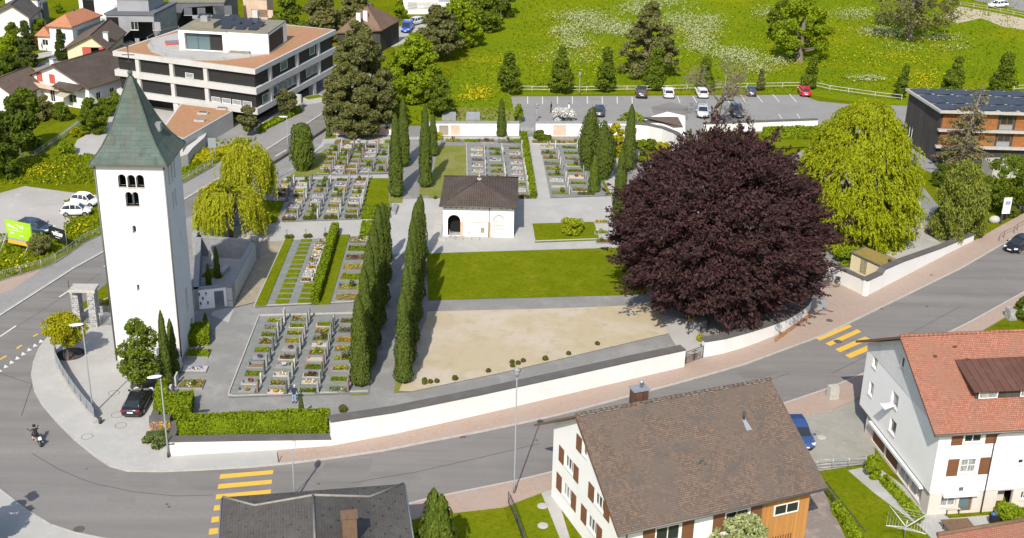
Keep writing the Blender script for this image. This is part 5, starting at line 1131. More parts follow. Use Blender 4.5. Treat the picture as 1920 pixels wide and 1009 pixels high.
# ================================================================ wooden building on the right
def wood_building():
    zr = 7.9; FL, BL, FR = G(1763.6, 208, zr), G(1697.7, 165.8, zr), G(1990, 214, zr)
    T = thing('timber_building', 'two storey timber clad building with solar panels on its flat roof', 'building', V3(FL+Vector((8, 6, 0))))
    BR = BL+(FR-FL)
    mb = MB(); mb.slab([FL, FR, BR, BL], .35); rf = mb.build('roof', M['limestone'], T)
    for j in range(3):
        for k in range(6):
            f0, f1 = (.05, .29) if j == 2 else ((.34, .69) if j == 1 else (.73, .97))
            s0, s1 = .02+k*.165, .02+k*.165+.135
            f0, f1 = 1-f1, 1-f0
            q = lambda s, f: FL+(FR-FL)*s+(BL-FL)*f
            P = [q(s0, f0)+Z3*.1, q(s1, f0)+Z3*.3, q(s1, f1)+Z3*.3, q(s0, f1)+Z3*.1]; mb = MB(); mb.slab(P, .06); mb.build('solar_panel', M['solar'], T)
    dn = lambda p: Vector((p.x, p.y, 0))
    fl, bl, fr = dn(FL)+Vector((.5, .8, 0)), dn(BL)+Vector((.5, -.5, 0)), dn(FR)+Vector((-.5, .8, 0))
    d = (fl-bl); L_ = d.length; d.normalize(); mb = MB(); facade(mb, bl, d, rect(0, 0, L_, zr-.4), [rect(1.5, 1.0, 3.2, 3.0)], .2); mb.build('side_wall', M['darkwood'], T)
    window(T, bl, d, (1.5, 1.0, 3.2, 3.0), .2, 'lampwhite')
    d = (fr-fl); L_ = d.length; d.normalize(); mb = MB(); facade(mb, fl+Vector((0, .25, 0)), d, rect(0, 0, L_, zr-.4)); mb.build('front_wall', M['darkwood'], T)
    for z0, z1 in ((2.7, 4.75), (5.15, 7.35)):
        s = 0.3; k = 0
        while s < L_-4:
            mb = MB(); board(mb, fl+Vector((0, .25, 0)), d, (s, z0, s+2.6, z1), 0, .12); mb.build('timber_panel', M['larch'], T)
            window(T, fl+Vector((0, .25, 0)), d, (s+2.95, z0+.75, s+4.75, z1-.1), -.06, 'larch', 'glass', 2, 1, False)
            mb = MB(); board(mb, fl+Vector((0, .25, 0)), d, (s+2.95, z0, s+4.75, z0+.72), 0, .06); mb.build('parapet_panel', M['lampgrey'], T)
            s += 5.1
    for z in (2.4, 4.8):
        mb = MB(); board(mb, fl+Vector((0, .25, 0)), d, (-.2, z, L_, z+.28), 0, .75); mb.build('ledge', M['limestone'], T)
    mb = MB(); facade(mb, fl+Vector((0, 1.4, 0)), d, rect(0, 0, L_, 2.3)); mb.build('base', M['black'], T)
    facade_b = MB(); facade(facade_b, dn(BR), -d, rect(0, 0, L_, zr-.4)); facade_b.build('rear_wall', M['darkwood'], T)
    p = G(1868, 318); t = thing('stone_stairs', 'pale stone wall by the entrance of the timber building', 'wall', p); mb = MB(); mb.box((p.x, p.y-2, 0), (4.5, 3.2, 1.9), R(8)); mb.build('wall_face', M['limestone'], t)
wood_building()
# ================================================================ houses in the background
def simple_house(name, label, ridge, eave_l, eave_r, zr, ze, wallm, roofm, wins=(), th=.18, over=.6, length=None, front='gable', shut=None, chim=None, cat='house'):
    """gable towards the camera; ridge = pixel of the near ridge end, eaves = pixels of near eave corners"""
    Rn, El, Er = G(*ridge, zr), G(*eave_l, ze), G(*eave_r, ze)
    u = V3(Er-El); w = u.length; u.normalize(); n = Vector((-u.y, u.x, 0)); O = V3(El)
    L = lambda a, b, z=0: O+u*a+n*b+Z3*z
    ar = (V3(Rn)-O).dot(u); ln = length
    T = thing(name, label, cat, L(w/2, ln/2)); mb = MB(); s = .01
    o1 = over; zf = lambda a: ze+(zr-ze)*(a/ar if a < ar else (w-a)/(w-ar))
    hs = [rect(*q) for q in wins]
    gl = [(0, 0), (w-2*o1, 0), (w-2*o1, zf(w-o1)-th), (ar-o1, zr-th), (0, zf(o1)-th)]
    facade(mb, L(o1, o1), u, gl, hs, .15); facade(mb, L(w-o1, o1), n, rect(0, 0, ln-2*o1, zf(w-o1)-th), [rect(1.5, 1.2, 2.5, 2.4), rect(4.5, 1.2, 5.5, 2.4)] if ln > 8 else [], .15)
    facade(mb, L(o1, ln-o1), -n, rect(0, 0, ln-2*o1, zf(o1)-th)); facade(mb, L(w-o1, ln-o1), -u, [(w-2*o1-q[0], q[1]) for q in gl][::-1])
    mb.build('wall', M[wallm], T)
    if ln > 8:
        for q in ((1.5, 1.2, 2.5, 2.4), (4.5, 1.2, 5.5, 2.4)): window(T, L(w-o1, o1), n, q, .15)
    for k, q in enumerate(wins):
        window(T, L(o1, o1), u, q, .15)
        if shut and k in shut[1]:
            h = (q[2]-q[0])/2+.12
            shutter(T, L(o1, o1), u, (q[0]-.08, q[1]-.05, q[0]+h-.1, q[3]+.05), shut[0]); shutter(T, L(o1, o1), u, (q[2]-h+.1, q[1]-.05, q[2]+.08, q[3]+.05), shut[0])
    mb = MB(); mb.slab([L(0, 0, ze), L(ar, 0, zr), L(ar, ln, zr), L(0, ln, ze)], th, 0, 1); mb.slab([L(w, 0, ze), L(ar, 0, zr), L(ar, ln, zr), L(w, ln, ze)], th, 0, 1); rf = mb.build('roof', [M[roofm], M['wood']], T)
    mb = MB(); mb.tube([L(ar, 0, zr+.03), L(ar, ln, zr+.03)], .12, 6); mb.build('ridge_tiles', M[roofm], rf)
    if chim:
        mb = MB(); p = L(*chim, zf(chim[0])-.3); mb.box(p, (.8, .7, 1.5), math.atan2(u.y, u.x)); c = mb.build('chimney', M['greywall'], T); mb = MB(); mb.box(p+Z3*1.5, (.95, .85, .1), math.atan2(u.y, u.x)); mb.build('chimney_cap', M['metal'], c)
    return T, L, w
def garden_house():
    T, L, w = simple_house('garden_house', 'white gabled house with red shutters and a covered terrace, behind the tower', (97, 122), (38, 145), (166, 167), 6.4, 3.6, 'white', 'darktile', [(2.4, 3.3, 3.4, 4.7), (5.0, 3.3, 6.0, 4.7), (.8, 1.0, 1.9, 2.0), (4.6, .3, 5.6, 2.2), (8.4, .7, 10.0, 2.0)], length=12, shut=('shutter_red', (0, 1)), chim=(2.2, 5))
    u = (L(1, 0)-L(0, 0)).normalized()
    mb = MB(); board(mb, L(.6, .6), u, (1.2, 2.6, 7.6, 2.75), 0, 1.1); board(mb, L(.6, .6), u, (1.2, 2.75, 7.6, 3.35), 1.04, 1.1); mb.build('balcony', M['pinkstone'], T)
    mb = MB(); p = [L(8.2, .5, 2.5), L(10.2, .5, 2.5), L(10.2, -1.3, 2.1), L(8.2, -1.3, 2.1)]; mb.slab(p, .05); mb.build('awning', M['sand'], T)
    mb = MB(); mb.slab([L(7.4, -1.0, 3.4), L(12.8, -1.0, 3.4), L(12.8, 1.2, 4.0), L(7.4, 1.2, 4.0)][::1], .14); mb.build('porch_roof', M['darktile'], T)
garden_house()
simple_house('brown_roofed_house', 'cream house with two closed red shutters and a grey chimney behind the garden house', (157, 75), (117, 92), (202, 93), 6.6, 4.2, 'cream', 'rooftile', [(2.6, 3.0, 3.9, 4.4), (5.4, 3.0, 6.7, 4.4)], length=13, shut=('shutter_red', (0, 1)), chim=(6.5, 3.5))
simple_house('small_house', 'small white gabled house tucked beside the office building', (197, 100), (178, 113), (234, 117), 4.6, 3.2, 'white', 'darktile', [(1.2, 1.0, 2.6, 2.2)], length=9)
def hip_block(name, label, corners, ze, zr, wallm, roofm, wins, over=.6, base=0, ridge=.4, cat='house'):
    P = [V3(G(x, y, ze)) for x, y in corners]; P.append(P[0]+P[2]-P[1]); c = sum(P, Vector((0, 0, 0)))/4
    T = thing(name, label, cat, c); q = [p+(c-p).normalized()*over for p in P]; mb = MB()
    dl, dr = (q[1]-q[0]), (q[2]-q[1])
    facade(mb, q[0], dl.normalized(), rect(0, 0, dl.length, ze), [rect(*w) for s, w in wins if s == 0], .15); facade(mb, q[1], dr.normalized(), rect(0, 0, dr.length, ze), [rect(*w) for s, w in wins if s == 1], .15)
    facade(mb, q[2], -dl.normalized(), rect(0, 0, dl.length, ze)); facade(mb, q[3], -dr.normalized(), rect(0, 0, dr.length, ze)); mb.build('wall', M[wallm], T)
    for s, w in wins: window(T, q[s], (dl, dr)[s].normalized(), w, .15)
    if zr:
        t = [p+Z3*ze for p in P]; long_ = dl if dl.length > dr.length else dr; e = long_.normalized()*(abs(dl.length-dr.length)/2+.2); r1, r2 = c-e+Z3*zr, c+e+Z3*zr; mb = MB()
        for a, b in ((0, 1), (1, 2), (2, 3), (3, 0)):
            A, B = t[a], t[b]
            if abs((B-A).normalized().dot(long_.normalized())) > .7:
                ra, rb = (r1, r2) if (B-A).dot(r2-r1) > 0 else (r2, r1); mb.face([A, B, rb, ra])
            else: mb.face([A, B, r1 if ((A+B)/2-r1).length < ((A+B)/2-r2).length else r2])
            mb.face([B-Z3*.15, A-Z3*.15, A, B][::-1][::-1])
        mb.face([p-Z3*.15 for p in t][::-1]); rf = mb.build('roof', M[roofm], T)
        mb = MB(); mb.tube([c+Z3*(zr-.6), c+Z3*(zr+.7)], .12, 6); mb.build('flue_pipe', M['metaldark'], rf)
    return T, q, dl, dr
hip_block('white_house', 'white house with an orange hipped roof in the upper left', [(86, 48), (134, 51), (193, 28)], 5.2, 6.9, 'white', 'orangetile', [(0, (1.2, 2.6, 3.0, 3.9)), (1, (1.5, 2.4, 2.1, 4.2)), (1, (4.5, 2.8, 5.1, 4.2)), (1, (7.5, 2.8, 8.1, 4.2)), (1, (10.5, 2.8, 11.1, 4.2)), (1, (13.0, 2.8, 13.6, 4.2))])
hip_block('white_house', 'low white outbuilding with an orange roof left of the orange roofed house', [(65, 66), (95, 68), (108, 55)], 2.8, 4.0, 'white', 'orangetile', [(0, (.8, .9, 2.0, 2.0))])
def flat_block(name, label, corners, ztop, wallm, bands, wins, roofm='graveldark'):
    T, q, dl, dr = hip_block(name, label, corners, ztop, None, wallm, None, wins, over=.05, cat='building')
    mb = MB(); c = sum(q, Vector((0, 0, 0)))/4; mb.prism([(c+(p-c)*1.04)[:2] for p in q], ztop, ztop+.35); rf = mb.build('roof', M[roofm], T)
    for s, z0, z1, a0, a1, m in bands:
        d = (dl, dr)[s]; mb = MB(); board(mb, q[s], d.normalized(), (a0*d.length, z0, a1*d.length, z1), 0, .5 if m != 'black' else .05); mb.build('balcony' if m != 'black' else 'loggia_shade_panel', M[m], T)  # black boards are flat, the shade of a recessed loggia painted on
    return T, q, c
T, q, c = flat_block('apartment_block', 'grey flat roofed apartment block with a setback top floor behind the office building', [(197, 28), (288, 29), (330, 8)], 6.6, 'greypanel', [(0, 3.7, 4.3, .0, .28, 'greydark'), (0, 4.3, 6.2, .02, .26, 'black'), (0, .6, 2.6, .02, .26, 'black')], [(0, (4.3, 3.9, 5.6, 5.4)), (0, (8.2, 3.9, 9.6, 5.4)), (0, (4.8, 1.2, 5.6, 2.4)), (0, (8.5, 1.0, 10.0, 2.5)), (1, (2.6, 3.9, 3.4, 5.4)), (1, (5.6, 3.9, 6.4, 5.4)), (1, (2.6, 1.0, 3.4, 2.4)), (1, (6.2, 1.2, 7.0, 2.6))], 'greydark')
mb = MB(); mb.prism([(c+(p-c)*.66)[:2] for p in q], 6.9, 9.3); mb.build('top_floor', M['greypanel'], T); mb = MB(); mb.prism([(c+(p-c)*.74)[:2] for p in q], 9.3, 9.7); mb.build('top_roof', M['lawn_dry'], T)
flat_block('apartment_block', 'slate grey apartment block at the top edge, right of the other grey block', [(318, 5), (420, 5), (445, -10)], 6.0, 'greydark', [(0, 3.0, 3.6, .4, 1.0, 'greypanel')], [(0, (2.5, 3.6, 4.0, 5.0)), (0, (5.0, 3.6, 6.5, 5.0)), (0, (8.0, 3.6, 11.5, 5.4)), (1, (2, 3.6, 4, 5))])
flat_block('apartment_block', 'white apartment block with stepped balconies at the top edge', [(146, -6), (218, -4), (250, -18)], 6.5, 'white', [(0, 2.7, 3.4, .05, .45, 'fairface'), (0, .6, 1.1, .3, .8, 'fairface'), (0, 3.6, 6.0, .1, .4, 'black')], [(0, (6.5, 3.4, 7.6, 5.2)), (0, (9, 3.4, 10.6, 5.2)), (0, (4, 1.2, 5.2, 2.6))])
flat_block('apartment_block', 'white block with a dark side wing in the upper left corner', [(8, -8), (70, 3), (84, -3)], 5.5, 'white', [(1, 0, 5, .3, 1.0, 'greydark')], [(0, (3, 2, 4, 3.4)), (0, (9, 2, 10, 3.4))])
flat_block('pale_building', 'long pale building at the top edge beyond the trees', [(745, -14), (822, -14), (850, -24)], 4.5, 'white', [], [(0, (2, 1, 4, 2.5)), (0, (7, 1, 9, 2.5)), (0, (12, 1, 14, 2.5))])
flat_block('pink_building', 'pinkish building at the top edge right of the slate grey block', [(455, -2), (500, 0), (512, -10)], 4.5, 'pinkstone', [], [(0, (1.5, 1, 2.8, 2.5)), (0, (5, 1, 6, 2.5))])
simple_house('dark_roofed_house', 'dark roofed house at the left edge behind the conifers', (12, 14), (-30, 34), (58, 34), 6.5, 4.0, 'greywall', 'fibre', [(6, 1.2, 7.2, 2.6)], length=10)
simple_house('tiled_house', 'corner of a brown tiled house at the left edge below the side street', (-25, 155), (-60, 175), (30, 184), 5.0, 2.6, 'white', 'rooftile', [], length=9)
def barn():
    T, q, dl, dr = hip_block('barn', 'dark timber barn with a brown hipped roof and two white chimneys behind the pines', [(628, 62), (716, 57), (752, 37)], 4.2, 8.0, 'darkwood', 'brownroof', [])
    for px, py in ((672, 22), (685, 18)):
        p = G(px, py+8, 7.0); mb = MB(); mb.box((p.x, p.y, 5.6), (.75, .65, 1.9)); mb.build('chimney', M['white'], T)
barn()

wallrun('guard_shadow_wall', 'low dark guard wall between the main road and the cemetery pavement', [(505, 316), (560, 281), (611, 247)], [.55, .55, .55], th=.12, cap=.14, capth=.06, wm='granite_dark')  # wall coloured dark to stand for the shadow line along the road edge
# ================================================================ vegetation
def mpp(P): return (Vector(P)-Vector((0, 0, CAMH))).dot(fw)/FPX
def fit(x0, x1, y0, y1, zlow):
    zc = 4.0
    for _ in range(14):
        P = G((x0+x1)/2, (y0+y1)/2, zc); k = mpp(P); a = (x1-x0)/2*k; he = (y1-y0)/2*k
        e = math.atan2(CAMH-zc, P.y); b2 = he*he-(a*math.sin(e))**2
        b = math.sqrt(max(b2, (0.3*he)**2))/math.cos(e); zc = zlow+b
    return P, a, b
def tree(name, label, x0, x1, y0, y1, zlow, prof, nb, brf, per, ls, leaf, bark='bark', group=None, cat='tree', flat=.75, asp=1.6, align=.45, tr=None, limbs=7, lean=(0, 0), up=None, rmin=.72, fill=.35):
    ls *= .76; per = int(per*1.5); P, a, b = fit(x0, x1, y0, y1, zlow); base = (P.x, P.y, 0); H = zlow+2*b
    T = thing(name, label, cat, base, 0, group)
    bl = crown_blobs((0, 0, 0), H, a*1.03, zlow, nb, prof, a*brf, flat, fill=fill)
    bl = [(q[0]+lean[0]*q[2]/H, q[1]+lean[1]*q[2]/H, *q[2:]) for q in bl]
    p, n_ = blobs_leaves(bl, per, rmin)
    ud = None
    if up == 'out': ud = p*np.array([1, 1, 0.2]); ud /= np.linalg.norm(ud, axis=1)[:, None]+1e-6
    elif up == 'down': ud = np.tile([0, 0, -1.0], (len(p), 1))
    elif up == 'up': ud = np.tile([0, 0, 1.0], (len(p), 1))
    leaf_mesh('crown', p, n_, np.full(len(p), ls), M[leaf], T, align, asp, ud, world=False)
    trunk(T, (0, 0, 0), H, tr or max(.1, a*.06), bl, M[bark], limbs, lean).matrix_parent_inverse = Matrix.Identity(4)
    return T
def cyp_prof(t): return min(1, (t/.07)**.5)*(1-t**1.6)**.55*(0.92+.08*math.sin(t*23))
def cypress(name, label, px, py, ytop, hw, leaf='lf_cypress', group=None, ls=.2, prof=cyp_prof, n=None, zb=CZ, lump=.055, dens=1.0, tops=1):
    B = G(px, py, zb); H = ZH(B, ytop)-zb; Rr = hw*mpp(B)
    T = thing(name, label, 'tree' if H > 2.2 else 'shrub', B, 0, group)
    ls *= .72; n = n or int(2*math.pi*Rr*H*34*dens*(.2/ls)**2)
    t = rng.random(n)**1.15; th = rng.random(n)*2*math.pi; ph = rng.random(8)*6.28
    # several pointed leaders grown together
    lead = [(0, 0, 1.0)]
    for k in range(tops-1):
        aa = random.random()*6.28; lead.append((math.cos(aa)*Rr*.28, math.sin(aa)*Rr*.22, random.uniform(.72, .95)))
    P = []; N = []
    for k in range(n):
        l = lead[k % len(lead)]; tt = t[k]; a_ = th[k]
        rr = Rr*(1 if len(lead) == 1 else .86)*prof(tt)*(1+lump*math.sin(5*a_+ph[0]+4*tt)+lump*.8*math.sin(9*a_+ph[1]-11*tt)+lump*.7*math.sin(17*tt+ph[2]+3*a_))*(.9+.15*random.random())
        P.append((l[0]+rr*math.cos(a_), l[1]+rr*math.sin(a_), .12+tt*H*l[2]*.99)); N.append((math.cos(a_), math.sin(a_), .25))
    core = MB(); 
    for l in lead: core.lathe([(Rr*(1 if len(lead) == 1 else .86)*.8*prof(q/8), .1+q/8*H*l[2]*.95) for q in range(9)], 10, (l[0], l[1], 0))
    leaf_mesh('crown', P, N, np.full(len(P), ls), M[leaf], T, .68, 2.2, np.tile([0, 0, 1.0], (len(P), 1)), core, world=False)
    mb = MB(); mb.tube([(0, 0, -.05), (0, 0, H*.5)], [.14, .08], 7); mb.build('trunk', M['bark'], T, world=False)
    return T
av = 'cypresses lining the central avenue'
def yew_prof(t): return min(1, (.45+t*1.6))*(1-max(0, t-.55)/.45*.45)*(1-t**9)**.5
LR = [(676, 722, 555, 21), (687, 690, 500, 20), (696, 655, 452, 20), (705, 616, 418, 20), (713, 575, 385, 19), (720, 530, 381, 16), (725, 492, 384, 12)]
RR = [(757, 717, 545, 18.5), (764, 682, 498, 18), (770, 645, 448, 18), (776, 606, 408, 17.5), (781, 566, 382, 17), (786, 525, 372, 15), (790, 484, 366, 13)]
AV = [('%s cypress from the lower end of the %s avenue row' % ('first' if k == 0 else ORD[k], sd), a) for sd, rw in (('left', LR), ('right', RR)) for k, a in enumerate(rw)]
AV += [('cypress of the left avenue row just above the pale cross path', (743, 369, 214, 15)), ('farthest cypress of the left avenue row, near the back wall', (757, 312, 181, 13)), ('cypress of the right avenue row above the cross path, left of the dry lawn', (798, 351, 197, 14)), ('farthest and smallest cypress of the right avenue row', (812, 292, 214, 10))]
for lab, a in AV:
    cypress('cypress', lab, *a, group=av, ls=.2 if a[1] > 400 else .24, tops=1)
cypress('cypress', 'slender cypress standing right in front of the back grave wall', 940, 256, 186, 9.5, ls=.26)
cypress('cypress', 'small thin cypress at the far left corner of the cemetery by the road', 616, 257, 220, 4.5, ls=.22)
cypress('cypress', 'tall slim cypress left of the curved grave wall', 1178, 318, 197, 14, ls=.24)
cypress('cypress', 'slim cypress half hidden by the left edge of the red beech', 1160, 415, 280, 15, ls=.22)
cypress('broad_cypress', 'broad multi stemmed cypress right of the grave field beyond the chapel', 1106, 318, 202, 22, ls=.24, tops=4, prof=yew_prof)
cypress('broad_cypress', 'dense round topped cypress right behind the small pointed cypress', 1128, 334, 228, 25, ls=.24, tops=3, prof=yew_prof)
cypress('cypress', 'small pointed yellowish cypress at the corner of the right grave field', 1113, 360, 293, 11.5, leaf='lf_yew', ls=.2)
cypress('yew', 'large dark oblong yew standing alone on the grass triangle by the main road', 568, 319, 233, 21.5, leaf='lf_yew', ls=.24, prof=lambda t: min(1, .5+t*2.2)*(1-max(0, t-.5)*.35)*(1-t**14)**.5, tops=1, lump=.1)
cypress('cypress', 'narrow cypress behind the small plots right of the young green tree', 314, 722, 584, 12, ls=.18)
cypress('cypress', 'darker lower cypress right behind the narrow cypress by the tower', 327, 700, 600, 11, ls=.18)
cypress('dwarf_conifer', 'small conical conifer behind the long clipped hedge', 566, 786, 744, 6.5, ls=.12)
cypress('dwarf_conifer', 'small upright conifer at the foot of the tower next to the hedge', 387, 622, 589, 6, ls=.13)
cypress('dwarf_conifer', 'reddish brown narrow conifer inside the urn courtyard', 392, 537, 497, 6, leaf='lf_yew', ls=.13)
cypress('cypress', 'narrow dark cypress in the middle of the urn courtyard', 408, 522, 464, 6.5, ls=.15)
cypress('dwarf_conifer', 'small conifer in front of the parking shed', 1293, 270, 243, 4.5, ls=.2)
cypress('conifer_bush', 'dark cone shaped conifer beside the dark hipped roof', 814, 1078, 918, 52, leaf='lf_yew', ls=.26, zb=0, prof=lambda t: min(1, .55+t*3)*(1-t)**.62, tops=4, lump=.1)
# the copper beech
def beech():
    P, a, b = fit(1152, 1562, 234, 588, .9); T = thing('copper_beech', 'huge dark purple copper beech with a dense dome shaped crown', 'tree', (P.x, P.y, 0)); zc = .5+b*.86; H = .5+2*b; bl = []; spr = []
    # boughs: each a lobe of many clumps, reaching out unevenly
    nb = 150
    for i in range(nb):
        z = 1-2*(i+.5)/nb; ph = i*2.39996; rr = math.sqrt(1-z*z); d = Vector((rr*math.cos(ph), rr*math.sin(ph), z))
        reach = random.uniform(.80, 1.0)
        ax = a*(1.0 if z < .1 else 1.0-.13*z); up = b*1.14 if z > 0 else b*.86
        tip = Vector((d.x*ax*reach, d.y*a*reach, d.z*up*(reach+.03)))
        for k in range(random.randint(8, 13)):
            f = 1-.26*random.random()**1.3; o = Vector(rng.normal(size=3))*(1.25*(1.12-f)*2.2); s_ = random.uniform(.55, 1.15)
            q = tip*f+o; bl.append((q.x, q.y, max(1.8, zc+q.z), s_*1.3, s_*1.3, s_*.6))
        for k in range(7):
            o = Vector((d.x, d.y, .25+.5*d.z)).normalized(); q = tip+Vector(rng.normal(size=3))*.8; L_ = random.uniform(.5, 1.5)
            for m_ in range(26):
                t = random.random(); spr.append(tuple(q+o*L_*t+Vector(rng.normal(size=3))*.17*(1.25-t)+Vector((0, 0, zc))))
    p, n_ = blobs_leaves(bl, 150, .5); spr = np.array(spr); spr = spr[spr[:, 2] > 1.6]
    pn = np.concatenate([p, spr]); cc = np.array([0, 0, zc*.7]); ud = pn-cc; ud /= np.linalg.norm(ud, axis=1)[:, None]; ud[:, 2] *= .6
    nn = np.concatenate([n_, np.tile([0, 0, 1.0], (len(spr), 1))])
    leaf_mesh('crown', pn, nn, np.full(len(pn), .165), M['lf_beech'], T, .4, 2.4, ud, world=False, sjit=.9)
    mb = MB(); mb.tube([(0, 0, -.1), (0, 0, 1.5), (.2, 0, 5), (.1, .2, 11), (0, 0, H*.8)], [1.0, .75, .62, .35, .08], 10)
    for k in range(30):
        aa = random.random()*6.28; z0 = random.uniform(1.5, 10); q = random.uniform(.6, .85)
        e = Vector((math.cos(aa)*a*q, math.sin(aa)*a*q, min(H*.85, z0+random.uniform(.5, 6)))); s0 = Vector((.1, 0, z0)); mb.tube([s0, s0.lerp(e, .5)+Z3*.6, e], [.28, .16, .04], 6)
    mb.build('trunk', M['bark_grey'], T, world=False)
beech()
def willow(name, label, x0, x1, y0, y1, leaf, ns, ls, nl=26, full=None, sp=.13, lmin=1.2, lmax=4.0, group=None, bark='bark', asp=3.2, clumps=40, drop=1.0, lean=None):
    P, a, b = fit(x0, x1, y0, y1, .3); T = thing(name, label, 'tree', (P.x, P.y, 0), 0, group); H = .3+2*b; pts = []; nr = []; dirs = []
    cl = []
    for k in range(clumps):
        aa = random.random()*6.28; t = random.random(); r_ = (.25+.72*math.sqrt(random.random())) ; z = .3+b*(.75+1.2*math.sqrt(max(0, 1-r_**2))*random.uniform(.8, 1.0))
        if full:
            r_ = full(t)*(1-.3*random.random()**2); z = .3+2*b*t
        cl.append((math.cos(aa)*r_*a*.9, math.sin(aa)*r_*a*.9, min(z, H*.97), r_))
    for k in range(ns):
        c = cl[k % clumps]; s = a*sp
        x, y = c[0]+rng.normal()*s, c[1]+rng.normal()*s; z = c[2]+rng.normal()*.25-(abs(x-c[0])+abs(y-c[1]))*.35
        L_ = random.uniform(lmin, lmax)*(.6+.6*c[3])*drop; L_ = min(L_, z-.5); r0_ = math.hypot(x, y)+1e-3; ox, oy = x/r0_, y/r0_
        for j in range(nl):
            s_ = (j+random.random())/nl; o = .5*math.sin(min(1, s_*2)*1.57)
            pts.append((x+ox*o+rng.normal()*.07, y+oy*o+rng.normal()*.07, z-L_*s_)); nr.append((ox, oy, .4)); dirs.append((ox*.15, oy*.15, -1) if s_ > .15 else (ox, oy, -.5))
    leaf_mesh('crown', pts, nr, np.full(len(pts), ls), M[leaf], T, .45, asp, dirs, world=False)
    mb = MB(); mb.tube([(0, 0, -.1), (.1, 0, H*.3), (0, .1, H*.65)], [a*.075, a*.06, a*.03], 8)
    for c in cl[:16]:
        mb.tube([(0.05, 0, H*.25), (c[0]*.5, c[1]*.5, c[2]*.85), (c[0], c[1], c[2])], [a*.035, a*.02, .03], 6)
    mb.build('trunk', M[bark], T, world=False); return T
willow('weeping_willow', 'taller yellow green weeping willow by the main road, behind the other willow', 414, 508, 244, 412, 'lf_willow', 1300, .12, clumps=30, lmin=1.5, lmax=4.5)
willow('weeping_willow', 'lower yellow green weeping willow nearest to the urn courtyard', 370, 488, 330, 446, 'lf_willow', 1300, .12, clumps=30, lmin=1.2, lmax=3.4)
willow('large_tree', 'very large bright yellow green tree right of the copper beech', 1498, 1728, 184, 452, 'lf_lime', 8200, .14, nl=17, clumps=420, lmin=.6, lmax=1.5, asp=2.6, sp=.075, full=lambda t: (math.sin(math.pi*min(1, (t*.9+.1)**.75)))**.55)
tree('weeping_birch', 'dull green weeping birch with bare pale branch tips near the black car', 1744, 1866, 304, 448, .3, lambda t: (1-t)**.45*(.8+.2*min(1, t*6)), 70, .24, 210, .2, 'lf_birch', 'bark_pale', flat=1.25, asp=2.8, align=.3, tr=.2, limbs=26, up='down', rmin=.5, fill=.45)
tree('small_tree', 'broad tree just outside the lower left corner casting a shadow on the pavement', -95, -14, 872, 1010, 1.2, pr_dome, 40, .3, 120, .25, 'lf_green', tr=.12)
# broad trees and shrubs: label, x0,x1,y0,y1, zlow, profile ...
tree('young_tree', 'young green tree with an egg shaped crown in front of the tower', 220, 300, 599, 716, 1.0, pr_egg, 46, .34, 130, .22, 'lf_green', tr=.12)
tree('ball_tree', 'small round headed yellow green tree in a dark soil ring by the corner railing', 83, 158, 588, 648, 1.9, pr_round, 40, .3, 150, .17, 'lf_golden', tr=.1)
for px, py, r, lab in ((133, 664, 1.35, 'dark soil ring under the small round headed tree'), (272, 722, 1.3, 'dark soil ring under the young green tree by the grey car')):
    p = G(px, py, CZ); mb = MB(); mb.lathe([(r, 0), (r, .03), (.05, .05)], 24, p); struct(mb.build('soil_ring', M['mulch']))
tree('pine', 'large dark grey green pine beside the main road and the office building', 602, 745, 42, 243, 1.0, lambda t: max(.05, (1-t**1.5)**.62)*(.72+.28*min(1, t*5)), 260, .15, 230, .36, 'lf_pine', flat=.72, asp=1.8, fill=.3, tr=.5, rmin=.5)
tree('broad_tree', 'bright green round tree right of the big pine at the meadow edge', 724, 832, 66, 182, .6, pr_dome, 80, .24, 170, .45, 'lf_bright')
tree('pine', 'grey green pine behind the bright round tree at the meadow edge', 776, 866, 10, 102, 1, pr_dome, 70, .24, 150, .5, 'lf_pine', flat=.5)
tree('broad_tree', 'bright green tree above the grey green pine along the meadow edge', 822, 905, -8, 82, .6, pr_dome, 60, .26, 150, .5, 'lf_bright')
tree('broad_tree', 'dull green tree near the top edge along the meadow edge', 866, 942, -25, 52, .6, pr_dome, 50, .27, 130, .55, 'lf_green')
tree('broad_tree', 'green tree at the top end of the tree belt beside the meadow', 910, 968, -40, 26, .6, pr_dome, 40, .28, 120, .55, 'lf_dark')
tree('shrub', 'dark shrub at the foot of the tree belt beside the bright green tree', 700, 745, 130, 225, .2, pr_dome, 30, .34, 120, .45, 'lf_green', cat='shrub')
tree('small_tree', 'small dark green tree at the meadow edge above the back wall', 796, 850, 142, 212, .6, pr_egg, 36, .3, 120, .4, 'lf_green')
for a in ((505, 572, -10, 72, 'dull green tree behind the office building'), (566, 642, -14, 72, 'olive green tree left of the timber barn'), (632, 705, -22, 50, 'olive green tree behind the roof of the timber barn')):
    tree('broad_tree', a[4], *a[:4], .5, pr_dome, 50, .26, 130, .55, 'lf_dull' if 'olive' in a[4] else 'lf_green')
tree('small_tree', 'small bright tree in the grass right of the timber barn', 738, 764, 0, 32, .5, pr_egg, 16, .36, 90, .5, 'lf_bright')
tree('shrub', 'round dark shrub at the top edge beyond the timber barn', 766, 784, -3, 15, .1, pr_round, 10, .45, 80, .4, 'lf_green', cat='shrub')
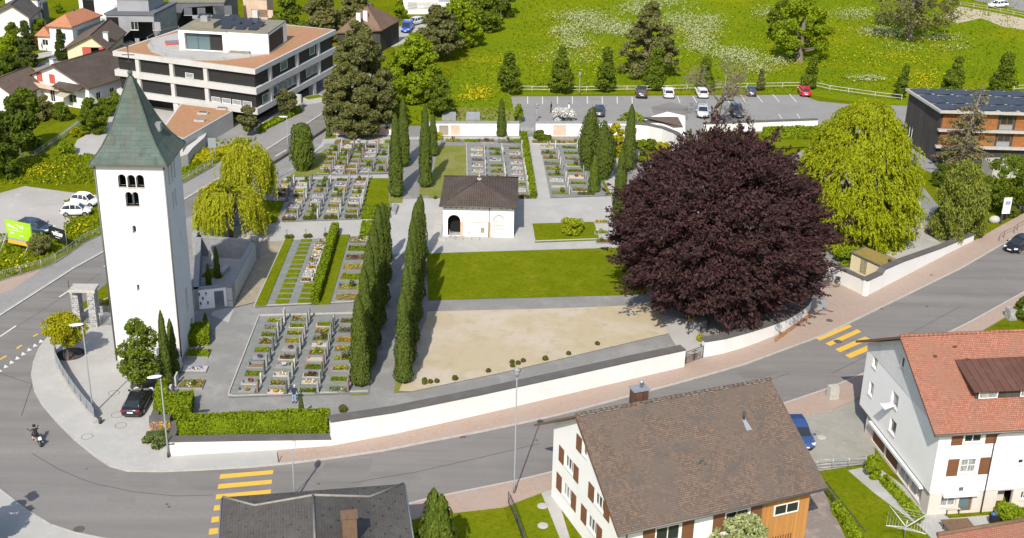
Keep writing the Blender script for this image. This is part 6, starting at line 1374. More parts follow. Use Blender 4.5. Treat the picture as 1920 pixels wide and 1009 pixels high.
# row of young trees along the parking fence
pk = 'young conical trees along the parking fence'
for k, (x0, x1, y0, y1, by) in enumerate(((930, 980, 92, 170, 176), (1027, 1080, 88, 168, 178), (1116, 1160, 90, 166, 176), (1207, 1251, 90, 162, 173), (1302, 1343, 104, 166, 176), (1419, 1436, 130, 164, 169), (1499, 1533, 104, 160, 166), (1672, 1702, 122, 178, 200), (1763, 1808, 106, 172, 178), (1860, 1913, 94, 170, 174))):
    tree('parking_tree', ('small' if k in (5,) else 'leaning' if k in (6, 7, 8) else 'pointed')+' young green tree, %s from the left in the row along the parking fence' % ('first' if k == 0 else ORD[k]), x0, x1, y0, y1, .7, pr_cone, 46, .34, 120, .36, 'lf_green' if k not in (5,) else 'lf_dull', group=pk, tr=.1, lean=(.9, 0) if k in (6, 7, 8) else (0, 0))
# meadow trees
tree('meadow_tree', 'sparse grey green tree in the flower meadow above the parking lot', 1162, 1276, 5, 132, .8, lambda t: max(.15, 1-t**1.9)**.75, 120, .16, 62, .42, 'lf_dull', bark='bark_grey', flat=.5, tr=.35, limbs=30, rmin=.5, fill=.5)
tree('meadow_tree', 'gnarled green tree with a thick pale trunk in the meadow above the red car', 1452, 1562, -12, 96, 2.0, pr_dome, 75, .19, 100, .42, 'lf_bright', bark='bark_grey', tr=.6, limbs=18, rmin=.5, fill=.5)
tree('meadow_tree', 'green tree just behind the gnarled tree in the meadow', 1440, 1500, -6, 62, 1.5, pr_dome, 40, .25, 100, .42, 'lf_green', bark='bark_grey', tr=.3)
tree('meadow_tree', 'thin brownish leafed tree casting a wide shadow at the top right of the meadow', 1636, 1800, -70, 46, 3.0, pr_dome, 75, .18, 70, .4, 'lf_dull', bark='bark_grey', tr=.55, limbs=34, rmin=.4, fill=.6)
# shrubs inside and round the cemetery
for a in ((1052, 1094, 408, 440, 'round green shrub on the small lawn right of the chapel', 'lf_lime', 'shrub'), (1566, 1608, 460, 498, 'bright green shrub between the copper beech and the flat roofed shed', 'lf_bright', 'shrub'), (1748, 1780, 308, 350, 'dark clipped round shrub by the timber building', 'lf_dark', 'shrub'),
          (1848, 1935, 292, 404, 'large dense green hedge bush at the right edge above the pavement', 'lf_green', 'shrub'), (270, 316, 808, 838, 'low grey green lavender bush at the corner of the hedge wall', 'lf_lavender', 'shrub'), (1036, 1080, 203, 232, 'white flowering shrub behind the grave wall beside the parking lot', 'fl_white', 'shrub'),
          (1140, 1172, 228, 296, 'yellow leafed shrub between the broad cypress and the slim cypress', 'lf_golden', 'shrub'), (1158, 1206, 212, 250, 'green shrub behind the slim cypress at the grave wall', 'lf_bright', 'shrub'), (964, 980, 196, 230, 'narrow bright green shrub at the gate of the parking lot', 'lf_bright', 'shrub'),
          (1190, 1212, 260, 306, 'bright hedge bush right of the slim cypress', 'lf_bright', 'shrub'), (1205, 1232, 262, 284, 'low green shrub in front of the pink panel', 'lf_green', 'shrub'), (1232, 1258, 266, 290, 'pale yellow shrub below the curved grave wall', 'lf_golden', 'shrub'),
          (56, 96, 442, 477, 'round olive bush between the two billboards', 'lf_dull', 'bush'), (1322, 1452, 955, 1060, 'light green leafy tree with pale blossom in front of the brown roofed house', 'lf_pale', 'tree'),
          (1624, 1656, 856, 896, 'bright green bush by the shop windows of the red roofed house', 'lf_bright', 'bush'), (1868, 1925, 945, 990, 'mixed green bushes in the garden at the right edge', 'lf_bright', 'bush'), (800, 828, 246, 264, 'round golden bush on a family grave at the back wall', 'lf_golden', 'shrub'), (1002, 1020, 244, 262, 'round green shrub on the family grave right of the gate', 'lf_green', 'shrub'), (1016, 1032, 252, 265, 'second low shrub on the family grave right of the gate', 'lf_green', 'shrub'),
          (446, 484, 196, 244, 'grey green young pine on the office forecourt near the willow', 'lf_pine', 'tree'), (517, 554, 162, 208, 'grey green young pine by the white stele', 'lf_pine', 'tree'), (1905, 1940, 552, 600, 'dark climber on the stone pile at the right edge', 'lf_dark', 'bush')):
    x0, x1, y0, y1, lab, lf, cat = a
    big = (x1-x0) > 60; far = y1 < 300
    tree({'tree': 'small_tree', 'bush': 'bush', 'shrub': 'shrub'}[cat], lab, x0, x1, y0, y1, .05 if cat != 'tree' else .9, pr_round if cat != 'tree' else pr_egg, 60 if big else 22, .22 if big else .36, 170 if big else 110, .3 if far else .2, lf, cat=cat, tr=.08)
# gardens in the upper left
for a in ((-10, 72, 178, 285, 'big dark green tree in the garden at the left edge', 'lf_dark'), (-40, 26, 200, 330, 'shady dark tree at the left edge above the gravel lot', 'lf_dark'), (20, 72, 165, 225, 'green tree in front of the garden house at the left', 'lf_green'), (60, 100, 178, 222, 'greyish shrub with white blossom in the garden', 'lf_dull'), (98, 132, 192, 222, 'round dark green shrub at the end of the garden lawn', 'lf_green'),
          (148, 196, 184, 248, 'loose green tree at the garden edge left of the spire', 'lf_green'), (175, 215, 186, 214, 'green bush beside the spire', 'lf_green'), (200, 232, 172, 200, 'hedge like bush between garden and office building', 'lf_green'), (108, 138, 262, 286, 'bright yellow green bush in the rock garden', 'lf_bright'), (133, 150, 240, 254, 'small bright yellow bush in the rock garden', 'lf_golden'),
          (-5, 32, 60, 110, 'bushy yellow green tree near the left edge', 'lf_bright'), (10, 40, 36, 90, 'green tree right at the orange roofed outbuilding', 'lf_green'), (58, 92, 36, 66, 'green bush in front of the orange roofed house', 'lf_green'), (-10, 36, 100, 160, 'green bushes at the left edge above the side street', 'lf_dark'), (28, 60, 110, 150, 'dark bush below the spruce by the side street', 'lf_dark'), (-20, 14, 300, 330, 'bright green shrub at the left edge by the gravel lot', 'lf_bright'), (20, 52, 150, 176, 'low hedge bush by the side street', 'lf_bright'), (158, 176, 50, 72, 'small bright tree beside the orange roofed house', 'lf_bright'), (100, 116, 6, 22, 'small tree beside the white block at the top left', 'lf_bright'), (66, 80, 160, 178, 'clipped round shrub at the garden house terrace', 'lf_dark'), (60, 76, 174, 188, 'second clipped shrub at the garden house terrace', 'lf_green'), (-10, 14, -5, 60, 'green tree in the upper left corner', 'lf_green')):
    x0, x1, y0, y1, lab, lf = a; big = x1-x0 > 45
    tree('garden_tree' if y1-y0 > 44 else 'garden_shrub', lab, x0, x1, y0, y1, .3, pr_dome, 46 if big else 20, .28 if big else .36, 130, .42, lf, cat='tree' if y1-y0 > 44 else 'shrub', tr=.12)
for a in ((26, 72, 34, 122, 'tall dark spruce in front of the orange roofed house'), (100, 126, 52, 110, 'slim dark spruce right of the side street'), (24, 58, -12, 38, 'spruce at the top left in front of the white block')):
    tree('spruce', a[4], *a[:4], .3, pr_cone, 80, .2, 110, .42, 'lf_spruce', flat=.4, asp=2, tr=.15)
# hedges
def hedge(name, label, pix, h, leaf='lf_hedge', ls=.16, zb=CZ, dens=70, cat='hedge', world=None, top_in=.0):
    pl = [Vector((p.x, p.y, 0)) for p in (world or PP(pix, zb))]; c = sum(pl, Vector((0, 0, 0)))/len(pl)
    if sum(pl[i].x*pl[(i+1) % len(pl)].y-pl[(i+1) % len(pl)].x*pl[i].y for i in range(len(pl))) < 0: pl = pl[::-1]
    T = thing(name, label, cat, (c.x, c.y, zb)); P = []; N = []; bulge = [random.random()*6.28 for _ in range(6)]
    def dz(p): return .05*math.sin(p.x*1.7+bulge[0])+.04*math.sin(p.y*2.3+p.x*.9+bulge[1])
    for t in tessellate_polygon([pl]):
        A, B, D = [pl[k] for k in t]; ar = abs((B-A).cross(D-A).z)/2
        for k in range(int(ar*dens)):
            r1, r2 = random.random(), random.random()
            if r1+r2 > 1: r1, r2 = 1-r1, 1-r2
            q = A+(B-A)*r1+(D-A)*r2; P.append((q.x-c.x, q.y-c.y, h+dz(q)+random.uniform(-.07, .05))); N.append((0, 0, 1))
    for i in range(len(pl)):
        A, B = pl[i], pl[(i+1) % len(pl)]; e = B-A; nn = Vector((e.y, -e.x, 0)).normalized()
        for k in range(int(e.length*h*dens)):
            q = A+e*random.random(); z = random.random()*h; q = q+nn*(random.uniform(-.06, .06)+dz(q)*.7); P.append((q.x-c.x, q.y-c.y, z)); N.append(tuple(nn))
    core = MB(); core.prism([(c+(p-c)*max(.4, 1-.16/max(.2, (p-c).length))-c)[:2] for p in pl], 0, h-.1)
    leaf_mesh('leaves', P, N, np.full(len(P), ls), M[leaf], T, .45, 1.5, None, core, world=False)
    return T
def strip_poly(a, b, w):
    A, B = G(*a, CZ), G(*b, CZ); d = (B-A).normalized(); n = Vector((-d.y, d.x, 0))*w/2
    return [A-n, B-n, B+n, A+n]
def hedge_line(label, x0, x1, ytop_back, w, h, yb): pass
a, b = G(334, 846), G(622, 832); d = (b-a).normalized(); nn = Vector((-d.y, d.x, 0)); a2, b2 = a+nn*.75, b+nn*.75
hh = ZH(a2+nn*1.35, 777)
hedge('hedge', 'long bright green clipped hedge behind the low white wall at the bottom', None, hh, world=[a2, b2-d*.15, b2-d*.15+nn*1.35, a2+nn*1.35], zb=0, dens=110)
hedge('hedge', 'clipped hedge block at the corner beside the grey car', [(291, 786), (296, 742), (312, 736), (318, 776), (352, 792), (362, 775), (360, 750), (356, 790), (330, 800)][:5], 1.5, dens=100)
hedge('hedge', 'clipped hedge piece behind the young cypress and above the long hedge', [(318, 792), (320, 762), (364, 756), (358, 792)], 1.4, dens=100)
hedge('hedge', 'clipped green hedge at the foot of the tower beside the small plots', [(345, 652), (346, 628), (393, 624), (392, 648)], 1.3, dens=100)
hedge('hedge', 'narrow trimmed hedge running between the grass strips left of the avenue', None, 1.25, world=strip_poly((590, 572), (629, 436), .75), dens=100)
hedge('hedge', 'narrow trimmed hedge beside the pale path leading to the parking gate', None, 1.1, world=strip_poly((999, 373), (982, 260), .8), dens=90)
hedge('hedge', 'low clipped hedge at the end of the lawn strip above the pale cross path', [(677, 412), (686, 394), (730, 392), (729, 410)], .7, dens=80)
hedge('hedge', 'low clipped hedge patch below the pale cross path beside the avenue', [(676, 444), (680, 422), (700, 421), (700, 442)], .6, dens=80)
hedge('hedge', 'bright hedge behind the straight white wall below the parking lot', [(1430, 262), (1430, 252), (1540, 250), (1545, 262)], 1.2, ls=.25, dens=40)
hedge('hedge', 'ivy covering the top of the grave wall under the big pine', [(632, 240), (636, 228), (752, 224), (764, 236)], 2.3, leaf='lf_green', ls=.3, dens=26)
hedge('hedge', 'reddish hedge along the side street in front of the orange roofed house', [(15, 92), (18, 84), (104, 84), (102, 94)], 1.3, leaf='lf_redhedge', ls=.35, dens=20, zb=0)
hedge('hedge', 'yellow green planted bed along the low annex', [(396, 248), (400, 238), (440, 220), (444, 228)], .5, leaf='lf_bright', ls=.3, dens=30, zb=0)
hedge('hedge', 'planted strip between office forecourt and road', [(482, 252), (490, 240), (560, 203), (566, 210)], .5, leaf='lf_bright', ls=.3, dens=26, zb=0)
hedge('hedge', 'yellow flowering wild strip beside the ramp wall', [(350, 306), (356, 284), (420, 280), (470, 265), (440, 300)], .4, leaf='lf_golden', ls=.3, dens=22, zb=0)
hedge('hedge', 'row of low plants by the shop front of the red roofed house', [(1650, 905), (1660, 898), (1732, 975), (1722, 984)], .45, leaf='lf_bright', ls=.2, dens=60, zb=0)
hedge('hedge', 'climbing plants on the dark fence beside the cobbled drive', [(1560, 960), (1570, 955), (1622, 1020), (1612, 1030)], .9, leaf='lf_bright', ls=.2, dens=50, zb=0)
# clipped box balls
def ball(label, px, py, r, group, leaf='lf_box', zb=CZ):
    B = G(px, py, zb); T = thing('box_ball', label, 'shrub', B, 0, group); n = int(260*r/.3)
    d = rng.normal(size=(n, 3)); d /= np.linalg.norm(d, axis=1)[:, None]; p = d*r*(.85+.2*rng.random(n))[:, None]+[0, 0, r*.9]
    core = MB(); core.ell((0, 0, r*.9), (r*.85, r*.85, r*.85), 10); leaf_mesh('leaves', p, d, np.full(n, .11), M[leaf], T, .5, 1.4, None, core, world=False)
sb = 'clipped box balls on the sandy bed'
for k, (px, py) in enumerate(((796, 716), (796, 721), (807, 719), (819, 718), (853, 713), (915.5, 698.5), (960, 682), (961, 689), (971.5, 684), (981, 679.5), (1022.5, 676), (1066, 666), (1120, 647.5))):
    lab = {0: 'back box ball of the pair at the left end of the sandy bed', 1: 'front box ball of the pair at the left end of the sandy bed', 6: 'upper left box ball of the cluster of four near the street lantern', 7: 'lower left box ball of the cluster of four near the street lantern', 8: 'third box ball of the cluster of four near the street lantern', 9: 'right box ball of the cluster of four near the street lantern', 2: 'lone box ball just right of the pair at the left end of the sandy bed', 3: 'second lone box ball right of the pair on the sandy bed', 4: 'brighter box ball left of the middle of the sandy bed', 5: 'single box ball left of the cluster of four', 10: 'single box ball right of the cluster of four', 11: 'second single box ball right of the cluster of four', 12: 'rightmost box ball on the sandy bed towards the gate'}[k]
    ball(lab, px, py, .22 if k not in (4, 10) else .26, sb)
gb = 'clipped box balls at the ends of the grave rows'
rn = ['leftmost', 'second', 'third', 'fourth']
for r_, xs in enumerate(((533, 542, 550), (572, 580, 588.5), (611, 620, 628.5), (651, 658.5, 666.5))):
    for k, x in enumerate(xs): ball('%s box ball before the %s grave row above the pale cross path' % (('left', 'middle', 'right')[k], rn[r_]), x, 414-r_*1.3, .27, gb)
for k, (px, py) in enumerate(((538.5, 447.5), (546.5, 447), (573.5, 446), (581, 445.5), (611, 444))):
    ball('box ball, %s from the left along the lower edge of the cross path' % ('first' if k == 0 else ORD[k]), px, py, .26, gb)
for k, px in enumerate((1087, 1095, 1103, 1111)): ball('box ball, %s from the left in front of the right grave field' % ('first' if k == 0 else ORD[k]), px, 366, .25, gb)
ball('tiny box ball on the left end of the path edge beside the chapel', 816, 373, .22, gb); ball('box ball beside the small gate', 1313, 640, .4, gb, 'lf_golden'); ball('small shrub at the foot of the long wall, right of the clipped hedge', 643, 772, .35, gb, 'lf_box')
for k, px in enumerate((979, 988.5)): ball(('left', 'right')[k]+' box ball beside the trimmed hedge at the chapel', px, 372, .24, gb)
# ---- trees without leaves
def bare_tree():
    B = G(1335, 232); T = thing('bare_tree', 'leafless brown tree with spreading twigs in the parking lot beside the copper beech', 'tree', B); mb = MB(); tips = []
    def br(p, d, L_, r, dep):
        q = p+d*L_; m_ = p.lerp(q, .5)+Vector(rng.normal(size=3))*L_*.06; mb.tube([p, m_, q], [r, r*.85, r*.7], 6 if dep < 3 else 4)
        if dep >= 6: tips.append(q); return
        for k in range(2 if dep < 2 else random.choice((2, 3))):
            e = (d+Vector(rng.normal(size=3))*(.45 if dep else .35)+Vector((-.05, 0, .08))).normalized(); br(q, e, L_*random.uniform(.68, .88), r*.64, dep+1)
    br(Vector((0, 0, -.1)), Vector((.12, 0, 1)).normalized(), 2.6, .34, 0); br(Vector((.2, 0, 0)), Vector((.3, 0, 1)).normalized(), 3.2, .26, 1)
    mb.build('branches', M['bark_grey'], T, world=False); P = []
    for t in tips:
        for k in range(9): P.append(tuple(t+Vector(rng.normal(size=3))*.35))
    leaf_mesh('twigs', P, rng.normal(size=(len(P), 3)), np.full(len(P), .07), M['lf_brown'], T, .1, 6, world=False)
bare_tree()
def sparse_conifer():
    B, Tp = G(1791, 334), None; H = ZH(B, 158); k = mpp(B); T = thing('sparse_conifer', 'thin half bare conifer in front of the timber building', 'tree', B); top = Vector(((1816-1791-2)*k, 0, H)); mb = MB()
    mb.tube([(0, 0, -.1), tuple(top*.5+Vector((-.1, 0, 0))), tuple(top)], [.36, .24, .05], 8); P = []; N = []
    for j in range(74):
        t = .22+.76*random.random(); s = top*t; aa = random.random()*6.28; L_ = (1-t)**.55*5.2*random.uniform(.6, 1); d = Vector((math.cos(aa), math.sin(aa), -.12)); e = s+d*L_
        mb.tube([s, s.lerp(e, .5)+Z3*.15, e], [.07, .04, .015], 5)
        dens = 5 if t > .75 else (46 if random.random() < .5 else 7)
        for q in range(int(dens*L_*.8)):
            f = random.uniform(.25, 1.02); w = .55*(1.15-f); P.append(tuple(s.lerp(e, f)+Vector((rng.normal()*w, rng.normal()*w, rng.normal()*.18-.1)))); N.append((0, 0, 1))
    mb.build('trunk', M['bark_grey'], T, world=False); leaf_mesh('crown', P, N, np.full(len(P), .2), M['lf_brownish'], T, .35, 2.2, world=False)
sparse_conifer()
# ---- flowers standing in the meadow
P = []; Yl = []
for cx, cy, sx, sy, n in ((1090, 35, 34, 9, 420), (1130, 52, 40, 9, 480), (1062, 62, 22, 7, 200), (1082, 84, 22, 9, 260), (1165, 60, 26, 8, 300), (1195, 20, 24, 9, 220), (1272, 42, 26, 12, 340), (1312, 62, 28, 12, 380), (1330, 42, 20, 9, 180), (1312, 86, 22, 10, 300), (1370, 104, 30, 8, 320), (1395, 116, 26, 9, 240), (1425, 132, 20, 7, 110), (1462, 118, 24, 7, 130), (1440, 28, 20, 10, 130), (1600, 30, 30, 8, 210), (1642, 62, 24, 7, 210), (1672, 66, 22, 6, 170), (1625, 151, 24, 4, 120), (1235, 8, 40, 8, 280), (1480, 62, 24, 12, 120), (1760, 74, 30, 5, 130), (1040, 110, 30, 12, 60), (1110, 110, 30, 10, 60), (1700, 90, 40, 10, 50), (1790, 92, 24, 6, 40)):
    for k in range(int(n*4.5)):
        p = G(cx+rng.normal()*sx*.75, max(-60, cy+rng.normal()*sy*.75)); P.append((p.x, p.y, .35+random.random()*.5))
P = np.array(P); struct(leaf_mesh('white_wildflowers', P, np.tile([0, 0, 1.0], (len(P), 1)), np.full(len(P), .2), leafmat('cow_parsley', (0.32, 0.35, 0.12), (0.48, 0.49, 0.28), None, .2), None, .55, 1.1, sjit=.9), 'stuff')
for cx, cy, sx, sy, n in ((900, 172, 26, 9, 480), (885, 185, 30, 5, 300), (1312, 92, 12, 6, 70), (1735, 145, 34, 12, 420), (1740, 165, 40, 8, 200), (930, 120, 40, 20, 160), (1080, 130, 60, 16, 200), (1600, 110, 90, 22, 420), (1450, 90, 40, 20, 200), (1690, 110, 70, 14, 260), (1250, 110, 50, 12, 160), (410, 288, 30, 6, 120), (75, 322, 50, 12, 260), (30, 500, 40, 14, 80), (150, 430, 20, 10, 80)):
    for k in range(n):
        p = G(cx+rng.normal()*sx*.6, cy+rng.normal()*sy*.6); Yl.append((p.x, p.y, .2+random.random()*.25))
Yl = np.array(Yl); struct(leaf_mesh('yellow_wildflowers', Yl, np.tile([0, 0, 1.0], (len(Yl), 1)), np.full(len(Yl), .2), leafmat('dandelions', (0.45, 0.40, 0.01), (0.6, 0.5, 0.02), None, .2), None, .6, 1.1, sjit=.9), 'stuff')
# rough grass tufts on the meadow and the verges
Gt = []
for x0, x1, y0, y1, n in ((960, 1910, -10, 172, 13000), (700, 960, 90, 230, 2600), (0, 195, 375, 520, 2200), (0, 190, 290, 346, 1700), (340, 480, 260, 330, 900)):
    k = 0
    while k < n:
        x, y = random.uniform(x0, x1), random.uniform(y0, y1)
        if x1 == 195 and (y < 440 and x < 120 or y > 527-x*.45): k += 1; continue
        if x0 == 700 and x < 945-(y-5)*.9: k += 1; continue
        if x0 == 340 and y > 344.5-(x-344)*.58: k += 1; continue
        p = G(x, y); Gt.append((p.x, p.y, .1)); k += 1
Gt = np.array(Gt); struct(leaf_mesh('grass_tufts', Gt, np.tile([0, 0, 1.0], (len(Gt), 1)), np.full(len(Gt), .30), leafmat('grass_blades', (0.12, 0.17, 0.006), (0.22, 0.27, 0.012), (0.17, 0.215, 0.008), .3), None, .2, 1.6, np.tile([0, 0, 1.0], (len(Gt), 1)), sjit=.9), 'stuff')
# ================================================================ graves
for pix in ([(429, 745), (486, 595), (668, 589), (690, 590), (692, 737)], [(477, 576), (532, 452), (690, 445), (676, 566)], [(530, 416), (580, 336), (693, 334), (676, 411)], [(592, 327), (638, 272), (745, 270), (730, 325)], [(874.6, 372), (874.6, 272), (985, 271), (996, 372)], [(1032, 371), (1013, 273), (1090, 270), (1142, 367)]):
    inner('grave_field', pix, M['slate'])
def edge(pix):
    kerb2 = PP(pix, 0); mb = MB()
    for a, b in zip(kerb2, kerb2[1:]):
        d = (b-a).normalized(); n = Vector((-d.y, d.x, 0))*.06; z = CZ+.3
        mb.hexa([a-n, b-n, b+n, a+n], [p+Z3*(CZ+.14) for p in (a-n, b-n, b+n, a+n)])
    return struct(mb.build('edging', M['kerb']))
edge([(690, 737), (437, 746), (429, 743), (431, 735), (486, 594), (690, 589)]); edge([(535, 450), (477, 577), (662, 569)]); edge([(877, 372), (874.4, 272)]); edge([(996.5, 419), (1003, 455), (1125, 450.5)])
LVA = CZ+.17
inner('tan_bed', [(497, 452), (531, 452), (480, 566), (440, 576)], M['tan'])
def grass_patch(name, label, poly, group=None, cat='lawn patch', h=.06, leaf='lf_hedge', m='lawn'):
    mb = MB(); mb.prism([p[:2] for p in poly], CZ, LVA+h-.05); o = tag(mb.build(name, M[m]), label, cat, group); return o
grass_patch('grass_strip', 'long grass strip along the left edge of the striped grave field', PP([(535, 450), (550, 450), (499, 575), (478, 576)], CZ))
grass_patch('grass_strip', 'long grass strip right of the narrow trimmed hedge', PP([(636, 443), (656, 442), (619, 571), (597, 572)], CZ))
f4 = lambda x, y: (340+x*.22917, 420+y*.22917)
ys = [145, 180, 212, 246, 284, 320, 356, 397, 432, 474, 515, 557, 600, 645]
for k, y in enumerate(ys):
    x = 982-(y-145)*.41; w = 86+(y-145)*.04; h = 20+(y-145)*.018
    grass_patch('grass_plot', 'small grass rectangle, %s from the back in the column between the slab paths' % ('first' if k == 0 else ORD[k]), PP([f4(x, y-h/2), f4(x+w, y-h/2), f4(x+w-h*.4, y+h/2), f4(x-h*.4, y+h/2)], CZ), 'small grass plots between slab paths')
for k, y in enumerate((512, 552, 597, 640)):
    x = 1006-(y-512)*.36; h = 27; grass_patch('grass_plot', 'grass rectangle, %s from the back in the short column beside the trimmed hedge' % ('first' if k == 0 else ORD[k]), PP([f4(x, y-h/2), f4(x+92, y-h/2), f4(x+82, y+h/2), f4(x-10, y+h/2)], CZ), 'small grass plots beside the hedge')
GN = [0]
DESC = {'g': 'green planting', 'w': 'pale slabs and ornaments', 'b': 'bare soil', 't': 'bare tan soil', 'r': 'dark reddish shrubs', 'u': 'tall green shrub'}
def grave(label, P, typ, stone='granite', sw=.62, sh=1.25, bw=.85, bl=1.55, ang=R(1.5), group=None, side=-1, urn=False):
    """headstone at P, bed reaching to the left of it (side -1)"""
    T = thing('grave', label, 'grave', (P[0], P[1], CZ), ang, group); LZ = .05
    shp = random.random(); mb = MB(); th = random.uniform(.11, .17); sh *= random.uniform(.8, 1.15)
    if stone:
        if shp < .4: mb.box((0, 0, LZ), (th, sw, sh))
        elif shp < .75:
            pr = [(sw/2*math.cos(math.pi*k/8), sh-.18+.18*math.sin(math.pi*k/8)) for k in range(9)]; out = [(-sw/2, LZ), (sw/2, LZ)]+pr
            a = [(-th/2, y, z) for y, z in out]; b = [(th/2, y, z) for y, z in out]; mb.hexa(a, b)
        else: mb.box((0, 0, LZ), (th*1.3, sw*1.05, sh*.94), 0, top=(.7, .8))
        st = mb.build('headstone', M[stone], T, world=False)
        b = MB(); b.box((side*.05, 0, .02), (.36, sw+.12, .12)); b.build('plinth', M['granite_dark' if stone != 'granite_dark' else 'granite'], st, world=False)
    x0 = side*(.2+bl/2)
    mb = MB(); kerbm = random.choice(['granite', 'slate', 'slate', 'granite_dark', 'limestone'])
    for c, s in (((x0-bl/2, 0, 0), (.09, bw, .16)), ((x0, bw/2-.045, 0), (bl-.09, .085, .159)), ((x0, -bw/2+.045, 0), (bl-.09, .085, .159))): mb.box(c, s)
    mb.build('kerb', M[kerbm], T, world=False)
    fillm = {'g': 'lawn', 'w': 'limestone', 'b': 'soil', 't': 'sand', 'r': 'soil', 'u': 'soil'}.get(typ, 'soil')
    if typ[0] == 's': fillm = random.choice(['granite', 'granite', 'limestone', 'pinkstone'])
    mb = MB(); mb.box((x0, 0, .0), (bl-.1, bw-.1, .15 if typ[0] not in 'sw' else .2)); mb.build('bed' if typ[0] != 's' else 'slab', M[fillm], T, world=False)
    def tuft(name, n, cx, cy, sx, sy, h, m, s=.13, z0=.12):
        p = np.stack([cx+(rng.random(n)-.5)*sx, cy+(rng.random(n)-.5)*sy, z0+rng.random(n)*h], 1); leaf_mesh(name, p, np.tile([0, 0, 1.0], (n, 1)), np.full(n, s), M[m], T, .45, 1.4, world=False)
    gl = random.choice(['lf_hedge', 'lf_green', 'lf_bright', 'lf_lime'])
    if typ == 'g': tuft('plants', 170, x0, 0, bl*.92, bw*.9, .2, gl)
    elif typ == 'u': tuft('plants', 130, x0, 0, bl*.9, bw*.9, .2, gl); tuft('shrub', 130, x0+.3, 0, .6, .6, .75, random.choice(['lf_dark', 'lf_green', 'lf_box']))
    elif typ == 'r': tuft('plants', 110, x0, 0, bl*.9, bw*.9, .2, 'lf_box'); tuft('flowers', 70, x0+random.uniform(-.3, .3), 0, .7, .6, .35, 'fl_maroon')
    elif typ[0] == 'f':
        cs = typ[2:].split('+'); tuft('plants', 120, x0, 0, bl*.9, bw*.9, .24, gl)
        if random.random() < .4: tuft('shrub', 60, x0+random.uniform(-.5, .5), random.uniform(-.2, .2), .45, .45, .5, random.choice(['lf_dark', 'lf_green', 'lf_box', 'lf_golden']))
        for j, c in enumerate(cs): tuft('flowers', int(64/len(cs)), x0+((j+.5)/len(cs)-.5)*bl*.75, random.uniform(-.1, .1), bl*.8/len(cs), bw*.8, .28, 'fl_'+c, .11)
    elif typ[0] == 's':
        c = typ[2:]; b = MB(); b.lathe([(.12, 0), (.24, .1), (.27, .16), (.2, .17)], 12, (x0, 0, .2)); b.build('bowl', M['granite_dark'], T, world=False); tuft('flowers', 50, x0, 0, .42, .42, .14, 'fl_'+c, .12, .36)
        if random.random() < .6: tuft('plants', 30, x0+bl*.36, .1, .25, .4, .25, gl, .12, .2)
    elif typ == 'w':
        for j in range(5):
            b = MB(); b.lathe([(.07, 0), (.1, .1), (.07, .2), (.02, .26)], 8, (x0+random.uniform(-.5, .5), random.uniform(-.25, .25), .2)); b.build('ornament', M[random.choice(['marble', 'granite_dark', 'limestone', 'metal'])], T, world=False)
        tuft('flowers', 60, x0+random.uniform(-.2, .2), 0, bl*.7, bw*.6, .2, 'fl_'+random.choice(['white', 'pink', 'violet', 'yellow']), .11, .2)
    if random.random() < .55 and not urn:
        b = MB(); b.lathe([(.06, 0), (.08, .22), (.05, .26), (.02, .36)], 8, (x0+side*bl*.42, random.uniform(-.3, .3), .17)); b.build('lantern', M[random.choice(['granite_dark', 'metaldark', 'shutter_red'])], T, world=False)
    return T
def describe(t):
    if t[0] == 'f': return t[2:].replace('+', ' and ')+' flowers'
    if t[0] == 's': return 'a flat slab with a bowl of '+t[2:]+' flowers'
    return DESC[t]
NM = ['leftmost', 'second', 'third', 'fourth', 'fifth']
def field(fname, rows, stones=('granite', 'granite', 'granite_dark', 'granite_red', 'limestone'), sh=(1.1, 1.5), **kw):
    for r_, (a, b, types) in enumerate(rows):
        n = len(types); A, B = G(*a, CZ), G(*b, CZ)
        for k, t in enumerate(types):
            P = A.lerp(B, k/(n-1)); P = P+Vector((random.uniform(-.04, .04), random.uniform(-.07, .07), 0))
            lab = 'grave with %s, %s from front, %s row, %s' % (describe(t).replace('a flat slab with a bowl of ', 'slab and ').replace(' flowers', '' if len(t) > 10 else ' flowers'), 'first' if k == 0 else ORD[k], NM[r_], fname)
            grave(lab, P, t, random.choice(stones), sh=random.uniform(*sh), sw=random.uniform(.5, .78), group='graves in the '+fname, **kw)
f3 = lambda x, y: (400+x*.26756, 560+y*.26756)
field('nearest grave field', [
    (f3(312, 655), f3(498, 165), ['s:yellow', 's:red', 'g', 'b', 's:purple', 'g', 'f:orange+orange', 'g', 'f:violet', 'f:yellow']),
    (f3(517, 665), f3(676, 150), ['s:yellow', 'f:yellow+pink', 'w', 's:white', 'r', 's:maroon', 'f:orange+yellow', 'f:yellow', 'g', 'f:red+white']),
    (f3(735, 655), f3(850, 190), ['g', 'w', 'r', 'g', 't', 'f:yellow', 's:yellow', 'u', 'f:pink+yellow', 'g']),
    (f3(945, 650), f3(1010, 170), ['f:violet+blue+white', 'g', 'f:yellow', 'u', 'f:yellow+yellow', 'f:orange', 'f:purple', 'f:maroon'])])
f6 = lambda x, y: (480+x*.24768, 230+y*.24768)
field('field above pale path', [
    (f6(235, 590), f6(290, 460), ['w', 'r', 'r', 'w', 'u']),
    (f6(318, 725), f6(425, 455), ['w', 'f:yellow', 'w', 'w', 'f:red', 'f:yellow', 'w', 'u']),
    (f6(470, 725), f6(567, 455), ['u', 'u', 'f:white', 'w', 'w', 'f:pink', 'u', 'u']),
    (f6(627, 725), f6(710, 445), ['f:yellow', 'w', 'f:yellow+pink', 'w', 'u', 'f:yellow', 'w', 'g']),
    (f6(775, 720), f6(853, 440), ['f:blue', 'f:orange', 'f:violet', 'w', 'w', 'u', 'f:white', 'w', 'f:red'])], bw=.9)
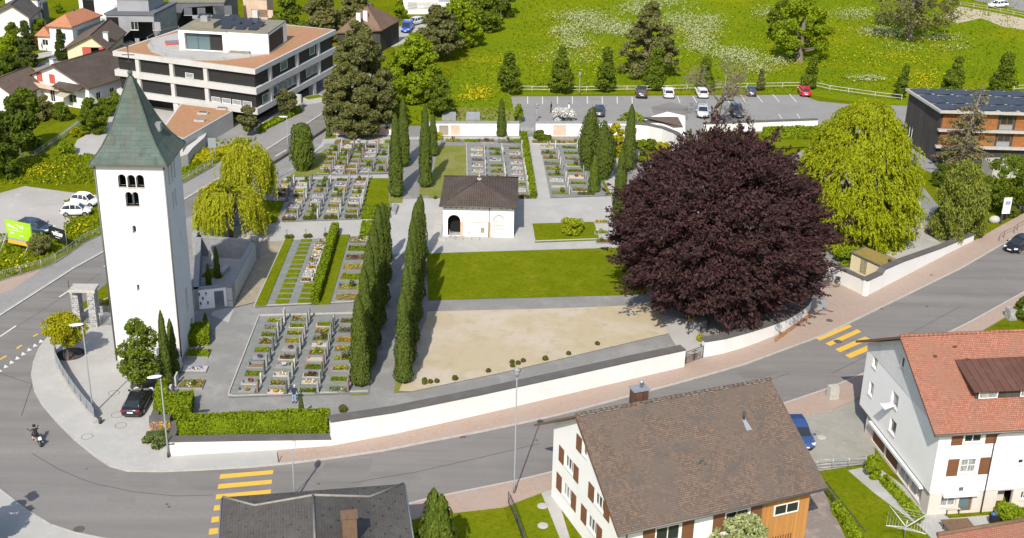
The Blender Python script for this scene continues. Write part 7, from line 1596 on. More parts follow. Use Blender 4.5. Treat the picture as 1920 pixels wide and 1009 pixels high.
field('field by dark yew', [
    (f6(570, 385), f6(652, 190), ['u', 'w', 'f:yellow', 'f:yellow', 'f:orange', 'u', 'g']),
    (f6(672, 385), f6(743, 190), ['w', 'w', 'f:yellow', 'g', 'u', 'f:yellow', 'w']),
    (f6(768, 385), f6(832, 195), ['f:orange', 'f:orange', 'f:violet', 'g', 'u', 'u']),
    (f6(880, 375), f6(930, 195), ['w', 'u', 'g', 'w', 'w', 'r']),
    (f6(985, 375), f6(1020, 195), ['u', 'f:yellow', 'u', 'g'])], bw=.95, sh=(1.1, 1.6))
f7 = lambda x, y: (800+x*.24783, 230+y*.24783)
field('field behind the chapel', [
    (f7(447, 470), f7(437, 210), ['f:orange', 'f:red+white', 'w', 'w', 'f:violet', 'w', 'w']),
    (f7(600, 470), f7(568, 210), ['w', 'f:yellow', 'f:orange+yellow', 'g', 'w', 'u', 'g']),
    (f7(772, 565), f7(718, 205), ['f:orange+red', 'w', 'f:yellow', 'w', 'w', 'w', 'w', 'f:pink', 'w', 'g'])], stones=('limestone', 'marble', 'granite', 'marble'), bw=.95, bl=1.7, sh=(.9, 1.3))
fk = lambda x, y: (1000+x*.19826, 180+y*.19826)
field('field right of white path', [
    (fk(340, 925), fk(208, 500), ['u', 't', 'w', 'u', 'f:yellow', 'f:blue', 'f:orange', 'f:yellow+yellow', 'w']),
    (fk(525, 900), fk(415, 500), ['f:red', 'g', 's:red', 'g', 'u', 'f:purple', 'g', 'g'])], stones=('marble', 'limestone', 'granite'), bw=1.1, bl=2.0, sh=(.9, 1.4))
# beds beside the avenue in the striped field
A, B = G(*f4(1470, 610), CZ), G(*f4(1570, 140), CZ)
for k, t in enumerate(['f:yellow+orange', 'u', 'g', 'f:yellow+yellow', 'r', 'g', 'f:white']):
    grave('wide bed grave with %s, %s from front beside the avenue cypresses' % (describe(t), 'first' if k == 0 else ORD[k]), A.lerp(B, k/6), t, 'granite_dark', bw=1.75, bl=2.5, group='bed graves beside the left avenue cypresses')
# row of urn graves along the trimmed hedge
A, B = G(*f4(1072, 470), CZ), G(*f4(1198, 140), CZ)
for k in range(12):
    t = ['f:orange', 'w', 'w', 's:orange', 'w', 'f:violet', 's:white', 'w', 's:yellow', 'w', 'f:pink', 'w'][k]
    grave('urn grave with %s, %s from front along the trimmed hedge' % (describe(t).replace('a flat slab with a bowl of ', ''), 'first' if k == 0 else ORD[k]), A.lerp(B, k/11), t, random.choice(['marble', 'limestone', 'granite']), sw=.45, sh=.6, bw=.62, bl=1.0, group='urn graves along the hedge', urn=True)
# three plots by the tower
for k, (px, py, t, lab) in enumerate(((332, 722, 'f:white+yellow', 'plot with dark low planting and pale flowers nearest the clipped hedge'), (339, 694, 'w', 'plain grey plot in the middle of the three plots by the tower'), (345, 664, 'g', 'grassy plot with a pale stone nearest the tower'))):
    grave(lab, G(px, py, CZ), t, 'marble', sw=1.0, sh=1.25, bw=1.7 if k != 1 else 1.2, bl=2.3, group='large plots by the tower', side=1)
g0 = G(322, 745, CZ); mb = MB(); mb.box((g0.x, g0.y, CZ), (.3, .7, 1.2), 0, top=(.6, .7)); tag(mb.build('standing_stone', M['marble']), 'pale standing stone behind the clipped hedge near the grey car', 'stone')
# family graves along the back wall
def fam(lab, px, t, w=1.6, y=262):
    P = G(px, y, CZ); T = grave(lab, P+Vector((0, 0, 0)), t, None, bw=w*1.6, bl=1.5, ang=R(90), group='family graves along the back wall')
for k, (px, t) in enumerate(((812, 's:pink'), (829, 'f:yellow+yellow'), (852, 'f:yellow+yellow'), (886, 'g'), (912, 'r'), (950, 'f:white'), (966, 'g'))):
    if k == 1: continue
    fam('family grave with %s at the white back wall, %s from the left' % (describe(t).replace('a flat slab with a bowl of ', ''), 'first' if k == 0 else ORD[k-(k > 1)]), px, t)
for k, (px, t) in enumerate(((645, 'f:orange'), (674, 's:white'), (708, 'w'), (734, 'g'))): fam('family grave with %s under the ivy wall, %s from the left' % (describe(t).replace('a flat slab with a bowl of ', ''), 'first' if k == 0 else ORD[k]), px, t, 1.5, 264)
for k, (px, t) in enumerate(((1012, 'u'), (1046, 'f:yellow+orange'), (1076, 'f:yellow+yellow'))): fam('family grave with %s, %s from the left right of the parking gate' % (describe(t), 'first' if k == 0 else ORD[k]), px, t, 1.5, 264)
# graves round the big yellow green tree and right of the chapel
for k, (px, py, t) in enumerate(((1142, 438, 'f:white+yellow'), (1143, 418, 'f:yellow'), (1146, 455, 'f:orange'), (1640, 470, 'f:pink'), (1668, 462, 'w'), (1690, 456, 'f:white'), (1708, 448, 'f:orange'), (1620, 476, 'w'), (1712, 405, 'f:yellow'), (1722, 390, 'f:white'), (1745, 432, 'w'))):
    grave('grave with %s, %s' % (describe(t), ['first beside the left edge of the beech', 'second, near the lawn with the round shrub', 'third, nearest the big lawn by the beech', 'below the large yellow green tree, left', 'below the large yellow green tree, middle', 'below the large yellow green tree, right', 'below the large yellow green tree, far right', 'nearest the flat roofed shed', 'in front of the low wall, nearer', 'in front of the low wall, farther', 'with stone under the weeping birch'][k]), G(px, py, CZ), t, 'limestone', group='scattered graves at the right', sh=.9)
# ================================================================ vehicles
def paint(name, c, rough=.3):
    m, nt, b = newmat(name); b.inputs['Base Color'].default_value = c4(c); b.inputs['Roughness'].default_value = rough; b.inputs['Specular IOR Level'].default_value = .5
    b.inputs['Coat Weight'].default_value = .6; b.inputs['Coat Roughness'].default_value = .08; return m
CP = {'white': paint('white_car_paint', (.78, .78, .77)), 'black': paint('black_car_paint', (.012, .012, .014)), 'grey': paint('dark_grey_car_paint', (.045, .046, .05)), 'red': paint('red_car_paint', (.55, .015, .04)), 'blue': paint('blue_car_paint', (.035, .07, .20)), 'dblue': paint('dark_blue_car_paint', (.02, .045, .085)), 'vblue': paint('bright_blue_van_paint', (.015, .09, .42)), 'silver': paint('silver_car_paint', (.5, .52, .54)), 'petrol': paint('petrol_car_paint', (.03, .05, .075))}
M['tyre'] = mat('tyre_rubber', (.02, .02, .02), .9); M['rim'] = mat('alloy_rim', (.35, .35, .36), .35, metal=.7); M['tail'] = mat('tail_lamp', (.35, .01, .015), .3); M['headlamp'] = mat('head_lamp', (.7, .72, .74), .15); M['plate'] = mat('number_plate', (.75, .75, .72), .5); M['trim'] = mat('black_trim', (.018, .018, .018), .6)
# station: x, half width, z sill, z belt ; cabin: x, half width base, half width roof, z roof
STY = {
 'hatch': dict(L=4.2, W=1.78, st=[(-2.1, .62, .42, .72), (-2.0, .78, .28, .92), (-1.6, .87, .22, .98), (-.6, .89, .2, .97), (.6, .89, .2, .95), (1.2, .87, .22, .90), (1.75, .80, .26, .78), (2.02, .66, .34, .66), (2.1, .5, .4, .58)], cab=[(-1.95, .70, .60, .98), (-1.55, .74, .60, 1.38), (-.7, .77, .61, 1.47), (.1, .77, .61, 1.45), (.55, .77, .6, 1.36), (1.25, .74, .66, .93)]),
 'suv': dict(L=4.55, W=1.88, st=[(-2.25, .68, .48, .85), (-2.15, .84, .34, 1.06), (-1.7, .92, .28, 1.12), (-.6, .94, .26, 1.11), (.7, .94, .26, 1.08), (1.35, .92, .28, 1.04), (1.95, .86, .32, .92), (2.2, .72, .4, .78), (2.28, .56, .46, .68)], cab=[(-2.12, .76, .66, 1.12), (-1.8, .80, .64, 1.56), (-.8, .82, .66, 1.67), (.15, .82, .66, 1.64), (.6, .82, .65, 1.55), (1.35, .78, .70, 1.08)]),
 'wagon': dict(L=4.75, W=1.84, st=[(-2.36, .66, .42, .76), (-2.26, .8, .28, .93), (-1.8, .9, .22, .98), (-.6, .92, .2, .97), (.6, .92, .2, .94), (1.3, .9, .22, .9), (1.95, .83, .26, .80), (2.28, .7, .34, .68), (2.38, .52, .4, .58)], cab=[(-2.2, .72, .62, .97), (-1.75, .77, .6, 1.36), (-.8, .79, .61, 1.47), (.05, .79, .61, 1.45), (.5, .79, .6, 1.36), (1.3, .75, .66, .94)]),
 'coupe': dict(L=4.6, W=1.84, st=[(-2.3, .66, .44, .84), (-2.2, .8, .3, .96), (-1.7, .9, .22, .97), (-.6, .92, .2, .94), (.6, .92, .2, .92), (1.3, .9, .22, .88), (1.9, .83, .26, .78), (2.22, .68, .34, .66), (2.3, .5, .4, .58)], cab=[(-1.85, .66, .56, .97), (-1.15, .74, .56, 1.22), (-.4, .77, .57, 1.38), (.1, .77, .58, 1.38), (.55, .77, .57, 1.28), (1.3, .74, .64, .92)]),
 'mini': dict(L=3.57, W=1.63, st=[(-1.78, .6, .42, .74), (-1.68, .72, .28, .92), (-1.3, .80, .22, .98), (-.5, .81, .2, .97), (.5, .81, .2, .94), (1.0, .79, .22, .9), (1.5, .72, .28, .78), (1.72, .6, .36, .64), (1.78, .45, .42, .56)], cab=[(-1.62, .62, .54, .97), (-1.3, .68, .54, 1.36), (-.55, .70, .56, 1.49), (.1, .70, .56, 1.47), (.45, .7, .55, 1.38), (1.05, .68, .6, .93)]),
 'van': dict(L=4.7, W=1.85, st=[(-2.3, .78, .4, 1.0), (-2.25, .88, .3, 1.15), (-1.7, .92, .26, 1.18), (-.6, .93, .25, 1.16), (.7, .93, .25, 1.12), (1.4, .91, .28, 1.05), (2.0, .85, .32, .92), (2.25, .7, .4, .78), (2.32, .55, .46, .68)], cab=[(-2.24, .84, .76, 1.15), (-2.1, .86, .76, 1.84), (-.8, .87, .77, 1.9), (.3, .87, .76, 1.86), (.75, .86, .74, 1.76), (1.6, .82, .74, 1.05)])}
def car(label, style, col, front, rear, group=None, name='parked_car', z=0.03, cat='car', heading=None):
    """front, rear: pixels of the middle of each bumper on the ground (gives place and heading)"""
    s = STY[style]; F, Bk = G(*front, z), G(*rear, z); c = (F+Bk)/2; d = F-Bk; rz = math.atan2(d.y, d.x) if heading is None else heading
    T = thing(name, label, cat, (c.x, c.y, z), rz, group); pm = CP[col]; b = lambda mb, n, m, p=T: mb.build(n, m, p, world=False)
    st, cab = s['st'], s['cab']; mb = MB(); rings = []
    for x, hw, z0, z1 in st:
        rings.append([(x, -hw*.8, z0), (x, -hw*.97, z0+.12), (x, -hw, (z0+z1)*.52), (x, -hw*.95, z1-.06), (x, -hw*.82, z1), (x, hw*.82, z1), (x, hw*.95, z1-.06), (x, hw, (z0+z1)*.52), (x, hw*.97, z0+.12), (x, hw*.8, z0)])
    for A, B in zip(rings, rings[1:]):
        for k in range(10): mb.face([A[k], A[(k+1) % 10], B[(k+1) % 10], B[k]][::1], smooth=True)
    mb.face(rings[0][::-1]); mb.face(rings[-1])
    body = b(mb, 'body', pm)
    me = body.data; import bmesh as _b; bm = _b.new(); bm.from_mesh(me); _b.ops.remove_doubles(bm, verts=bm.verts, dist=1e-4); _b.ops.recalc_face_normals(bm, faces=bm.faces); bm.to_mesh(me); bm.free()
    # greenhouse
    def cr(q): x, hb, ht, zt = q; zb = np.interp(x, [p[0] for p in st], [p[3] for p in st])-.03; return [(x, -hb, zb), (x, -ht, zt), (x, ht, zt), (x, hb, zb)]
    C_ = [cr(q) for q in cab]; gl = MB(); rf = MB()
    for i in range(1, len(C_)-2):
        A, B = C_[i], C_[i+1]; rf.face([A[1], B[1], B[2], A[2]][::1]); rf.face([(p[0], p[1], p[2]-.04) for p in (A[2], B[2], B[1], A[1])])
        for q, w in ((0, 1), (3, 2)):
            f = [A[q], B[q], B[w], A[w]]; gl.face(f if q == 0 else f[::-1])
    side = b(gl, 'side_windows', M['glass']); b(rf, 'roof', pm)
    m1 = MB(); A, B = C_[-2], C_[-1]; m1.face([A[1], B[0], B[3], A[2]]); m1.face([A[0], B[0], A[1]]); m1.face([A[3], A[2], B[3]]); b(m1, 'windscreen', M['glass'])
    m2 = MB(); A, B = C_[0], C_[1]; m2.face([A[0], B[1], B[2], A[3]]); m2.face([A[0], B[0], B[1]]); m2.face([A[3], B[2], B[3]]); b(m2, 'rear_window', M['glass'])
    pl = MB()
    for sgn in (0, 3):
        w = 1 if sgn == 0 else 2
        pl.tube([C_[-1][sgn], C_[-2][w], C_[-3][w], C_[2][w], C_[1][w], C_[0][sgn]], .045, 5)
        for i in (2, 3): 
            p = Vector(C_[i][sgn]); q = Vector(C_[i][w]); pl.tube([p, q], .05, 5)
    b(pl, 'pillars', pm)
    r = .33 if style not in ('suv', 'van') else .37; wb = s['L']*.295
    for x in (-wb*1.0, wb*1.08):
        for sy in (-1, 1):
            y = sy*(s['W']/2-.11); m3 = MB(); ring = 14
            a0 = [(x+r*math.cos(2*math.pi*k/ring), y-.11, r+r*math.sin(2*math.pi*k/ring)) for k in range(ring)]; a1 = [(p[0], y+.115, p[2]) for p in a0]; m3.hexa(a0, a1); t = b(m3, 'wheel', M['tyre'])
            m4 = MB(); yo = y+sy*.12; a0 = [(x+r*.64*math.cos(2*math.pi*k/10), yo-.01, r+r*.64*math.sin(2*math.pi*k/10)) for k in range(10)]; a1 = [(p[0], yo+.012, p[2]) for p in a0]; m4.hexa(a0, a1); b(m4, 'rim', M['rim'], t)
    fx, rx = st[-2][0], st[0][0]
    for sy in (-1, 1):
        m5 = MB(); m5.box((st[-3][0]+.16, sy*st[-3][1]*.80, st[-3][3]-.17), (.34, .30, .12), sy*-.5); b(m5, 'headlight', M['headlamp'])
        m6 = MB(); m6.box((rx+.07, sy*st[1][1]*.80, st[1][3]-.2), (.16, .36, .14)); b(m6, 'taillight', M['tail'])
        m7 = MB(); m7.box((cab[-1][0]-.18, sy*(s['W']/2+.06), st[4][3]), (.14, .2, .13)); b(m7, 'wing_mirror', pm)
    m8 = MB(); m8.box((rx-.02, 0, st[0][3]-.2), (.04, .5, .12)); b(m8, 'number_plate', M['plate']); m8 = MB(); m8.box((st[-1][0]+.0, 0, .42), (.04, .5, .12)); b(m8, 'number_plate', M['plate'])
    m9 = MB(); m9.box((st[-1][0]-.06, 0, .28), (.12, 1.0, .12)); m9.box((st[-2][0]-.0, 0, st[-2][3]-.16), (.13, .85, .1)); b(m9, 'grille', M['trim'])
    return T
pg = 'cars in the parking lot'
car('black coupe seen from behind, parked on the plaza beside the clipped hedge', 'coupe', 'black', (273, 737), (244, 789), z=CZ)
car('nearer of two small white hatchbacks on the pale gravel lot', 'mini', 'white', (170, 402), (117, 403), 'white cars on the gravel lot', z=.02)
car('farther of two small white hatchbacks on the pale gravel lot', 'mini', 'white', (184, 387), (138, 381), 'white cars on the gravel lot', z=.02)
car('dark blue car half hidden behind the green billboard', 'wagon', 'petrol', (94, 438), (40, 430), z=.02)
car('dark grey car, first from the left in the back row of the parking lot', 'suv', 'grey', (1200, 170), (1204, 190), pg)
car('white car alone in the back row beside the dark grey car', 'wagon', 'white', (1251, 170), (1255, 189), pg)
car('white car in the back row behind the leafless tree', 'wagon', 'white', (1310, 169), (1321, 190), pg)
car('dark car in the back row between the leafless tree and the red car', 'mini', 'dblue', (1405, 168), (1411, 187), pg)
car('red car at the right end of the back row of the parking lot', 'hatch', 'red', (1501, 166), (1514, 188), pg)
car('silver car in the front row beside the leafless tree trunk', 'suv', 'silver', (1318, 230), (1316, 203), pg)
car('dark blue grey suv in the front row right of the leafless tree', 'suv', 'dblue', (1388, 229), (1374, 203), pg)
car('dark car mostly hidden by the broad cypress in the parking lot', 'wagon', 'petrol', (1124, 198), (1122, 230), pg)
car('black car driving downhill on the road at the right edge', 'wagon', 'black', (1881, 480), (1937, 452), name='driving_car', z=.022)
car('blue car parked between the brown roofed house and the red roofed house', 'wagon', 'blue', (1519, 863), (1476, 782), z=.034)
car('bright blue van parked behind the pines at the top', 'van', 'vblue', (757, 66), (770, 50), cat='van', name='parked_van', z=.02)
car('grey car beside the bright blue van at the top', 'wagon', 'silver', (762, 50), (795, 42), z=.02)
car('white car standing on the road at the upper right corner', 'wagon', 'white', (1847, 15), (1895, 12), z=.03)
def bicycle():
    A, B = G(1550, 526, CZ), G(1576, 537, CZ); T = thing('bicycle', 'black bicycle with a rear basket leaning on the white wall', 'bicycle', A.lerp(B, .5)); d = (B-A).normalized(); s = .5
    def wheel(c, n):
        mb = MB(); mb.tube([c+d*.33*math.cos(t)+Z3*(.34+.33*math.sin(t)) for t in [2*math.pi*k/18 for k in range(19)]], .03, 5); w = mb.build('wheel', M['tyre'], T)
        m2 = MB(); 
        for k in range(6): t = math.pi*k/6; m2.tube([c+d*.31*math.cos(t)+Z3*(.34+.31*math.sin(t)), c-d*.31*math.cos(t)+Z3*(.34-.31*math.sin(t))], .006, 3)
        m2.build('spokes', M['metal'], w)
    m = A.lerp(B, .5); a, b = m-d*.54, m+d*.54; wheel(a, 0); wheel(b, 1)
    P = lambda x, z: m+d*x+Z3*z
    mb = MB()
    for p, q in ((P(-.54, .34), P(-.38, .85)), (P(-.4, .8), P(.1, .3)), (P(.1, .3), P(.22, .85)), (P(.1, .3), P(.54, .34)), (P(.54, .34), P(.2, .72)), (P(-.39, .75), P(.18, .6)), (P(-.38, .85), P(-.36, 1.05))): mb.tube([p, q], .022, 5)
    mb.build('frame', M['metaldark'], T)
    nn = Vector((-d.y, d.x, 0)); mb = MB(); mb.tube([P(-.3, 1.08)+nn*.3, P(-.36, 1.05), P(-.3, 1.08)-nn*.3], .018, 5); mb.build('handlebar', M['metaldark'], T)
    mb = MB(); mb.ell(P(.24, .9), (.14, .1, .05), 8); mb.build('saddle', M['tyre'], T); mb = MB(); mb.box(P(.55, .72), (.36, .3, .24), math.atan2(d.y, d.x)); mb.build('basket', M['metaldark'], T)
bicycle()
# ================================================================ people
M['skin'] = mat('skin', (.50, .31, .23), .6); M['navy'] = mat('navy_jacket', (.02, .03, .06), .9); M['jeans'] = mat('light_blue_jeans', (.25, .36, .50), .9); M['blackc'] = mat('black_clothes', (.02, .02, .022), .85); M['whitec'] = mat('white_shirt', (.78, .77, .75), .9); M['greyhair'] = mat('grey_hair', (.55, .54, .52), .9); M['darkhair'] = mat('dark_hair', (.03, .025, .02), .9); M['shoe'] = mat('dark_shoes', (.04, .035, .03), .8); M['beige'] = mat('beige_trousers', (.35, .3, .22), .9); M['redc'] = mat('red_top', (.5, .08, .09), .9)
def skin_mesh(name, joints, edges, radii, mats_of=None, m=None, parent=None):
    me = bpy.data.meshes.new(name); me.from_pydata([tuple(j) for j in joints], edges, []); o = bpy.data.objects.new(name, me); COL.objects.link(o)
    md = o.modifiers.new('s', 'SKIN'); sv = me.skin_vertices[0].data
    for k, r in enumerate(radii): sv[k].radius = (r[0], r[1]) if isinstance(r, tuple) else (r, r)
    sv[0].use_root = True
    md2 = o.modifiers.new('d', 'SUBSURF'); md2.levels = 2; md2.render_levels = 2
    dg = bpy.context.evaluated_depsgraph_get(); nm = bpy.data.meshes.new_from_object(o.evaluated_get(dg)); bpy.data.objects.remove(o)
    nm.name = name; nm.materials.clear()
    for q in (m if isinstance(m, list) else [m]): nm.materials.append(q)
    for p in nm.polygons: p.use_smooth = True
    return nm
def person(label, pos, rz, top, legs, hair, pose='stand', z=0, name='person', group=None, shorts=False):
    T = thing(name, label, 'person', (pos.x, pos.y, z), rz, group); ps = pose
    # faces +y locally
    lean = .12 if ps == 'bend' else .0
    J = {'pel': (0, 0, .95), 'wst': (0, lean*.5, 1.12), 'chs': (0, lean*1.4, 1.36), 'nek': (0, lean*2, 1.50), 'hd': (0, lean*2.4+.02, 1.64), 'top': (0, lean*2.4+.01, 1.73),
         'sl': (-.19, lean*1.7, 1.42), 'sr': (.19, lean*1.7, 1.42), 'el': (-.27, lean*1.8-.02, 1.14), 'er': (.27, lean*1.8-.02, 1.14), 'wl': (-.26, lean*2+.12, .93), 'wr': (.26, lean*2+.12, .93),
         'hl': (-.10, 0, .88), 'hr': (.10, 0, .88), 'kl': (-.12, .03, .50), 'kr': (.12, .05, .50), 'al': (-.13, -.02, .10), 'ar': (.13, .0, .10), 'tl': (-.14, .14, .05), 'tr': (.14, .16, .05)}
    if ps == 'walk': J.update(kl=(-.1, .16, .52), al=(-.1, .22, .12), tl=(-.1, .38, .08), kr=(.1, -.02, .5), ar=(.1, -.24, .14), tr=(.1, -.10, .06), wl=(-.25, -.18, .95), wr=(.25, .25, .98))
    if ps == 'ride':
        J = {'pel': (0, -.22, .88), 'wst': (0, -.14, 1.05), 'chs': (0, .02, 1.28), 'nek': (0, .1, 1.42), 'hd': (0, .15, 1.55), 'top': (0, .16, 1.65), 'sl': (-.2, .06, 1.36), 'sr': (.2, .06, 1.36), 'el': (-.33, .25, 1.17), 'er': (.33, .25, 1.17), 'wl': (-.34, .50, 1.07), 'wr': (.34, .50, 1.07),
             'hl': (-.12, -.18, .84), 'hr': (.12, -.18, .84), 'kl': (-.24, .22, .72), 'kr': (.24, .22, .72), 'al': (-.22, .02, .36), 'ar': (.22, .02, .36), 'tl': (-.23, .17, .30), 'tr': (.23, .17, .30)}
    K = list(J); ix = {k: i for i, k in enumerate(K)}
    E = [('pel', 'wst'), ('wst', 'chs'), ('chs', 'nek'), ('nek', 'hd'), ('hd', 'top'), ('chs', 'sl'), ('chs', 'sr'), ('sl', 'el'), ('sr', 'er'), ('el', 'wl'), ('er', 'wr'), ('pel', 'hl'), ('pel', 'hr'), ('hl', 'kl'), ('hr', 'kr'), ('kl', 'al'), ('kr', 'ar'), ('al', 'tl'), ('ar', 'tr')]
    Rr = {'pel': (.155, .11), 'wst': (.15, .105), 'chs': (.17, .115), 'nek': .06, 'hd': (.082, .098), 'top': (.06, .075), 'sl': .07, 'sr': .07, 'el': .048, 'er': .048, 'wl': .034, 'wr': .034, 'hl': .095, 'hr': .095, 'kl': .065, 'kr': .065, 'al': .045, 'ar': .045, 'tl': .035, 'tr': .035}
    nm = skin_mesh('body', [J[k] for k in K], [(ix[a], ix[b]) for a, b in E], [Rr[k] for k in K], m=[M['skin'], M[top], M[legs], M['shoe']])
    hz = J['nek'][2]
    for p in nm.polygons:
        c = p.center; w = (c.z > hz+.02) and abs(c.x) < .13
        nearw = min((c-Vector(J[q])).length for q in ('wl', 'wr')) < .06
        ft = min((c-Vector(J[q])).length for q in ('tl', 'tr', 'al', 'ar')) < .13
        leg = c.z < J['pel'][2]-.0 and min((c-Vector(J[q])).length for q in ('wl', 'wr', 'el', 'er')) > .14 if ps != 'ride' else (c.z < J['pel'][2]-.02 and abs(c.x) < .32)
        p.material_index = 0 if (w or nearw) else 3 if ft else (0 if (shorts and c.z < J['kl'][2]-.04) else 2) if leg else 1
    link('body', nm, T, world=False)
    h = Vector(J['hd'])
    if hair == 'helmet':
        mb = MB(); mb.ell(h+Vector((0, 0, .05)), (.14, .165, .15), 12); hl = mb.build('helmet', M['blackc'], T, world=False); mb = MB(); mb.box(h+Vector((0, .13, .0)), (.2, .06, .1)); mb.build('visor', M['glass'], hl, world=False)
    else:
        mb = MB(); mb.ell(h+Vector((0, -.025, .045)), (.088, .105, .085), 12); mb.build('hair', M[hair], T, world=False)
        mb = MB(); mb.ell(h+Vector((0, .10, -.01)), (.014, .022, .02), 6); mb.build('nose', M['skin'], T, world=False)
        for sx in (-1, 1):
            mb = MB(); mb.ell(h+Vector((sx*.035, .088, .02)), (.012, .01, .008), 6); mb.build('eye', M['darkhair'], T, world=False)
            mb = MB(); mb.ell(h+Vector((sx*.086, 0, 0)), (.014, .03, .035), 6); mb.build('ear', M['skin'], T, world=False)
        mb = MB(); mb.box(h+Vector((0, .086, -.055)), (.04, .015, .008)); mb.build('mouth', M['redc'], T, world=False)
    # hands: palm, four fingers, thumb
    for sgn, wk, ek in ((-1, 'wl', 'el'), (1, 'wr', 'er')):
        w = Vector(J[wk]); d = (w-Vector(J[ek])).normalized(); sd = Vector((0, 1, 0)) if abs(d.y) < .8 else Vector((0, 0, 1)); sd = (sd-d*sd.dot(d)).normalized(); nn = d.cross(sd); mb = MB()
        mb.tube([w-d*.02, w+d*.04, w+d*.085], [.03, .038, .034], 7)
        for k in range(4):
            o = w+d*.08+sd*(k-1.5)*.018; l = (.065, .075, .07, .055)[k]; mb.tube([o, o+d*l*.5+nn*.006, o+d*l*.85+nn*.022*sgn], [.009, .0085, .007], 5)
        mb.tube([w+d*.03+sd*.03, w+d*.06+sd*.055, w+d*.09+sd*.06], [.011, .01, .008], 5); mb.build('hand', M['skin'], T, world=False)
    return T
p = G(552, 757, CZ); person('grey haired person in a dark jacket and light jeans standing at the nearest grave field', p, R(-8), 'navy', 'jeans', 'greyhair', 'bend', CZ)
person('person in dark clothes standing in the parking lot left of the white shrub', G(1033, 212), R(70), 'blackc', 'blackc', 'darkhair', 'stand', .03)
person('person in a white shirt standing behind the white flowering shrub', G(1066, 214), R(-70), 'whitec', 'beige', 'darkhair', 'stand', .03)
person('small distant walker in a red top on the side street at the upper left', G(80, 98), R(-90), 'redc', 'jeans', 'darkhair', 'walk', .03)
def motorbike():
    A, B = G(61, 822, .022), G(78, 840, .022); c = A.lerp(B, .5); d = A-B; rz = math.atan2(d.y, d.x)-math.pi/2
    T = thing('motorcycle', 'black and red motorcycle with a white tail case riding round the bend', 'motorcycle', (c.x, c.y, .022), rz); b = lambda mb, n, m, p=T: mb.build(n, m, p, world=False)
    for y in (.72, -.72):
        mb = MB(); mb.tube([(0, y+.26*math.cos(t), .31+.26*math.sin(t)) for t in [2*math.pi*k/16 for k in range(17)]], .06, 6); w = b(mb, 'wheel', M['tyre']); mb = MB(); mb.tube([(-.03, y, .31), (.03, y, .31)], .2, 12); b(mb, 'rim', M['rim'], w)
    mb = MB()
    for P in ([(-.07, .72, .31), (-.08, .5, .95)], [(.07, .72, .31), (.08, .5, .95)], [(0, .48, .9), (0, .1, .45), (0, -.35, .4), (0, -.72, .31)], [(0, .45, .85), (0, -.3, .7), (0, -.8, .85)]): mb.tube(P, .035, 6)
    b(mb, 'frame', M['metaldark']); mb = MB(); mb.box((0, .05, .28), (.34, .5, .34), 0, top=(.8, .8)); b(mb, 'engine', M['metal']); mb = MB(); mb.ell((0, .2, .82), (.17, .32, .16), 12); b(mb, 'fuel_tank', CP['grey']); mb = MB(); mb.box((0, -.4, .74), (.26, .75, .09), 0, top=(.8, .95)); b(mb, 'seat', M['tyre']); mb = MB(); mb.box((0, -.86, .74), (.26, .22, .22), 0, top=(.8, .8)); b(mb, 'tail_case', M['whitec'])
    mb = MB(); mb.tube([(-.36, .46, 1.06), (-.2, .5, 1.02), (.2, .5, 1.02), (.36, .46, 1.06)], .02, 6); hb = b(mb, 'handlebar', M['metaldark'])
    for sx in (-1, 1): mb = MB(); mb.tube([(sx*.33, .48, 1.06), (sx*.42, .5, 1.24)], .012, 4); mb.ell((sx*.43, .5, 1.27), (.08, .02, .055), 8); b(mb, 'mirror', M['blackc'], hb)
    mb = MB(); mb.ell((0, .66, .92), (.1, .08, .1), 10); b(mb, 'headlight', M['headlamp']); mb = MB(); mb.tube([(.16, .1, .3), (.2, -.4, .32), (.22, -.8, .42)], [.04, .06, .06], 8); b(mb, 'exhaust', M['metal'])
    person('motorcyclist in black with helmet and bare lower legs riding the motorcycle', c, rz, 'blackc', 'blackc', 'helmet', 'ride', .022, shorts=True)
motorbike()
# ================================================================ lamps, signs, fences
def road_lamp(label, base, head, arm, n='street_lamp', zb=CZ, group='tall road lamps with oval heads'):
    B = G(*base, zb); H = ZH(B, head)-zb; T = thing(n, label, 'street lamp', B, 0, group); d = Vector((math.cos(arm), math.sin(arm), 0))
    mb = MB(); mb.tube([(0, 0, 0), (0, 0, 1.2), (0, 0, H)], [.09, .075, .045], 8); mb.build('pole', M['lampgrey'], T, world=False)
    mb = MB(); mb.tube([(0, 0, 0), (0, 0, .4)], .12, 8); mb.build('base_sleeve', M['metaldark'], T, world=False)
    mb = MB(); a = [];
    mb.ell((0, 0, 0), (.62, .26, .09), 14); o = mb.build('lamp_head', M['lampwhite'], T, world=False); o.location = Vector((0, 0, H))+d*.45; o.rotation_euler = (0, 0, arm)
road_lamp('tall road lamp with oval head at the end of the plaza railing', (175, 776), 608, R(195)); road_lamp('tall road lamp in front of the hedge wall corner', (316, 857), 705, R(200))
road_lamp('tall road lamp on the verge of the main road left of the dark yew', (541, 287), 219, R(180)); road_lamp('pale topped lamp rising in front of the brick pavement near the hipped roof', (553, 940), 840, R(90), zb=0)
def lantern(label, base, head, zb=CZ, group='lantern street lamps'):
    B = G(*base, zb); H = ZH(B, head)-zb; T = thing('street_lamp', label, 'street lamp', B, 0, group)
    mb = MB(); mb.tube([(0, 0, 0), (0, 0, 1.0), (0, 0, 1.05), (0, 0, H-.75)], [.1, .09, .055, .045], 8); mb.build('pole', M['lampgrey'], T, world=False)
    mb = MB(); mb.lathe([(.12, 0), (.24, .45), (.24, .5)], 8, (0, 0, H-.75)); mb.build('lantern_glass', M['lampglass'], T, world=False)
    mb = MB(); mb.lathe([(.32, 0), (.2, .14), (.05, .24), (.03, .3)], 8, (0, 0, H-.25)); mb.build('lantern_cap', M['lampgrey'], T, world=False)
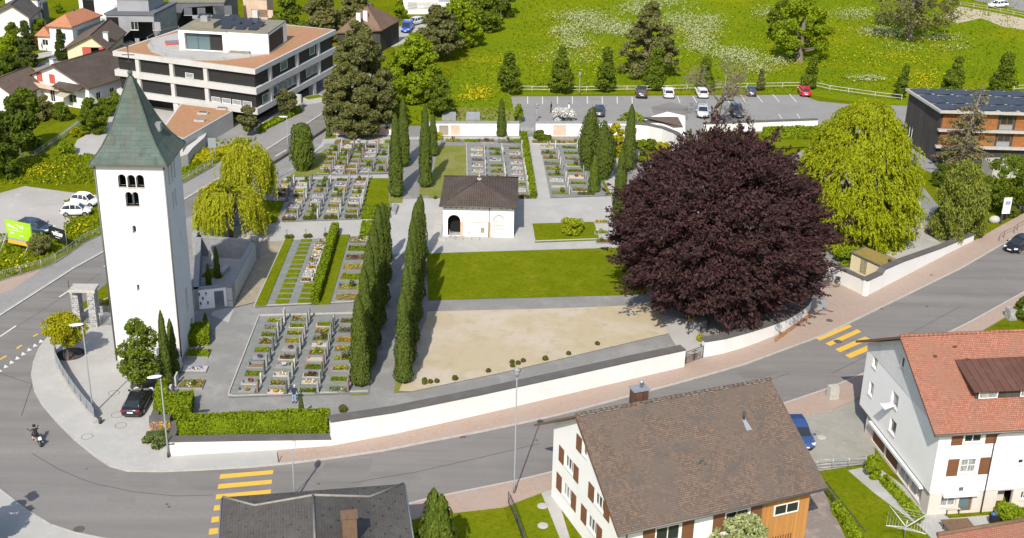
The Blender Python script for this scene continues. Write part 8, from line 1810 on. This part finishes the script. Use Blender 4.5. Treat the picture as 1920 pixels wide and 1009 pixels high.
lantern('tall lantern lamp on the lower pavement in front of the long white wall', (964, 924), 689, CZ); lantern('lantern lamp at the parking fence left of the dark grey car', (1086, 178), 135, 0); lantern('lantern lamp at the parking fence behind the leafless tree', (1358, 178), 131, 0); lantern('lantern lamp at the gate of the parking lot', (1006, 229), 194, .03); lantern('lantern lamp on the shaded path by the timber building', (1688, 294), 269, .03); lantern('lantern lamp in the hedge bush at the right edge', (1911, 400), 338, 0)
lantern('small lamp on the side street at the upper left', (48, 138), 111, .02)
for k, (px, py) in enumerate(((538, 447), (574, 446), (610, 443))):
    B = G(px, py, CZ); T = thing('path_light', 'short path light, %s from the left at the end of the striped grave field' % ('first', 'second', 'third')[k], 'path light', B, 0, 'short path lights'); mb = MB(); mb.box((0, 0, 0), (.14, .14, .95)); mb.build('post', M['metal'], T, world=False); mb = MB(); mb.box((0, 0, .95), (.2, .2, .12)); mb.build('light_head', M['lampgrey'], T, world=False)
B = G(737, 371, CZ); T = thing('path_light', 'short lamp post beside the bench by the avenue cypress', 'path light', B); mb = MB(); mb.box((0, 0, 0), (.12, .12, .9)); mb.build('post', M['metal'], T, world=False); mb = MB(); mb.box((0, 0, .9), (.2, .2, .16)); mb.build('light_head', M['lampgrey'], T, world=False)
B = G(740, 396, CZ); mb = MB(); mb.box((B.x, B.y, CZ+.02), (.6, 2.8, .45), R(-2)); tag(mb.build('stone_bench', M['granite']), 'grey stone bench beside the avenue above the cross path', 'bench')
def railing(name, label, pix, h, step, m='metal', zb=CZ, bars=8, rails=(1.0,), pm=None, pr=.035, cat='railing'):
    P = PP(pix, zb); T = thing(name, label, cat, P[len(P)//2]); pts = [P[0]]
    for a, b in zip(P, P[1:]):
        k = max(1, round((b-a).length/step))
        for j in range(1, k+1): pts.append(a.lerp(b, j/k))
    mb = MB()
    for f in rails: mb.tube([p+Z3*h*f for p in pts], pr*.9, 5)
    mb.build('rail', M[m], T)
    for p in pts: mb = MB(); mb.tube([p-Z3*.1, p+Z3*(h+.03)], pr, 5); mb.build('post', M[pm or m], T)
    if bars:
        mb = MB()
        for a, b in zip(pts, pts[1:]):
            for j in range(1, bars): q = a.lerp(b, j/bars); mb.tube([q+Z3*.1, q+Z3*h], .012, 3)
        mb.build('bars', M[m], T)
    return T
railing('road_railing', 'long grey metal railing along the pavement below the billboards', [(-60, 540), (0, 528), (78, 505), (105, 493), (127, 479), (161, 455), (193, 440), (230, 418)], 1.1, 2.0, rails=(1.0, .12), bars=12)
railing('road_railing', 'grey metal railing beside the main road right of the tower', [(340, 347), (399, 314)], 1.1, 2.0, rails=(1.0, .12), bars=12)
railing('garden_fence', 'wire fence along the lower edge of the garden lawn', [(20, 303), (66, 298), (100, 275), (145, 240), (165, 225)], 1.1, 2.4, 'metal', 0, 14, (1.0, .5, .1), pr=.025, cat='fence')
railing('parking_fence', 'pale wooden two rail fence between meadow and parking lot', [(965, 173), (1030, 174), (1100, 174), (1250, 172), (1400, 168), (1500, 166), (1525, 165), (1555, 172), (1590, 177), (1640, 184), (1690, 190)], 1.05, 3.4, 'woodgrey', 0, 0, (1.0, .5), pr=.06, cat='fence')
railing('parking_fence', 'short piece of pale rail fence behind the timber building roof', [(1900, 172), (1960, 168)], 1.05, 3.4, 'woodgrey', 0, 0, (1.0, .5), pr=.06, cat='fence')
railing('road_railing', 'pale railing along the road at the upper right corner', [(1800, 12), (1850, 20), (1900, 30), (1960, 42)], 1.0, 3.0, 'woodgrey', 0, 0, (1.0, .5), pr=.05)
railing('pavement_barrier', 'low dark metal barrier on the pavement above the black car', [(1873, 452), (1882, 446), (1901, 437), (1907, 432), (1928, 422)], .85, 3.0, 'metaldark', CZ, 0, (1.0,), pr=.03, cat='barrier')
railing('garden_fence', 'dark metal fence along the cobbled drive', [(1546, 925), (1560, 942), (1585, 975), (1620, 1018)], 1.05, 1.6, 'metaldark', 0, 10, (1.0, .15), pr=.035, cat='fence')
railing('garden_fence', 'dark green fence between the two lawns at the bottom', [(953, 945), (968, 980), (985, 1030)], 1.1, 2.0, 'metaldark', 0, 10, (1.0, .15), pr=.03, cat='fence')
railing('drive_railing', 'pale metal railing in front of the blue car', [(1530, 882), (1560, 879), (1590, 877), (1622, 874)], .95, 1.8, 'metal', 0, 0, (1.0, .55, .2), pr=.035)
railing('plaza_railing', 'curved grey railing along the edge of the tower plaza', [(104, 655), (106, 680), (118, 704), (140, 738), (162, 766), (174, 779)], 1.05, 1.6, 'lampgrey', CZ+.35, 0, (1.0, .0), pr=.03)
P = PP([(103, 658), (105, 682), (118, 706), (140, 740), (162, 769), (178, 790)], CZ); T = thing('plaza_wall', 'low curved pale wall with grey panels below the plaza railing', 'wall', P[2]); mb, mb2 = MB(), MB()
for a, b in zip(P, P[1:]):
    d = (b-a).normalized(); n = Vector((-d.y, d.x, 0))*.14; mb.hexa([a-n, b-n, b+n, a+n], [p+Z3*.35 for p in (a-n, b-n, b+n, a+n)]); n2 = n*.15; mb2.hexa([p+Z3*.4 for p in (a-n2, b-n2, b+n2, a+n2)], [p+Z3*1.3 for p in (a-n2, b-n2, b+n2, a+n2)])
mb.build('wall_face', M['concrete'], T); mb2.build('infill_panel', M['lampgrey'], T)
p = G(184, 790, CZ); T = thing('litter_bin', 'small dark bollard at the end of the plaza railing', 'bollard', p); mb = MB(); mb.box((p.x-.4, p.y, CZ), (1.0, .5, .3), R(-50)); mb.build('base', M['concrete'], T); mb = MB(); mb.lathe([(.16, 0), (.16, .5), (.1, .55)], 10, (p.x+.3, p.y-.3, CZ)); mb.build('post', M['metaldark'], T)
def text(s, name, parent, loc, rot, size, m, ext=.004):
    cu = bpy.data.curves.new(name, 'FONT'); cu.body = s; cu.size = size; cu.align_x = 'CENTER'; cu.align_y = 'CENTER'; cu.extrude = ext
    o = bpy.data.objects.new(name, cu); COL.objects.link(o); dg = bpy.context.evaluated_depsgraph_get(); me = bpy.data.meshes.new_from_object(o.evaluated_get(dg)); bpy.data.objects.remove(o); me.materials.append(m); o = bpy.data.objects.new(name, me); COL.objects.link(o); o.parent = parent; o.location = loc; o.rotation_euler = rot; return o
def billboard(name, label, a, b, ztop, zbot, cols, posts):
    A, B = a, b; d = (B-A); L_ = d.length; d.normalize(); rz = math.atan2(d.y, d.x); T = thing(name, label, 'billboard', (A.x, A.y, 0), rz)
    for z0, z1, m in cols: mb = MB(); mb.box((L_/2, 0, z0), (L_, .06, z1-z0)); mb.build('panel', M[m], T, world=False)
    for x in (0.03, L_-.03): mb = MB(); mb.tube([(x, .06, 0), (x, .06, ztop+.05)], .05, 6); mb.build('post', M['metal'], T, world=False)
    if posts:
        for x in (.1, L_-.1): mb = MB(); mb.tube([(x, -1.6, 0), (x, -.05, ztop*.55)], .04, 6); mb.build('prop', M['metal'], T, world=False)
    return T, L_
M['lime'] = mat('lime_green_board', (.30, .52, .015), .6, [(.5, (.34, .56, .05), .4, .7)]); M['orangeb'] = mat('orange_band', (.66, .36, .05), .6); M['greyb'] = mat('grey_band', (.30, .30, .31), .6); M['blackb'] = mat('black_board', (.02, .02, .02), .6); M['whiteb'] = mat('white_lettering', (.75, .76, .72), .7); M['navyb'] = mat('blue_lettering', (.05, .08, .3), .7)
a, b = G(17, 466), G(64, 476)
T, L_ = billboard('billboard', 'large lime green billboard with an orange band on slanted props', a, b, 3.6, .9, [(.75, 1.2, 'orangeb'), (1.205, 1.45, 'greyb'), (1.455, 3.6, 'lime')], True)
for z, w in ((2.75, 1.7), (2.72, .9), (2.2, 1.9), (1.9, 1.1)): pass
for k, (x0, x1, z0, z1) in enumerate(((.35, .62, 2.85, 3.1), (.66, 1.0, 2.78, 2.95), (1.05, 1.35, 2.72, 2.9), (2.0, 2.2, 2.85, 3.15), (2.3, 2.6, 2.8, 3.1), (.4, 2.4, 2.42, 2.46), (.6, 1.1, 2.05, 2.15), (1.9, 2.4, 1.85, 2.0))):
    if x1 < L_: mb = MB(); mb.box(((x0+x1)/2, -.045, z0), (x1-x0, .02, z1-z0)); mb.build('lettering', M['whiteb'], T, world=False)
mb = MB(); mb.tube([(1.68+.22*math.cos(t), -.045, 2.9+.26*math.sin(t)) for t in [2*math.pi*k/14 for k in range(15)]], .03, 4); mb.build('ring_mark', M['whiteb'], T, world=False)
a, b = G(96, 459), G(126, 468); T, L_ = billboard('billboard', 'black billboard with white lettering beside the olive bush', a, b, 2.35, .85, [(.85, 2.35, 'blackb')], False)
mb = MB(); pts = [(L_*.40, 1.93), (L_*.46, 1.86), (L_*.66, 2.0), (L_*.47, 1.93), (L_*.42, 2.02)]; mb.hexa([(x, -.05, z) for x, z in pts], [(x, -.035, z) for x, z in pts]); mb.build('tick_emblem', M['whiteb'], T, world=False)
for x0, x1, z0, z1 in ((.18, .36, 1.62, 1.82), (.38, .60, 1.62, 1.82), (.62, .84, 1.6, 1.8), (.24, .42, 1.42, 1.58), (.44, .80, 1.4, 1.56), (.36, .66, 1.15, 1.2)): mb = MB(); mb.box((L_*(x0+x1)/2, -.045, z0), (L_*(x1-x0), .02, z1-z0)); mb.build('lettering', M['whiteb'], T, world=False)
p = G(1876, 418, CZ); T = thing('sign_board', 'white upright sign with blue lettering on a dark post by the pavement', 'sign', p); mb = MB(); mb.box((p.x, p.y, CZ), (.22, .22, 2.2)); mb.build('post', M['metaldark'], T); mb = MB(); mb.box((p.x+.35, p.y-.14, CZ+1.3), (1.05, .1, 2.1), R(10)); q = mb.build('panel', M['whiteb'], T)
for z in (2.9, 2.65): mb = MB(); mb.box((p.x+.4, p.y-.2, z), (.7, .02, .14), R(10)); mb.build('lettering', M['navyb'], q)
p = G(1864, 416, CZ); T = thing('boulder', 'pale boulder beside the white sign', 'boulder', p); mb = MB(); mb.ell((p.x, p.y, .4), (.75, .5, .55), 10); mb.build('rock', M['limestone'], T)
A, B = G(1880, 414), G(1960, 372); T = thing('board_fence', 'grey board fence between the bush and the pavement at the right', 'fence', A); d = (B-A).normalized(); n = Vector((-d.y, d.x, 0)); L_ = (B-A).length; k = 0
mb = MB(); s = 0
while s < L_: q = A+d*s; h = 1.25+.05*(k % 2); mb.hexa([q, q+d*.24, q+d*.24+n*.03, q+n*.03], [r_+Z3*h for r_ in (q, q+d*.24, q+d*.24+n*.03, q+n*.03)]); s += .27; k += 1
mb.build('boards', M['darkwood'], T); mb = MB(); mb.tube([A+n*.06+Z3*.9, B+n*.06+Z3*.9], .05, 4); mb.build('rail', M['darkwood'], T)
# two metal lids behind the back wall
for k, (px, py) in enumerate(((842, 223), (887, 223))):
    p = G(px, py); T = thing('metal_hatch', '%s of two grey sloping metal hatches behind the back wall' % ('left', 'right')[k], 'hatch', p); mb = MB(); mb.hexa([p+Vector((-1.1, -.9, 0)), p+Vector((1.1, -.9, 0)), p+Vector((1.1, .9, 0)), p+Vector((-1.1, .9, 0))], [p+Vector((-1.1, -.9, .25)), p+Vector((1.1, -.9, .25)), p+Vector((1.0, .8, .9)), p+Vector((-1.0, .8, .9))]); mb.build('lid', M['metal'], T)
sheet('mown_grass', [(836, 228), (846, 202), (934, 202), (980, 212), (972, 228)], 0.022, M['lawn_dry'])
# stone pillars, table, dryer, bits in the gardens
p = G(1560, 748); T = thing('stone_pillar', 'weathered stone block pillar between the pavement and the driveway', 'pillar', p); mb = MB(); mb.box((p.x, p.y, 0), (.95, .75, 1.35), R(15), top=(.92, .9)); mb.build('block', M['limestone'], T)
p = G(1900, 597); T = thing('stone_pile', 'grey stone block overgrown with a dark climber at the right edge', 'stone block', p); mb = MB(); mb.box((p.x, p.y, 0), (1.6, 1.0, 1.2), R(15)); mb.build('block', M['rubble'], T)
def table():
    p = G(1795, 1000); u = Vector((math.cos(R(8)), math.sin(R(8)), 0)); n = Vector((-u.y, u.x, 0)); T = thing('garden_table', 'brown wooden garden table in front of the red roofed house', 'table', p); mb = MB()
    for k in range(6): q = p+n*(k-2.5)*.27+Z3*.72; mb.box(q, (2.2, .25, .05), R(8))
    mb.build('table_top', M['wood'], T)
    for a in (-.9, .9):
        for b_ in (-.6, .6): q = p+u*a+n*b_; mb = MB(); mb.tube([q, q+Z3*.72], .035, 5); mb.build('leg', M['metaldark'], T)
    q = G(1784, 962); T2 = thing('garden_bench', 'pale slatted bench below the window of the red roofed house', 'bench', q); mb = MB()
    for k in range(3): mb.box(q+n*(k-1)*.15+Z3*.42, (1.2, .12, .04), R(8))
    mb.build('seat', M['woodgrey'], T2); mb = MB()
    for k in range(2): mb.box(q+n*.25+Z3*(.6+k*.18), (1.2, .04, .12), R(8))
    mb.build('backrest', M['woodgrey'], T2)
    for s in (-.5, .5): mb = MB(); mb.box(q+u*s, (.05, .45, .42), R(8)); mb.build('leg', M['metaldark'], T2)
table()
def dryer():
    p = G(1695, 1012); T = thing('rotary_dryer', 'open rotary clothes dryer on the garden lawn', 'clothes dryer', p); mb = MB(); mb.tube([p, p+Z3*1.75], .04, 6); mb.build('pole', M['metal'], T); top = p+Z3*1.15
    ends = [top+Vector((2.0*math.cos(t), 2.0*math.sin(t), .65)) for t in [R(25+90*k) for k in range(4)]]
    for e in ends: mb = MB(); mb.tube([top, e], .03, 5); mb.build('arm', M['lampwhite'], T)
    mb = MB()
    for f in (.25, .4, .55, .7, .85, 1.0):
        q = [top.lerp(e, f) for e in ends]
        for a, b in zip(q, q[1:]+q[:1]): mb.tube([a, b], .008, 3)
    mb.build('lines', M['lampwhite'], T)
dryer()
p = G(1862, 985); T = thing('garden_trolley', 'dark garden trolley with a blue cloth by the house door', 'trolley', p); mb = MB(); mb.box((p.x, p.y, .3), (.6, .45, .6), R(10), top=(1.1, 1.1)); mb.build('bag', M['blackc'], T); mb = MB(); mb.ell((p.x-.1, p.y, 1.0), (.22, .18, .15), 8); mb.build('cloth', CP['vblue'], T)
for s in (-.2, .2): mb = MB(); mb.tube([(p.x+s, p.y-.1, 0), (p.x+s, p.y-.1, .35)], .03, 5); mb.build('leg', M['metaldark'], T)
for px, py, lab in ((1017, 949, 'upper of two round pale covers in the grass beside the brown roofed house'), (1018, 986, 'lower of two round pale covers in the grass beside the brown roofed house'), (1540, 820, 'round cover in the driveway beside the blue car')):
    p = G(px, py, .035); mb = MB(); mb.lathe([(.42, 0), (.42, .05), (.36, .06), (.02, .06)], 20, p); tag(mb.build('well_cover', M['concrete']), lab, 'well cover', 'round pale covers')
p = G(1299, 611, CZ); T = thing('planter', 'grey angular stone planter with a small plant under the beech', 'planter', p); mb = MB(); mb.prism(PP([(1289, 606), (1306, 617), (1325, 611), (1318, 601), (1300, 599)], CZ), CZ, .75); mb.build('trough', M['granite'], T)
n_ = 60; P = np.array([p.x, p.y+.2, .85])+rng.normal(size=(n_, 3))*[.25, .2, .1]; leaf_mesh('plant', P, np.tile([0, 0, 1.0], (n_, 1)), np.full(n_, .16), M['lf_bright'], T)
p = G(1535, 578, CZ); T = thing('panel_barrier', 'grey metal panel railing by the end of the curved white wall', 'barrier', p); mb = MB(); mb.box((p.x, p.y, CZ), (1.7, .08, 1.0), R(-5)); mb.build('panel', M['lampgrey'], T); mb = MB(); mb.box((p.x-.9, p.y+.3, CZ), (.1, .1, 2.1)); mb.build('post', M['metaldark'], T)
# fallen reddish leaves under the beech wall
n_ = 500; P = []
for k in range(n_):
    t = random.random(); x = 1452+t*68; y = 634-t*48+random.random()*8; q = G(x, y, CZ+.02); P.append((q.x, q.y, CZ+.02))
struct(leaf_mesh('fallen_leaves', np.array(P), np.tile([0, 0, 1.0], (n_, 1)), np.full(n_, .14), leafmat('fallen_beech_leaves', (.30, .13, .06), (.38, .18, .08), None, .1), None, .9, 1.3), 'stuff')
for pix, lab in (([(523, 868), (523, 848)], 'thin dark posts on the pavement by the left crosswalk'),):
    p = G(523, 866, CZ); T = thing('bollard', 'leaning dark post on the pavement by the left crosswalk', 'post', p); mb = MB(); mb.tube([p, p+Vector((-.1, 0, .9))], .04, 5); mb.build('post', M['metaldark'], T)
